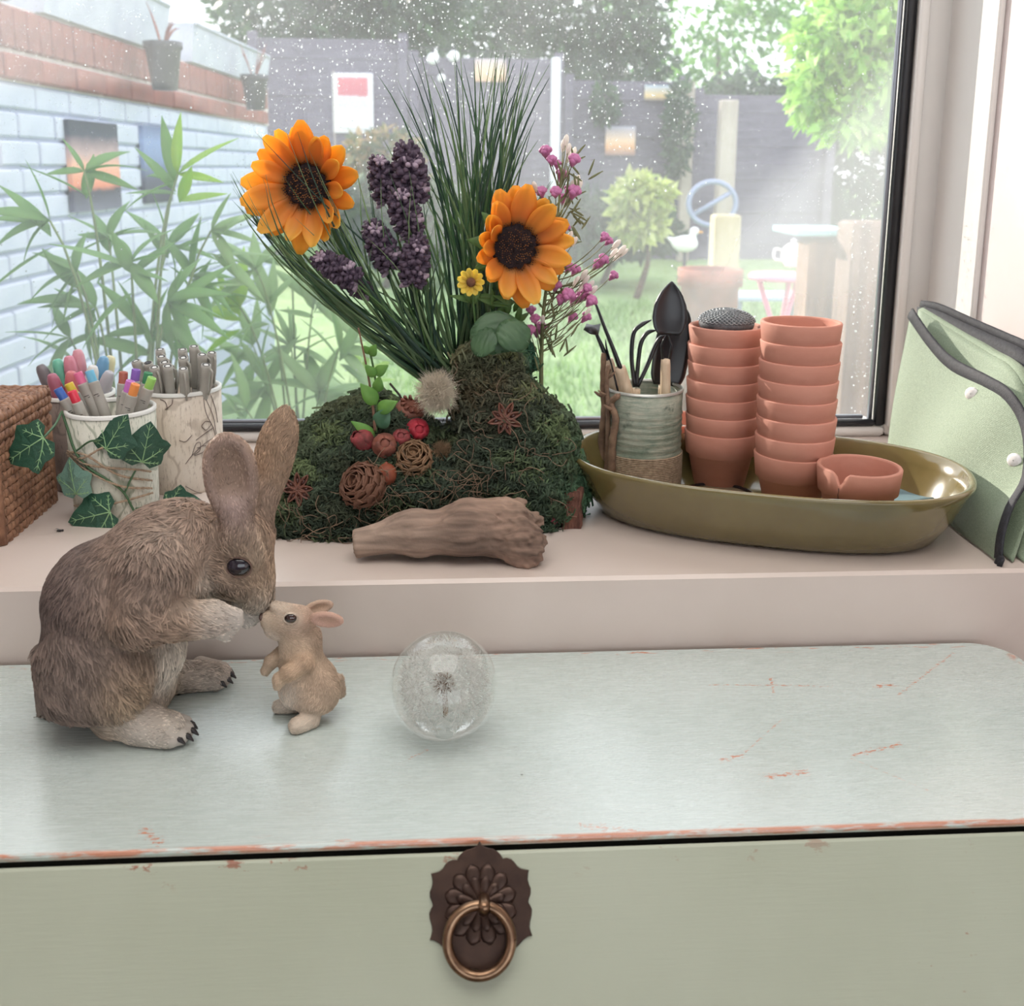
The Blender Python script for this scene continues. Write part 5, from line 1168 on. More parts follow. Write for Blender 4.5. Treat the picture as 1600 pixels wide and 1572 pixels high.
# ------------------------------------------------------------------ moss arrangement in the middle of the sill
def hit(S, px, py, y0=.70, y1=1.15, n=900):
    d = ray(px, py); d = d/d[1]; Y = np.linspace(y0, y1, n); P = CAM[None]+d[None]*Y[:, None]; v = S.dist(P); k = np.argmax(v < 0)
    return P[k] if v[k] < 0 else None
KM = mpp(.95); SM = Sculpt(); Ym = .955
DM, MM, LM_, BM = (62, 76, 60), (90, 106, 74), (134, 152, 92), (108, 98, 76)  # MM puts the brighter backlit hump edges into the moss colour
def EM(px, py, Y, rx, rz, ry, rot=0): return d_ell(at(px, py, Y), (rx*KM, ry*KM, rz*KM), Matrix.Rotation(rot, 3, 'Y'))
def am(px, py, Y, rx, rz, ry, col, k=.03, rot=0): SM.add(EM(px, py, Y, rx, rz, ry, rot), col, (R.uniform(-.4, .4), -.4, -.3), k)
am(560, 790, Ym, 130, 95, 120, DM); am(600, 720, Ym+.01, 100, 85, 90, DM, rot=-.3); am(505, 760, Ym+.01, 70, 80, 80, MM, rot=-.5); am(470, 800, Ym, 62, 55, 90, DM)
am(790, 770, Ym, 105, 100, 110, DM); am(795, 690, Ym+.01, 80, 95, 85, DM); am(768, 600, Ym+.012, 48, 62, 55, BM); am(762, 562, Ym+.012, 40, 26, 42, MM, .02)
am(845, 720, Ym+.01, 48, 80, 70, MM, rot=.35); am(690, 780, Ym, 110, 70, 110, DM); am(868, 770, Ym, 42, 50, 70, (70, 110, 76), .02); am(540, 668, Ym+.03, 80, 34, 60, MM, rot=-.55)
SM.add(EM(805, 560, Ym+.035, 30, 28, 30), (40, 120, 92), (0, 0, 1), .01); SM.add(EM(885, 745, Ym+.01, 26, 40, 40), (54, 118, 84), (0, 0, 1), .012)
lo = np.array((at(415, 800, .95)[0], .835, ZS-.012)); hi = np.array((at(925, 800, 1.0)[0], 1.085, at(760, 520, .98)[2]))
def moss_rough(G):
    X, Y, Z = G[..., 0], G[..., 1], G[..., 2]
    return .0035*np.sin(X*150+3*np.sin(Z*90))*np.sin(Y*140+2)*np.sin(Z*160+1)+.0022*np.sin(X*330+1)*np.sin(Z*310+2*np.sin(X*200))+.0015*np.sin(Y*420+Z*380)
V, Q = SM.mesh(lo, hi, .0036, moss_rough)
V[:, 2] = np.maximum(V[:, 2], ZS)
C, _, _ = SM.fields(V, .012)
ms = thing('moss_mound', 'dark green moss covered mound in the middle of the sill', 'moss', (float(V[:, 0].mean()), Ym, ZS))
M_MOSS = mat('moss_base', (1., 1., 1.), vcol=True, rough=.95, bump=(400, .6, .003))
M_MOSST = mat('moss_tufts', (1., 1., 1.), vcol=True, rough=.9, transl=.25)
mb_ = obj('mound', np_mesh('moss_mound', V, Q, np.clip(C*.55, 0, 1)), M_MOSS, ms)
class MossField:                       # colours for tufts, without a set growing direction
    def fields(s, P):
        C, fl, ln = SM.fields(P, .012); n = len(P); g = np.random.default_rng(7)
        # patches of fresher and browner moss
        q = np.sin(P[:, 0]*60+2*np.sin(P[:, 2]*45))*np.sin(P[:, 2]*70+P[:, 1]*50)
        C = C*np.where(q[:, None] > .45, np.array([[1.7, 1.65, 1.3]]), 1.)*np.where(q[:, None] < -.5, np.array([[1.05, .92, .85]]), 1.)
        return C, g.normal(size=(n, 3))+np.array((0, 0, .2)), np.ones(n)
VV, QQ, CC = fur_strands(V, Q, MossField(), 26000, .0068, .0022, .0030, 9, jit=.6, curl=.8, bright=(.6, 1.5)); VV[:, 2] = np.maximum(VV[:, 2], ZS+.0004)
obj('moss_tufts', np_mesh('moss_tufts', VV, QQ, CC), M_MOSST, mb_, kind='stuff')
# loose root fibres
b = MB(); g = np.random.default_rng(12); M_FIB = mat('root_fibre', (146, 122, 100), (112, 92, 76), 80, .8)
for k in range(150):
    px, py = (g.uniform(560, 760), g.uniform(740, 830)) if k < 75 else ((g.uniform(430, 560), g.uniform(800, 850)) if k < 95 else (g.uniform(680, 880), g.uniform(590, 800)))
    p0 = hit(SM, px, py)
    if p0 is None: continue
    a = g.uniform(0, 2*pi); pts = [p0]; d = np.array((math.cos(a), 0, math.sin(a)))
    for s_ in range(5): a += g.normal(0, .9); d = np.array((math.cos(a), g.uniform(-.25, .1), math.sin(a))); pts.append(pts[-1]+d*.008)
    pts = [np.array((p_[0], min(p_[1], p0[1]+.002)-.004, max(p_[2], ZS+.001))) for p_ in pts]; b.tube(spline(pts, 4), .00034, 4, cap=False)
obj('root_fibres', b, M_FIB, mb_, kind='stuff')

# ---- pine cones
M_CONE = mat('pine_cone', (128, 88, 66), (96, 64, 50), 120, .6, bump=(250, .3, .001)); M_CONEL = mat('pine_cone_light', (156, 124, 92), (116, 86, 62), 120, .6, bump=(250, .3, .001))
def scale_mesh():
    b = MB(); rows = []
    for i in range(6):
        u = i/5; w = (.35+.65*math.sin(u*pi*.62))*(1.15 if u < .99 else .95); x = u
        rows.append([(x-.18*v*v*u, w*v, .20*u*u+.42*v*v*(.4+.6*u)) for v in (-1, -.5, 0, .5, 1)])
    b.sheet(rows, .07); return b
def pine_cone(lab, c, axis, L, Rm, m_, n=34):
    tt = thing('pine_cone', lab, 'pine cone', tuple(c), 'pine cones on the moss'); me = scale_mesh().mesh('scale'); me.materials.append(m_)
    F0 = zframe(c, axis); obj('core', MB().lathe([(.0005, 0), (Rm*.55, L*.1), (Rm*.6, L*.4), (Rm*.3, L*.8), (.0005, L*.9)], 12, M=F0), m_, tt)
    for i in range(n):
        t_ = i/n; a = i*2.39996; r_ = Rm*math.sin(pi*(.22+.74*t_))**.8; tilt = .62+.72*t_; z_ = L*(.06+.86*t_)
        d = Vector((math.cos(a)*math.cos(tilt), math.sin(a)*math.cos(tilt), math.sin(tilt))); p_ = Vector((math.cos(a)*r_*.52, math.sin(a)*r_*.52, z_-L*.12))
        M_ = F0 @ frame(p_, d, Vector((-math.cos(a)*math.sin(tilt), -math.sin(a)*math.sin(tilt), math.cos(tilt)))); s_ = (r_*.62+.0030)
        obj('scale', me, None, tt, mw=M_ @ Matrix.Diagonal((s_, s_*.95, s_*.9, 1)))
h1 = hit(SM, 572, 762); h2 = hit(SM, 648, 722)
pine_cone('reddish brown pine cone lying low on the moss left of the nut', h1+np.array((.008, .006, -.006)), (-.55, -.62, .52), .036, .0225, M_CONE, 40)
pine_cone('paler open pine cone beside the fluffy tuft', h2+np.array((.0, .010, -.008)), (-.05, -.72, .70), .034, .0185, M_CONEL, 34)
# ---- star anise
M_ANI = mat('star_anise', (126, 78, 60), (92, 58, 48), 160, .5); M_ANID = mat('anise_seed', (66, 34, 28), rough=.25)
def star(lab, px, py, r_, nrm, rot):
    c = hit(SM, px, py); nrm = np.array(nrm, float); nrm /= np.linalg.norm(nrm); c = c+nrm*.008; tt = thing('star_anise', lab, 'star anise', tuple(c), 'star anise on the moss')
    F0 = zframe(c, nrm)
    for k in range(8):
        a = rot+k*pi/4+R.uniform(-.1, .1); L = r_*R.uniform(.85, 1.1); b = MB(); rows = []
        for i in range(8):
            u = i/7; w = .0030*(r_/.016)*math.sin(pi*min(1, .12+u*.88))**.8+.0002; hgt = .004*(r_/.016)*math.sin(pi*(.1+.8*u))
            rows.append([(L*u, w*v, -hgt*(1-abs(v))**.8+(.0007 if abs(v) == .5 else 0)+.001*u) for v in (-1, -.5, -.12, .12, .5, 1)])
        b.sheet(rows, .0009); cp = obj('carpel', b, M_ANI, tt, mw=F0 @ Matrix.Rotation(a, 4, 'Z'))
        obj('seed', MB().ell((L*.5, 0, -.0012), (.0026, .0014, .0012), 8, 6), M_ANID, cp, mw=F0 @ Matrix.Rotation(a, 4, 'Z'))
star('star anise high on the right hump of the moss', 787, 655, .0165, (.1, -1, .25), .3)
star('dark star anise low on the left hump of the moss', 468, 765, .0155, (-.1, -1, .35), .1)
# ---- dried buds, hips and nuts
def bud_petals(tt, c, r_, m_, axis, n=5):
    F0 = zframe(c, axis)
    obj('core', MB().ell((0, 0, 0), (r_*.9, r_*.9, r_*1.0), 14, 10), m_, tt, mw=F0)
    for k in range(n):
        b = MB(); a0 = k*2*pi/n*1.0; rows = []
        for i in range(9):
            ph = pi*(.95-.82*i/8); rr = r_*(1.0+.05*math.sin(i*1.4+k)); rows.append([(rr*math.sin(ph)*math.cos(a0+s_*.85), rr*math.sin(ph)*math.sin(a0+s_*.85), rr*1.1*math.cos(ph)+.0006*math.sin(9*s_)) for s_ in (-1, -.5, 0, .5, 1)])
        b.sheet(rows, .0007); obj('petal', b, m_, tt, mw=F0 @ Matrix.Translation((0, 0, .0004*k)))
M_ROSE = mat('dried_rose', (150, 62, 66), (108, 56, 52), 120, .7, bump=(260, .5, .001)); M_RED = mat('red_rose', (178, 44, 60), (140, 34, 48), 120, .65, bump=(260, .5, .001)); M_BUD = mat('brown_bud', (138, 82, 66), (104, 62, 52), 120, .7, bump=(260, .5, .001))
M_NUT = mat('orange_nut', (158, 84, 58), (128, 66, 46), 60, .6, bump=(200, .2, .001)); M_CAPS = mat('brown_capsule', (136, 84, 68), (112, 68, 56), 60, .6, bump=(120, .3, .001))
for px, py, r_, m_, ax_, lab in ((568, 688, .0105, M_ROSE, (-.6, -.5, .7), 'dusty red dried rosebud farthest left in the cluster'), (601, 696, .0115, M_BUD, (.1, -.9, .5), 'round brown dried rosebud below the leafy sprig'),
                                 (652, 671, .0108, M_RED, (.2, -.9, .3), 'bright crimson dried rosebud above the pale cone'), (627, 684, .0085, M_ROSE, (0, -.8, .5), 'small dark red bud tucked behind the brown one')):
    c = hit(SM, px, py)+np.array((0, -.002, 0)); tt = thing('dried_rosebud', lab, 'rosebud', tuple(c), 'dried buds on the moss'); bud_petals(tt, c, r_, m_, ax_)
c = hit(SM, 604, 741)+np.array((0, -.001, 0)); tt = thing('nut', 'smooth orange brown nut between the two pine cones', 'nut', tuple(c)); obj('shell', MB().ell(c, (.0098, .0098, .0108), 18, 12), M_NUT, tt); obj('tip', MB().lathe([(.003, .0095), (.0015, .0115), (.0002, .0125)], 10, c), M_NUT, tt)
c = hit(SM, 640, 642)+np.array((0, -.004, 0)); tt = thing('seed_capsule', 'large brown dried seed capsule with a dark stalk', 'seed pod', tuple(c))
F0 = zframe(c, (.35, -.35, .85))
obj('capsule', MB().lathe([(.0005, -.013), (.008, -.012), (.0135, -.006), (.0150, .001), (.0135, .006), (.011, .008), (.006, .0075), (.0005, .0065)], 24, M=F0), M_CAPS, tt)
b = MB()
for k in range(11): a = k*2*pi/11; b.tube([F0 @ Vector((.010*math.cos(a), .010*math.sin(a), .007)), F0 @ Vector((.0115*math.cos(a+.15), .0115*math.sin(a+.15), .0105)), F0 @ Vector((.008*math.cos(a+.3), .008*math.sin(a+.3), .012))], [.0022, .0018, .0006], 5)
obj('crown', b, M_CAPS, tt)
b = MB(); b.tube([c+np.array((-.004, 0, .006)), at(624, 617, c[1]-.002), at(609, 599, c[1])], [.0014, .0012, .0011], 6); obj('stalk', b, mat('dark_stalk', (58, 50, 48), rough=.8), tt)
c = onz(433, 790, ZS+.03); c = at(434, 772, .945); tt = thing('dried_physalis', 'orange dried lantern pod showing behind the far ear', 'seed pod', tuple(c)); obj('husk', MB().ell(c, (.010, .010, .011), 16, 10), mat('orange_husk', (206, 110, 40), (176, 84, 30), 90, .6, bump=(200, .4, .001)), tt)
obj('tip', MB().lathe([(.003, -.010), (.0012, -.0135), (.0002, -.016)], 8, c), M_NUT, tt)
# ---- fluffy tufts
def tuft(lab, px, py, r_, n, c1, seed, squash=1.):
    c = hit(SM, px, py); c = (at(px, py, .94) if c is None else c)+np.array((0, -r_*.3, 0)); g = np.random.default_rng(seed); vs = MB()
    for k in range(n):
        d = g.normal(size=3); d /= np.linalg.norm(d); p0 = c+d*r_*.15*g.random(); p1 = c+d*r_*g.uniform(.5, 1.05)*np.array((1, 1, squash)); m_ = (p0+p1)/2+g.normal(0, r_*.18, 3)
        vs.tube([p0, m_, p1+g.normal(0, r_*.1, 3)], [.00022, .00018, .00005], 3, cap=False)
    tt = thing('fluff_tuft', lab, 'tuft', tuple(c), 'seed fluff on the moss'); obj('fibres', vs, mat('seed_fluff', c1, rough=.9, transl=.35), tt, kind='stuff')
    obj('heart', MB().ell(c, r_*.2, 12, 8), mat('fluff_heart', tuple(int(v*.85) for v in c1), rough=1.), tt)
tuft('cream seed fluff tuft below the grass stems', 682, 612, .022, 3200, (244, 234, 216), 3, 1.1); tuft('small tan fluff tuft right of the pale cone', 690, 704, .013, 1100, (176, 146, 116), 4)

# ---- driftwood, bark and pod in front
SW = Sculpt(); YL = .838; Wc = (150, 118, 96)
pA, pB, pC = at(556, 848, YL), at(650, 832, YL), at(730, 824, YL)
KW = mpp(YL)
SW.add(d_cone(pA, pB, 24*KW, 30*KW), (168, 138, 114)); SW.add(d_cone(pB, pC, 30*KW, 34*KW), Wc, k=.015); SW.add(d_cone(pC, at(798, 812, YL+.014), 32*KW, 22*KW), (150, 116, 92), k=.02); SW.add(d_cone(pC, at(808, 850, YL-.014), 32*KW, 30*KW), (140, 104, 82), k=.02)
SW.add(d_ell(at(795, 800, YL+.010), (34*KW, 26*KW, 18*KW)), (164, 128, 100), k=.012); SW.add(d_ell(at(820, 852, YL-.014), (30*KW, 28*KW, 34*KW)), (150, 112, 88), k=.01); SW.add(d_ell(at(838, 812, YL+.008), (16*KW, 18*KW, 14*KW)), (170, 134, 104), k=.01)
SW.add(d_ell(at(488, 850, YL-.01), (62*KW, .08, .09), Matrix.Rotation(-.2, 3, 'Y')), Wc, k=.003, op='s')
SW.add(d_ell(at(866, 830, YL-.004), (26*KW, .05, 11*KW)), Wc, k=.006, op='s')
axw = np.array((pC-pA)); axw /= np.linalg.norm(axw)
def wood_rough(G):
    u = (G-pA.astype(np.float32))@axw.astype(np.float32); v = G[..., 2]*420; w = G[..., 1]*420
    knot = np.clip((u-.10)/.05, 0, 1)
    grain = .0011*waves(G, 9, (40, 260, 300), 4)+.0005*waves(G, 8, (70, 700, 800), 5)
    lump = knot*(.0022*waves(G, 8, (160, 160, 160), 6)+.0011*waves(G, 8, (420, 420, 420), 7))
    return grain+lump+.0015*np.sin(u*70+w*.2)
lo = np.minimum(at(540, 900, YL), at(870, 900, YL))-np.array((.01, .04, .0)); lo[1] = YL-.050; lo[2] = ZS-.004; hi = np.array((at(872, 800, YL)[0], YL+.055, at(800, 768, YL)[2]))
V, Q = SW.mesh(lo, hi, .0014, wood_rough); V[:, 2] = np.maximum(V[:, 2], ZS); C, _, _ = SW.fields(V, .012)
u = (V-pA)@axw; st = .5+.5*np.sin(V[:, 2]*420+2.2*np.sin(u*60)+V[:, 1]*294); big = np.sin(V[:, 0]*95+2*np.sin(V[:, 2]*120))
st = waves(V, 9, (40, 300, 420), 14); fine = waves(V, 9, (110, 900, 1500), 15); big = waves(V, 7, (50, 60, 60), 16); C = C*np.clip(.80+.14*st+.15*big+.10*fine, .3, 1.35)[:, None]; C = C*(1-.16*np.clip((u-.11)/.03, 0, 1)*np.clip(waves(V, 8, (350, 350, 350), 17), 0, 2))[:, None]; C = .8*C+.2*C.mean(1, keepdims=True); M_DRIFT = mat('driftwood', (1., 1., 1.), vcol=True, rough=.85, bump=(350, .5, .001))
dw = thing('driftwood', 'forked grey brown driftwood branch lying along the sill edge', 'driftwood', (float(V[:, 0].mean()), YL, ZS)); obj('branch', np_mesh('driftwood', V, Q, np.clip(C, 0, 1)), M_DRIFT, dw)
SB = Sculpt(); cb_ = onz(893, 826, ZS); K_ = mpp(cb_[1])
b = MB(); g = np.random.default_rng(3); rings = []
for i in range(9):
    z_ = i/8*.036; ring = []
    for k in range(14):
        a = 2*pi*k/14; rx = .0105/max(abs(math.cos(a)), abs(math.sin(a)))**.75; rr = rx*(1+.10*math.sin(5*a+i*.2)+g.normal(0, .035)); ring.append(cb_+np.array((rr*math.cos(a)*1.02+.001*math.sin(i), rr*math.sin(a)*.9+.008, z_+(.002*math.cos(a) if i in (0, 8) else 0)*(i > 0))))
    rings.append(ring)
b.loft(rings); bk_ = thing('bark_chunk', 'short reddish brown bark chunk at the right foot of the moss', 'bark', tuple(cb_)); obj('block', b, mat('red_bark', (134, 90, 74), (92, 60, 52), 50, .9, stretch=(8, 8, 1), bump=(120, .8, .003)), bk_, smooth=False)
c = onz(862, 830, ZS)+np.array((0, .006, .0)); tt = thing('dried_chilli', 'wrinkled dark pink dried pod standing beside the bark', 'seed pod', tuple(c))
obj('pod', MB().lathe([(.0006, 0), (.004, .0015), (.0066, .008), (.0060, .013), (.0068, .019), (.0054, .025), (.002, .028), (.0004, .0285)], 16, c, sx=1, sy=.85), mat('pink_pod', (176, 62, 84), (128, 40, 58), 120, .5, bump=(200, .6, .002)), tt)
obj('stalk', MB().tube([c+np.array((0, 0, .028)), c+np.array((.002, 0, .033))], .0009, 6), M_FIB, tt)

# ------------------------------------------------------------------ the flowers
M_GRS = [mat('grass_blade_%d' % i, c1, c2, 12, .5, transl=.42, stretch=(1, 1, .3)) for i, (c1, c2) in enumerate((((92, 128, 90), (72, 106, 80)), ((122, 152, 108), (98, 128, 94)), ((78, 106, 90), (62, 88, 78)), ((148, 174, 126), (116, 144, 106))))]
def blade_mesh(pts, w):
    n = len(pts); b = MB(); g_ = R.uniform(-.8, .8); rows = []
    for i, p_ in enumerate(pts):
        t_ = i/(n-1); d = pts[min(i+1, n-1)]-pts[max(i-1, 0)]; s_ = np.cross(d, (g_, 1, 0)); s_ = s_/(np.linalg.norm(s_)+1e-9)*w*(1-t_)**.6*.5+1e-5; up_ = np.cross(s_, d); up_ = up_/(np.linalg.norm(up_)+1e-9)*w*.18*(1-t_)
        rows.append([p_-s_, p_+up_, p_+s_])
    b.sheet(rows, .0004); return b
def grass(lab, base, tips, Y, seeds):
    gc = thing('grass_clump', lab, 'grass', tuple(at(*base, Y)))
    for (bx, by, cx_, cy_, tx, ty, w, m_) in tips:
        dY = R.uniform(-.035, .03); p0 = at(bx, by, Y+dY*.3); p2 = at(tx, ty, Y+dY*1.6); p1 = at(cx_, cy_, Y+dY)
        obj('blade', blade_mesh(bez(p0, p1, p2, 9), w), R.choice(M_GRS) if m_ is None else M_GRS[m_], gc)
tips = []
for k in range(125):
    tx = R.triangular(575, 885, 690 if k % 2 else 800); ty = 70+R.random()**1.3*230+max(0, tx-760)*.25+max(0, 640-tx)*.5; bx = R.uniform(712, 790); by = R.uniform(560, 590)
    tips.append((bx, by, bx+(tx-bx)*R.uniform(.15, .45), by-(by-ty)*R.uniform(.55, .75), tx, ty, R.uniform(.0020, .0042), None))
grass('tall upright artificial grass clump rising behind the sunflowers', (745, 575), tips, 1.03, 1)
tips = []
for k in range(95):
    if k < 22: tx, ty = R.uniform(358, 420), R.uniform(262, 330); cx_, cy_ = R.uniform(430, 470), R.uniform(420, 470)
    elif k < 60: tx, ty = R.uniform(430, 600), R.uniform(190, 400); cx_, cy_ = R.uniform(530, 600), R.uniform(430, 500)
    else: tx, ty = R.uniform(560, 720), R.uniform(250, 460); cx_, cy_ = R.uniform(600, 690), R.uniform(440, 520)
    bx, by = R.uniform(665, 735), R.uniform(580, 610); tips.append((bx, by, cx_, cy_, tx, ty, R.uniform(.0018, .0040), None))
tips.append((600, 400, 560, 380, 398, 205, .0022, 2))
grass('arching artificial grass clump leaning to the left', (695, 600), tips, 1.0, 2)

def petal_mesh2(L, W_, curl, cup_, tipc, midc, basec, ruff=0.):
    b = MB(); rows = []; cols = []
    for i in range(9):
        u = i/8; w = W_*.5*(math.sin(pi*(.10+.86*u**1.15)))**.75+.0006; x = L*u; z = L*(curl*u*u)
        rows.append([(x, w*v, z+cup_*w*v*v*(1.2-u)-.0008*(abs(v) < .1)*math.sin(pi*u)+ruff*w*math.sin(6*u+2*v)) for v in (-1, -.55, 0, .55, 1)])
        c = np.array(srgb(basec)[:3])*(1-min(1, u/.28))+np.array(srgb(midc)[:3])*min(1, u/.28) if u < .28 else np.array(srgb(midc)[:3])*(1-(u-.28)/.72)+np.array(srgb(tipc)[:3])*((u-.28)/.72)
        cols += [tuple(c*(1.08 if abs(v) == 1 else .94 if v == 0 else 1.0)) for v in (-1, -.55, 0, .55, 1)]
    b.sheet(rows, .0005, cols); return b.mesh('petal')
M_PET = mat('sunflower_petal', (1., 1., 1.), vcol=True, rough=.5, transl=.55)
M_DISC = mat('sunflower_disc', (52, 34, 36), (34, 22, 26), 200, .8, bump=(600, .8, .002)); M_SEEDO = mat('sunflower_florets', (206, 136, 66), (120, 72, 40), 500, .7)
M_STEM = mat('flower_stem', (92, 128, 72), (72, 104, 60), 40, .5, transl=.1); M_SEP = mat('sepal', (104, 140, 76), (82, 116, 64), 40, .5, transl=.3)
def sunflower(lab, c, nrm, rd, rp, rot, stem_to, seed, bendside):
    g = random.Random(seed); nrm = np.array(nrm, float); nrm /= np.linalg.norm(nrm); F0 = zframe(c, nrm, (1, 0, 0)); tt = thing('sunflower', lab, 'sunflower', tuple(stem_to), 'artificial sunflowers')
    ms_ = [petal_mesh2(rp-rd*.75, W_, cu, cp, tc, mc, (120, 58, 30), rf) for W_, cu, cp, tc, mc, rf in ((.0205, .10, .35, (255, 206, 92), (244, 164, 66), .05), (.0185, .25, .5, (255, 212, 100), (242, 154, 56), .1), (.0215, -.02, .2, (252, 192, 76), (238, 146, 58), .0))]
    for m_ in ms_: m_.materials.append(M_PET)
    for row, n, lift in ((0, 13, 0), (1, 11, .003)):
        for k in range(n):
            a = rot+2*pi*(k+.5*row)/n+g.uniform(-.12, .12); d = F0.to_3x3() @ Vector((math.cos(a), math.sin(a), 0)); side = float(np.dot(np.array(d), bendside))
            til = .10+.22*row+g.uniform(-.08, .12)+max(0, side)*.75; dd = (d*math.cos(til)+Vector(nrm)*math.sin(til))
            p_ = Vector(c)+d*rd*.78+Vector(nrm)*lift; M_ = frame(p_, dd, Vector(nrm)*math.cos(til)-d*math.sin(til))
            s_ = g.uniform(.88, 1.12)*(1-.28*max(0, side)); obj('petal', g.choice(ms_), None, tt, mw=M_ @ Matrix.Diagonal((s_, s_, s_, 1)))
    ds = obj('disc', MB().lathe([(.0005, -.004), (rd*.9, -.003), (rd*1.02, .001), (rd*.96, .004), (rd*.75, .0055), (rd*.45, .0052), (.0005, .0045)], 36, M=F0), M_DISC, tt)
    b = MB(); bo = MB()
    for k in range(420):
        r_ = rd*math.sqrt(k/420); a = k*2.39996; z_ = .0045+.001*math.sin(r_/rd*3); q = MB
        (bo if (r_ < rd*.70 and g.random() < .55) else b).tube([F0 @ Vector((r_*math.cos(a), r_*math.sin(a), z_-.001)), F0 @ Vector((r_*math.cos(a)*1.02, r_*math.sin(a)*1.02, z_+.0016+g.random()*.001))], [.0007, .00025], 4)
    obj('seeds', b, M_DISC, ds, kind='stuff'); obj('florets', bo, M_SEEDO, ds, kind='stuff')
    me = lance(.030, .013, .1, .2, 6); me.materials.append(M_SEP)
    for k in range(9):
        a = 2*pi*k/9+.2; d = F0.to_3x3() @ Vector((math.cos(a), math.sin(a), -.10)); obj('sepal', me, None, tt, mw=frame(Vector(c)+d*rd*.6-Vector(nrm)*.004, d, nrm))
    obj('stem', MB().tube(bez(np.array(c)-nrm*.004, np.array(c)-nrm*.05+np.array((0, 0, -.05)), np.array(stem_to), 12), .0030, 8), M_STEM, tt)
sb = hit(SM, 745, 600)
sunflower('large orange sunflower on the left, facing left', at(482, 291, .985), (-.22, -.97, -.02), .0240, .0600, .2, at(690, 620, .985), 5, np.array((.35, 0, .1)))
sunflower('large orange sunflower on the right above the moss peak', at(803, 386, .965), (.16, -.98, .05), .0240, .0570, .05, at(790, 590, .975), 6, np.array((-.85, 0, -.1)))
# small yellow daisy
c = at(736, 441, .955); tt = thing('yellow_daisy', 'small pale yellow daisy below the right sunflower', 'daisy', tuple(at(745, 570, .97))); F0 = zframe(c, (-.2, -1, .1)); me = petal_mesh2(.0105, .0058, .12, .3, (250, 232, 120), (240, 214, 96), (170, 130, 60)); me.materials.append(M_PET)
for k in range(11):
    a = 2*pi*k/11; d = F0.to_3x3() @ Vector((math.cos(a), math.sin(a), .08)); obj('petal', me, None, tt, mw=frame(Vector(c)+d*.003, d, F0.to_3x3() @ Vector((0, 0, 1))))
obj('disc', MB().ell(c+np.array((0, -.001, 0)), (.0045, .003, .0045), 14, 8), mat('daisy_disc', (120, 80, 56), (92, 58, 44), 300, .8), tt)
obj('stem', MB().tube(bez(c, at(742, 490, .96), at(748, 575, .97), 8), .0012, 6), M_STEM, tt)
me = lance(.022, .006, .3, .2, 5); me.materials.append(M_SEP)
for k in range(26): py = R.uniform(458, 545); p_ = at(742+R.uniform(-6, 70), py, .975); a = R.uniform(0, 2*pi); obj('leaf', me, None, tt, mw=frame(p_, (math.cos(a), R.uniform(-.6, .3), abs(math.sin(a))), (R.uniform(-.5, .5), -1, .6)))
# broad ribbed leaf over the moss peak
t_ = thing('ribbed_leaf', 'broad ribbed green leaf resting on the moss peak', 'leaf', tuple(at(775, 548, .93))); M_RIB = mat('ribbed_leaf', (84, 118, 80), (66, 98, 68), 30, .45, transl=.25)
for (bx, by, ax_, ay_, W_, Y) in ((782, 552, 770, 486, .050, .932), (782, 540, 824, 506, .034, .922), (776, 540, 736, 528, .030, .922)):
    p0, p1 = at(bx, by, Y), at(ax_, ay_, Y+.01); L = np.linalg.norm(p1-p0); b = MB(); rows = []
    for i in range(15):
        u = i/14; w = W_*.5*math.sin(pi*(.06+.9*u))**.7+.0005; rows.append([(L*u-.25*w*abs(v)*0, w*v, .0016*math.sin(u*34+abs(v)*5)*(1-abs(v)*.3)+.12*w*(1-v*v)-.3*L*u*u*.5+.001*(abs(v) > .9)*math.sin(u*60)) for v in (-1, -.7, -.35, 0, .35, .7, 1)])
    b.sheet(rows, .0005); obj('leaf_blade', b, M_RIB, t_, mw=frame(p0, p1-p0, (0, -1, .5)))
# rosette of eucalyptus-like sprig and thin twig
c0 = hit(SM, 588, 676); M_EUC = mat('sprig_leaf', (140, 190, 96), (112, 168, 84), 30, .4, transl=.45); M_EUCD = mat('sprig_leaf_dark', (78, 122, 92), (66, 106, 80), 30, .4, transl=.2)
tt = thing('leafy_sprig', 'bright green round-leaved sprig standing in the moss', 'sprig', tuple(c0)); Ye = c0[1]-.004
obj('stem', MB().tube(spline([at(588, 676, Ye), at(589, 630, Ye), at(586, 590, Ye), at(578, 548, Ye)]), .0011, 6), M_STEM, tt)
for (px, py, tx, ty, w, m_) in ((588, 632, 566, 602, .014, M_EUC), (590, 642, 618, 628, .013, M_EUC), (590, 668, 606, 640, .017, M_EUCD), (586, 682, 552, 660, .010, M_EUC), (587, 588, 572, 572, .009, M_EUC), (586, 585, 604, 572, .010, M_EUC), (579, 556, 586, 540, .009, M_EUC), (578, 552, 570, 542, .006, M_EUC), (590, 612, 592, 590, .010, M_EUC), (588, 690, 618, 702, .010, M_EUCD)):
    p0, p1 = at(px, py, Ye-.001), at(tx, ty, Ye-.006); L = np.linalg.norm(p1-p0); me = lance(L*1.05, w, .15, .25, 8); me.materials.append(m_); obj('leaf', me, None, tt, mw=frame(p0, p1-p0, (R.uniform(-.3, .3), -1, .3)))
q = hit(SM, 586, 672); tag(obj('twig', MB().tube(spline([at(586, 673, q[1]-.008), at(582, 630, q[1]-.006), at(574, 580, q[1]-.004), at(560, 512, q[1])]), [.0016-.0008*k/24 for k in range(25)], 6), mat('twig_bark', (138, 104, 84), (110, 82, 68), 60, .8)), 'thin bare brown twig rising from the moss', 'twig')

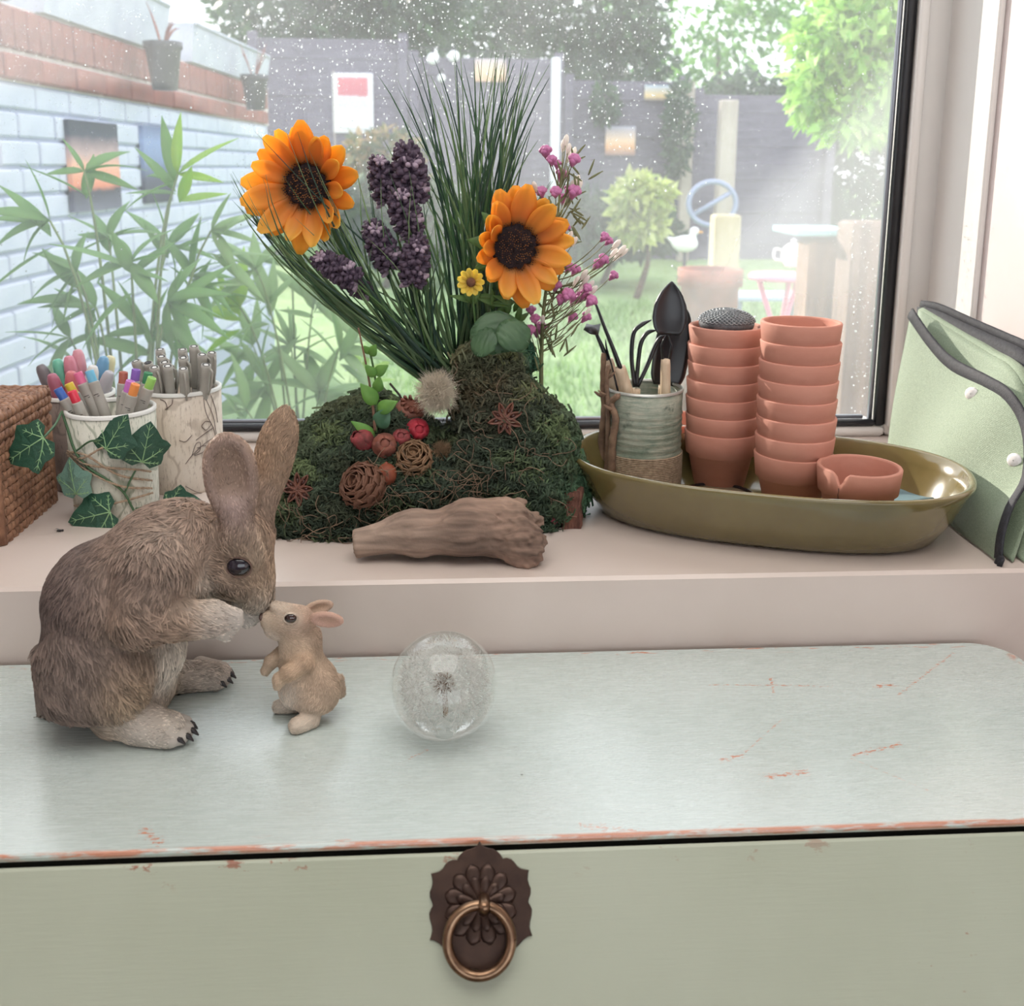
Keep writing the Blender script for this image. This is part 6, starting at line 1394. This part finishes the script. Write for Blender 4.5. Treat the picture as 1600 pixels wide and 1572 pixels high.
# ---- lavender
M_LAV = mat('lavender_floret', (104, 88, 106), (78, 64, 82), 400, .7, transl=.15, bump=(400, .3, .0006)); M_LAVE = mat('lavender_edge', (166, 148, 164), rough=.7)
def floret():
    b = MB()
    for k in range(6):
        a = k*pi/3; d = np.array((math.cos(a)*.75, math.sin(a)*.75, .65)); b.tube([np.zeros(3), d*.5, d*.95, d*1.0], [.16, .24, .20, .04], 6)
    return b.mesh('floret')
FLM = floret(); FLM.materials.append(M_LAV); FLM2 = FLM.copy(); FLM2.materials.clear(); FLM2.materials.append(M_LAVE)
def lavender(lab, a, b_, Y, r_px, n, root):
    p0, p1 = at(*a, Y), at(*b_, Y); L = np.linalg.norm(p0-p1); tt = thing('lavender_spike', lab, 'lavender', tuple(at(*root, 1.0)), 'artificial lavender spikes'); ax_ = (p0-p1)/L; u = np.cross(ax_, (0, 1, 0)); u /= np.linalg.norm(u); w = np.cross(ax_, u); rr = r_px*mpp(Y)
    for k in range(n):
        t_ = (k+.5)/n; an = k*2.39996; d = u*math.cos(an)+w*math.sin(an); r_ = rr*(.55+.45*math.sin(pi*(.15+.75*t_))); p_ = p1+ax_*L*t_+d*r_*.35; s_ = r_*.75
        obj('floret', FLM if k % 9 else FLM2, None, tt, mw=zframe(p_, d*.9+ax_*.7) @ Matrix.Scale(s_, 4))
    obj('stem', MB().tube(bez(p0, p1-ax_*.03, at(*root, 1.0), 10), .0012, 6), M_STEM, tt)
for a, b_, Y, r_, n, lab in (((634, 230), (648, 318), .985, 27, 40, 'tallest lavender spike in the middle of the grass'), ((590, 250), (606, 320), .990, 22, 30, 'lavender spike just left of the tallest one'), ((622, 300), (644, 368), .975, 25, 32, 'middle lavender spike below the tallest one'),
                             ((580, 352), (614, 424), .975, 24, 32, 'lavender spike right of the left sunflower petals'), ((652, 374), (644, 448), .965, 24, 34, 'lowest upright lavender spike above the grass stems'), ((496, 402), (562, 440), .965, 22, 30, 'dark lavender spike lying leftwards under the left sunflower'), ((520, 420), (580, 462), .985, 18, 22, 'greener lavender spike behind the leftward one')):
    lavender(lab, a, b_, Y, r_, n, (690, 590))

# ---- pink waxflower spray
M_WAX = mat('wax_stem', (120, 124, 84), (98, 100, 70), 60, .6); M_PK = mat('wax_pink', (204, 110, 172), (226, 158, 200), 160, .5, transl=.3); M_WH = mat('wax_white', (250, 246, 240), (242, 234, 228), 100, .5, transl=.35)
def pompon():
    b = MB(); b.ell((0, 0, .1), (.55, .55, .6), 10, 7)
    for k in range(9):
        a = k*2.4; ph = .35+.12*k; d = np.array((math.sin(ph)*math.cos(a), math.sin(ph)*math.sin(a), math.cos(ph))); b.ell(d*.55+np.array((0, 0, .15)), (.42, .42, .36), 9, 7)
    b.tube([(0, 0, -.9), (0, 0, -.4), (0, 0, .1)], [.12, .35, .4], 7); return b.mesh('flower')
def budm(): b = MB(); b.lathe([(.02, -1), (.18, -.7), (.34, .1), (.30, .6), (.12, .95), (.02, 1)], 8); return b.mesh('bud')
PM, BMs = pompon(), budm(); PM.materials.append(M_PK); BMs.materials.append(M_WH)
wx = thing('waxflower_spray', 'spray of tiny pink and white waxflowers right of the sunflower', 'flower', tuple(at(848, 620, .985))); Yx = .985
main = spline([at(846, 640, Yx), at(846, 560, Yx), at(850, 480, Yx), at(862, 400, Yx), at(872, 330, Yx), at(878, 262, Yx)], 8)
mst = obj('stem', MB().tube(main, [.0024-.0014*k/40 for k in range(41)], 7), M_WAX, wx)
def br_from(px, py): return min(main, key=lambda p_: abs(p_[2]-(at(px, py+55, Yx)[2])))
for k, (px, py, sz, kind) in enumerate(((853, 240, 10, 0), (862, 252, 8, 0), (888, 300, 9, 0), (880, 312, 8, 0), (950, 378, 7, 0), (932, 415, 9, 0), (876, 470, 9, 0), (896, 470, 9, 0), (912, 462, 9, 0), (836, 500, 8, 0), (838, 520, 8, 0), (884, 222, 9, 1), (904, 292, 9, 1), (965, 400, 9, 1), (912, 430, 9, 1), (926, 455, 9, 1), (888, 245, 8, 1), (853, 238, 9, 0), (896, 252, 10, 0), (877, 276, 10, 0), (870, 258, 7, 0), (868, 302, 9, 0), (896, 302, 11, 0), (846, 302, 9, 0), (943, 372, 8, 0), (940, 408, 10, 0), (957, 432, 8, 0), (888, 420, 9, 0), (898, 424, 9, 0), (868, 448, 9, 0), (886, 463, 11, 0),
        (905, 467, 10, 0), (922, 472, 10, 0), (916, 452, 8, 0), (893, 497, 9, 0), (914, 497, 9, 0), (830, 487, 8, 0), (828, 518, 9, 0), (845, 514, 10, 0), (884, 357, 7, 0),
        (880, 228, 8, 1), (888, 234, 8, 1), (896, 240, 8, 1), (901, 283, 8, 1), (893, 290, 7, 1), (836, 292, 8, 1), (834, 304, 7, 1), (890, 370, 8, 1), (897, 378, 8, 1), (885, 385, 7, 1), (962, 383, 9, 1), (970, 392, 9, 1), (958, 396, 8, 1), (975, 395, 7, 1), (900, 440, 8, 1), (908, 448, 9, 1), (915, 438, 8, 1), (922, 446, 8, 1), (918, 487, 7, 1), (848, 500, 7, 1))):
    q0 = br_from(px, py); q = at(px, py, Yx+R.uniform(-.02, .02)); d = q-q0; d2 = d/np.linalg.norm(d)
    m_ = (q0+q)/2+np.array((0, 0, -.25*abs(d[0])+.0))
    brn = obj('branch', MB().tube(bez(q0, m_, q-d2*.003, 7), [.0008-.0004*i/7 for i in range(8)], 5), M_WAX, wx)
    e_ = q-m_; obj('flower' if kind == 0 else 'bud', PM if kind == 0 else BMs, None, wx, mw=zframe(q, e_/np.linalg.norm(e_)+np.array((0, -.5, .2))) @ Matrix.Diagonal((sz*mpp(Yx)*(1.25 if kind == 0 else 1.5), sz*mpp(Yx)*(1.25 if kind == 0 else 1.5), sz*mpp(Yx)*(1.2 if kind == 0 else 1.35), 1)))
me = lance(.016, .0014, .2, .1, 4); me.materials.append(M_WAX)
for k in range(70): p_ = R.choice(main[6:])+np.array((R.uniform(-.004, .03), R.uniform(-.01, .01), R.uniform(-.01, .02))); a = R.uniform(.3, 2.6); obj('needle', me, None, wx, mw=frame(p_, (math.cos(a), R.uniform(-.4, .4), math.sin(a)), (0, -1, .3)))
# ------------------------------------------------------------------ olive dish with pots and tools
M_OLIVE = mat('olive_glaze', (120, 108, 68), (104, 92, 56), 10, .16, spec=.6, coat=.6, bump=(14, .03, .002))
tc = np.array((.3065, .926, ZS)); ta, tb, tang = .189, .1155, -.356
def sup(a, e=2.45): c, s = math.cos(a), math.sin(a); return math.copysign(abs(c)**(2/e), c), math.copysign(abs(s)**(2/e), s)
ZT = ZS+.0065
tray = thing('oval_dish', 'large oval olive green glazed dish on the sill', 'dish', tuple(tc))
b = MB(); rings = []
for ins, z_ in ((.060, 0), (.038, .0006), (.030, .004), (.017, .024), (.005, .050), (.0, .0585), (.0004, .0608), (.0034, .0618), (.0066, .0602), (.011, .048), (.022, .024), (.038, .0095), (.065, .0064)):
    rings.append([(tc[0]+(ta-ins)*sup(a)[0]*math.cos(tang)-(tb-ins)*sup(a)[1]*math.sin(tang), tc[1]+(ta-ins)*sup(a)[0]*math.sin(tang)+(tb-ins)*sup(a)[1]*math.cos(tang), ZS+z_) for a in np.linspace(0, 2*pi, 120, endpoint=False)])
b.loft(rings); obj('dish_body', b, M_OLIVE, tray)

M_TERR = mat('terracotta', (202, 144, 126), (190, 130, 112), 14, .8, bump=(400, .12, .0006), stretch=(1, 1, 3))
PR = .0387
def pot_profile(H):
    rh = .0245
    return [(.0045, 0), (.0252, 0), (.0262, .0012), (.0332, H-rh-.001), (.0352, H-rh), (.0362, H-rh+.0006), (PR-.0002, H-.0012), (PR-.001, H), (PR-.0036, H), (PR-.0044, H-.002), (.0318, H-rh-.004), (.0236, .005), (.0045, .005), (.0045, 0)]
sL, sR = onz(1123, 757, ZT), onz(1235, 791, ZT)
zLb, zLt = at(1123, 671, sL[1])[2], at(1130, 508, sL[1])[2]; zRb, zRt = at(1238, 706, sR[1])[2], at(1250, 502, sR[1])[2]
ORD = ('topmost', 'second from top', 'third from top', 'fourth from top', 'fifth from top', 'sixth from top', 'seventh from top', 'bottom')
def stack(c, zb_, zt_, n, nm):
    H = zb_-ZT; pitch = (zt_-zb_)/(n-1); me = MB().lathe(pot_profile(H), 56).mesh('pot'); me.materials.append(M_TERR)
    for k in range(n):
        lab = 'terracotta pot, %s in the %s stack' % (ORD[n-1-k] if k else 'bottom', nm)
        o = obj('terracotta_pot', me, None, None, mw=Matrix.Translation((c[0]+R.uniform(-.0005, .0005)*(k > 0), c[1]+R.uniform(-.0005, .0005)*(k > 0), ZT+pitch*k)) @ Matrix.Rotation(R.uniform(0, 6), 4, 'Z')); tag(o, lab, 'flower pot', 'stacked terracotta pots')
    return H, pitch
HL, pL = stack(sL, zLb, zLt, 7, 'seven-high left'); HR, pR_ = stack(sR, zRb, zRt, 8, 'eight-high right')
# chipped single pot
HC = .060
Yk = .9
for _ in range(30):
    q = at(1343, 727, Yk); Yk += (ZT+HC-q[2])*-2.2 if abs(ZT+HC-q[2]) > 1e-5 else 0
cc_ = at(1343, 727, Yk); cc_[2] = ZT
b = MB(); prof = pot_profile(HC); n = 72; rings = []
a0 = math.atan2(-.66, -.75)
for (r_, z_) in prof:
    ring = []
    for k in range(n):
        a = 2*pi*k/n; dd = abs((a-a0+pi) % (2*pi)-pi); z2 = z_
        lim = HC-max(0, .0125*(1-dd/.20))-(.0012*math.sin(dd*40) if dd < .2 else 0)
        if z_ > HC-.016: z2 = min(z_, lim)
        ring.append((cc_[0]+r_*math.cos(a), cc_[1]+r_*math.sin(a), ZT+z2))
    rings.append(ring)
b.loft(rings, cap=False)
cp = thing('terracotta_pot', 'single terracotta pot with a chipped rim in front of the right stack', 'flower pot', tuple(cc_)); obj('pot_wall', b, M_TERR, cp)
q = MB(); q.tube([np.array((cc_[0]+(PR+.0002)*math.cos(a0+d_), cc_[1]+(PR+.0002)*math.sin(a0+d_), ZT+z_)) for d_, z_ in ((.0, HC-.0135), (.012, HC-.017), (-.006, HC-.020), (.010, HC-.024))], .00035, 4); obj('crack', q, mat('dark_crack', (70, 44, 38), rough=.9), cp)
# pot half hidden behind the can
hp = onz(1052, 727, ZT); o = obj('terracotta_pot', MB().lathe(pot_profile(.055), 48, (0, 0, 0)).mesh('pot'), M_TERR, None, mw=Matrix.Translation((hp[0], hp[1], ZT))); tag(o, 'short terracotta pot half hidden behind the painted can', 'flower pot')
# knitted wire scrubber on the left stack
M_WIRE = mat('grey_wire', (168, 172, 174), (130, 134, 138), 200, .35, metal=.3); cs = np.array((sL[0], sL[1], zLt+.001))
sc_ = thing('wire_scrubber', 'grey knitted wire scrubber sitting in the top left pot', 'scrubber', tuple(cs))
obj('pad', MB().ell(cs+np.array((0, 0, .001)), (.0285, .0285, .0135), 28, 14), mat('scrubber_pad', (112, 116, 120), (90, 94, 98), 400, .5, metal=.2, bump=(900, .6, .001)), sc_)
b = MB()
for k in range(11):
    ph = .14+k*.125; rr = .0290*math.sin(ph); z_ = .0142*math.cos(ph)
    b.tube([cs+np.array((rr*math.cos(a)*(1+.03*math.sin(a*36+k*pi)), rr*math.sin(a)*(1+.03*math.sin(a*36+k*pi)), z_+.0018+.0008*math.cos(a*36+k*pi))) for a in np.linspace(0, 2*pi, 145)], .00055, 4, cap=False)
obj('wire_loops', b, M_WIRE, sc_, kind='stuff')

# ---- painted can with twigs and twine
cn = onz(1002, 752, ZT); hC = at(1006, 606, cn[1])[2]-ZT; rC = .0405
t = NT('painted_can'); v = t.coords('Object'); n1 = t.noise(v, 26, 5, .65); n2 = t.noise(t.coords('Object', (14, 14, 120)), 4, 5, .7)
col = t.mix(t.remap(n1, .36, .62), srgb(120, 138, 122), srgb(176, 180, 164)); col = t.mix(t.remap(n2, .5, .72), col, srgb(198, 194, 176)); col = t.mix(t.remap(t.noise(v, 40, 4), .60, .68), col, srgb(92, 108, 98))
p = t.n('ShaderNodeBsdfPrincipled', {'Base Color': col, 'Roughness': .45}); t.put(p.inputs['Normal'], t.bump(n2, .5, .002)); M_CAN = t.done(p)
can = thing('painted_can', 'mottled grey green painted can holding garden tools', 'can', tuple(cn))
prof = [(.001, 0), (rC*.99, 0), (rC, .002)]+[(rC+.0005*math.sin(z_*900), z_) for z_ in np.linspace(.004, hC-.02, 40)]+[(rC, hC), (rC-.0016, hC), (rC-.0016, .004), (.001, .004)]
obj('can_wall', MB().lathe(prof, 56, cn), M_CAN, can); obj('rim', MB().lathe([(rC-.0022, hC-.001), (rC-.002, hC+.0014), (rC+.0004, hC+.0014), (rC+.0006, hC-.001)], 56, cn), mat('can_rim', (206, 208, 202), rough=.35, metal=.5), can)
ht = at(1000, 716, cn[1]-rC)[2]-ZT
for k in range(int(ht/.0019)):
    z_ = .001+k*.0019; obj('twine_turn', MB().lathe([((rC+.0011)+.0010*math.cos(a), z_+.0010*math.sin(a)) for a in np.linspace(0, 2*pi, 7)], 48, cn), M_TWINE, can)
M_TWIG = mat('twig_wood', (150, 122, 100), (116, 92, 76), 90, .85, bump=(200, .6, .001))
def cpt(px, py, off=.004): return on_cup(cn, rC, px, py, off)
for pts, r_ in ((((941, 740), (940, 690), (944, 640), (942, 600), (943, 552)), .0042), (((955, 738), (957, 690), (962, 655), (955, 630), (966, 618)), .0046), (((948, 735), (949, 700), (950, 640), (948, 600), (950, 570)), .003)):
    b = MB(); q = spline([cpt(x, y, .005) for x, y in pts], 8); b.tube(q, [r_*(1-.35*k/32)*(1+.08*math.sin(k*1.7)) for k in range(33)], 8)
    tw_ = obj('twig', b, M_TWIG, can)
    for k, (dx_, dz_) in ((20, (-.010, .006)), (26, (.008, .008))): obj('spur', MB().tube([q[k], q[k]+np.array((dx_*.6, -.002, dz_*.5)), q[k]+np.array((dx_, -.002, dz_))], [r_*.6, r_*.5, r_*.25], 6), M_TWIG, tw_)
# ---- tools
M_BLK = mat('black_coated_steel', (34, 35, 40), (26, 27, 32), 20, .32, spec=.6); M_ASH = mat('pale_wood_handle', (224, 202, 176), (206, 182, 154), 30, .5, stretch=(8, 8, 1))
def handle(tt, p0, p1, r_=.0075): d = np.array(p1)-np.array(p0); L = np.linalg.norm(d); M_ = zframe(p0, d); return obj('handle', MB().lathe([(.001, 0), (r_*.9, .001), (r_, .008), (r_*.96, L*.5), (r_*.88, L-.006), (r_*.80, L-.001), (.001, L)], 18, M=M_), M_ASH, tt)
def blade_trowel(tt, base, tip, w, nrm, dish=.25, pts=((0, .62), (.12, .86), (.3, 1.), (.55, .93), (.78, .62), (.92, .28), (1, .03))):
    base, tip = np.array(base), np.array(tip); ax_ = tip-base; L = np.linalg.norm(ax_); ax_ /= L; nrm = np.array(nrm, float); nrm -= nrm@ax_*ax_; nrm /= np.linalg.norm(nrm); s_ = np.cross(ax_, nrm); rows = []
    us = np.linspace(0, 1, 17); ws = np.interp(us, [p_[0] for p_ in pts], [p_[1] for p_ in pts])
    for u, ww in zip(us, ws): rows.append([base+ax_*L*u+s_*w*.5*ww*v-nrm*(dish*w*.5*(1-v*v)*ww)+nrm*dish*w*.3 for v in (-1, -.75, -.5, -.25, 0, .25, .5, .75, 1)])
    return obj('blade', MB().sheet(rows, .0016), M_BLK, tt)
Yt = cn[1]-.012
t1 = thing('hand_trowel', 'black hand trowel with pale wooden handle, blade up at the front of the can', 'trowel', tuple(at(1040, 700, Yt)))
handle(t1, at(1039, 690, Yt), at(1040, 560, Yt), .0058); tk = [at(1040, 563, Yt), at(1041, 545, Yt), at(1044, 522, Yt-.004)]
obj('neck', MB().tube([at(1036, 562, Yt), at(1034, 540, Yt), at(1042, 520, Yt-.003), at(1050, 540, Yt), at(1046, 562, Yt)], .0016, 7), M_BLK, t1); blade_trowel(t1, at(1044, 523, Yt-.004), at(1049, 440, Yt+.004), .0365, (.05, -1, .1))
t2 = thing('hand_trowel', 'wide black trowel tucked behind the front one', 'trowel', tuple(at(1050, 680, Yt+.03)))
handle(t2, at(1035, 690, Yt+.028), at(1036, 600, Yt+.028), .0058); blade_trowel(t2, at(1040, 602, Yt+.030), at(1062, 470, Yt+.034), .040, (.1, -1, .1), .22, ((0, .7), (.1, .95), (.3, 1.), (.6, .98), (.85, .7), (1, .1)))
t3 = thing('hand_cultivator', 'black three-pronged hand rake standing in the can', 'rake', tuple(at(1000, 690, Yt+.012)))
for pts in (((992, 604), (987, 560), (990, 522), (1002, 508), (1018, 500)), ((994, 604), (998, 560), (1002, 535), (1012, 520), (1026, 516)), ((996, 604), (1012, 570), (1022, 545), (1030, 530), (1040, 524))):
    obj('prong', MB().tube(spline([at(x, y, Yt+.010) for x, y in pts], 6), [.0024]*20+[.0022, .0018, .0014, .001, .0006], 7), M_BLK, t3)
handle(t3, at(985, 690, Yt+.012), at(994, 606, Yt+.012), .0058)
t4 = thing('hand_weeder', 'long black weeding tool leaning left in the can', 'weeder', tuple(at(975, 690, Yt+.004)))
handle(t4, at(995, 665, Yt+.004), at(968, 572, Yt-.004), .0070)
obj('shaft', MB().tube(spline([at(969, 575, Yt-.004), at(958, 545, Yt-.003), at(944, 510, Yt), at(932, 478, Yt+.002), at(922, 455, Yt+.004)], 6), [.0062, .006, .0058, .0056, .0054, .0052, .005, .005, .0048, .0046, .0044, .0042, .004, .004, .0038, .0036, .0034, .0032, .003, .003, .0028, .0026, .0024, .002, .001], 8, flat=.45), M_BLK, t4)
t5 = thing('hand_hoe', 'short black hooked hoe at the left rim of the can', 'hoe', tuple(at(955, 690, Yt+.018)))
handle(t5, at(975, 665, Yt+.016), at(950, 560, Yt+.012), .0066)
obj('shaft', MB().tube(spline([at(952, 572, Yt+.012), at(942, 545, Yt+.012), at(932, 522, Yt+.012)], 5), [.0052, .005, .0048, .0046, .0044, .0042, .004, .0038, .0036, .0034, .0032], 8, flat=.6), M_BLK, t5)
obj('hoe_blade', MB().sheet([[at(912, 514, Yt+.006), at(922, 521, Yt+.004), at(934, 524, Yt+.010)], [at(916, 507, Yt+.016), at(928, 509, Yt+.014), at(938, 506, Yt+.02)]], .002), M_BLK, t5)
t6 = thing('widger', 'flat black strip tool crossing behind the long weeder', 'tool', tuple(at(968, 690, Yt+.008)))
obj('strip', MB().tube(spline([at(972, 640, Yt+.006), at(958, 580, Yt+.008), at(948, 545, Yt+.010), at(946, 530, Yt+.012)], 5), [.0036]*10+[.0034, .003, .0028, .0024, .002, .0015], 8, flat=.3), M_BLK, t6); handle(t6, at(978, 690, Yt+.005), at(972, 640, Yt+.006), .0045)
# ---- things lying in the dish
pd = onz(1124, 786, ZT+.004); pd = onz(1124, 776, ZT+.004)
jl = thing('jar_lid', 'round beige lid with a black rim lying in the dish', 'lid', tuple(pd)); rl = .0365
pd = np.array((pd[0], pd[1]+.002, ZT+.001)); obj('disc', MB().lathe([(.001, .0), (rl*.9, 0), (rl*.9, .0042), (.001, .0048)], 40, pd), mat('lid_beige', (166, 150, 122), (148, 132, 106), 20, .3), jl)
obj('rim', MB().lathe([(rl*.86, .0045), (rl*.90, .0065), (rl, .006), (rl*1.02, .0), (rl*.9, -.0005), (rl*.86, .0045)], 48, pd), mat('lid_black', (30, 28, 30), rough=.2, coat=.5), jl)
sp = thing('plastic_scoop', 'blue grey plastic scoop lying under the pots in the dish', 'scoop', tuple(onz(1425, 778, ZT)))
M_SCP = mat('blue_grey_plastic', (108, 132, 138), (96, 120, 126), 20, .4)
p0, p1 = onz(1372, 792, ZT+.006), onz(1467, 778, ZT+.012); p1 = p1+np.array((0, .0, .0)); ax_ = p1-p0; L = np.linalg.norm(ax_); s_ = np.array((-ax_[1], ax_[0], 0)); s_ /= np.linalg.norm(s_); rows = []
for u in np.linspace(0, 1, 12): w = .030*math.sin(pi*(.22+.76*u))**.8+.0006; rows.append([p0+ax_*u+s_*(w*v+.010*(1-u))+np.array((0, 0, .004*v*v+.006*math.sin(pi*u))) for v in (-1, -.6, -.2, .2, .6, 1)])
obj('bowl', MB().sheet(rows, .0018), M_SCP, sp)
q0, q1 = p0+s_*.012, onz(1176, 712, ZT+.016); obj('handle', MB().tube(spline([q0, (q0+q1)/2+np.array((.01, .03, .004)), q1]), [.008, .007, .0065, .006, .006, .006, .006, .006, .006, .006, .0065, .007, .007, .0072, .0075, .007, .004], 10, flat=.5), M_SCP, sp)

# ------------------------------------------------------------------ folded green mat leaning against the reveal
t = NT('green_canvas'); v = t.coords('Object'); sx = t.n('ShaderNodeSeparateXYZ'); t.put(sx.inputs[0], v)
w1 = t.math('SINE', t.math('MULTIPLY', t.math('ADD', sx.outputs[1], sx.outputs[2]), 4200.)); w2 = t.math('SINE', t.math('MULTIPLY', t.math('SUBTRACT', sx.outputs[1], sx.outputs[2]), 4200.)); wv = t.math('MULTIPLY', w1, w2)
col = t.mix(t.remap(wv, -.8, .8), srgb(102, 120, 98), srgb(146, 162, 136)); col = t.mix(t.remap(t.noise(v, 900, 2), .45, .6, 0, .35), col, srgb(174, 188, 162))
p = t.n('ShaderNodeBsdfPrincipled', {'Base Color': col, 'Roughness': .6, 'Sheen Weight': .2}); t.put(p.inputs['Normal'], t.bump(wv, .3, .0006)); M_CANV = t.done(p)
M_BIND = mat('black_binding', (52, 52, 58), (38, 38, 44), 300, .7, bump=(700, .5, .001)); M_SNAP = mat('white_snap', (232, 230, 228), rough=.35)
bag = thing('potting_mat', 'folded sage green canvas mat with black binding and white snaps', 'mat', tuple(onz(1500, 830, ZS)+np.array((.02, 0, 0))))
def interp(pts, u):
    d = [0]
    for a, b_ in zip(pts[:-1], pts[1:]): d.append(d[-1]+math.dist(a, b_))
    d = np.array(d)/d[-1]; return np.array([np.interp(u, d, [p_[i] for p_ in pts]) for i in range(3)])
def smooth_curve(px_pts): return spline([at(x, y, Y) for x, y, Y in px_pts], 6)
def layer(top, bot, bulge, name, m_, nu=40, nv=18, thick=.0022, fold=1.):
    rows = []
    for i in range(nu+1):
        u = i/nu; T_, B_ = interp(top, u), interp(bot, u); row = []
        for j in range(nv+1):
            w = j/nv; p_ = T_*(1-w)+B_*w; amp = bulge*math.sin(pi*w)*math.sin(pi*min(1, u*1.05+.02)); fd = fold*.0035*math.sin(u*15+w*2.2)*math.sin(pi*w*.9+.1)*(1-.3*u)
            row.append(p_+np.array((-amp-fd, -.35*amp-.3*fd, 0)))
        rows.append(row)
    return rows, obj(name, MB().sheet(rows, thick), m_, bag)
topF = smooth_curve([(1424, 489, 1.110), (1457, 536, 1.055), (1490, 570, 1.005), (1541, 596, .945), (1578, 620, .905), (1604, 668, .872), (1606, 740, .842), (1580, 790, .822), (1566, 835, .812), (1562, 872, .806)])
botF = [onz(1384, 742, ZS), onz(1430, 778, ZS), onz(1496, 832, ZS), onz(1535, 861, ZS), onz(1560, 883, ZS), onz(1563, 885, ZS)]
botF = [np.array((p_[0], p_[1], ZS+.0015)) for p_ in botF]
rowsF, flap = layer(topF, botF, .010, 'front_flap', M_CANV)
def strip_along(pts, w, name, off=(-.0018, -.0012, 0)): return obj(name, MB().tube([np.array(p_)+np.array(off) for p_ in pts], w*1.25, 8, flat=.28, up=(1, .4, 0)), M_BIND, bag)
edge = [r_[0] for r_ in rowsF]; strip_along(edge, .0058, 'binding')
edge2 = [p_ for p_ in rowsF[-1]]; strip_along(edge2, .0058, 'binding')
topM = smooth_curve([(1436, 484, 1.120), (1500, 524, 1.040), (1545, 552, .985), (1576, 570, .945), (1598, 600, .915), (1625, 660, .888), (1630, 740, .862), (1610, 800, .842)])
botM = [p_+np.array((.014, .006, 0)) for p_ in botF]
rowsM, mid = layer(topM, botM, .006, 'middle_fold', M_CANV, fold=.4)
rowsM2, mid2 = layer([p_+np.array((.016, .004, -.002)) for p_ in topM], [p_+np.array((.024, .006, 0)) for p_ in botF], .002, 'middle_fold', M_CANV, fold=.2)
lip = []
for r_, r2 in zip(rowsM, rowsM2): lip.append([r_[0], (r_[0]+r2[0])/2+np.array((0, 0, .0035)), r2[0]])
obj('fold_edge', MB().sheet(lip, .002), M_CANV, bag)
strip_along([p_[0] for p_ in rowsM[26:]], .0055, 'binding', (-.001, -.001, .0005)); strip_along([p_[0] for p_ in rowsM2[26:]], .0055, 'binding', (0, -.001, .001))
topB = smooth_curve([(1434, 479, 1.132), (1462, 484, 1.10), (1520, 510, 1.035), (1570, 532, .985), (1602, 548, .955), (1650, 590, .915), (1680, 680, .885)])
topB = [np.array((min(p_[0], xr-.012), p_[1], p_[2])) for p_ in topB]; botB = [np.array((min(p_[0]+.040, xr-.012), p_[1]+.006, ZS+.0015)) for p_ in botF]
rowsB, bck = layer(topB, botB, .0, 'back_panel', M_BIND, fold=0)
obj('strap', MB().tube([r_[0]+np.array((.004, 0, .001)) for r_ in rowsB], .0062, 8, flat=.4, up=(1, .4, 0)), M_BIND, bag)
F_ = np.array(rowsF)
def near_px(px, py):
    best = None
    for r_ in F_.reshape(-1, 3):
        d = r_-CAM; w = d@_F; x, y = 800+F_PX*(d@CR)/w, CY-F_PX*(d@CU)/w; e_ = (x-px)**2+(y-py)**2
        if best is None or e_ < best[0]: best = (e_, r_)
    return best[1]
for px, py in ((1524, 614), (1584, 720)):
    p_ = near_px(px, py); n_ = np.array((-.80, -.58, .15)); obj('snap_button', MB().lathe([(.0005, .0032), (.004, .0029), (.0066, .0014), (.0068, .0), (.001, -.001)], 20, M=zframe(p_+n_/np.linalg.norm(n_)*.0016, n_)), M_SNAP, bag)
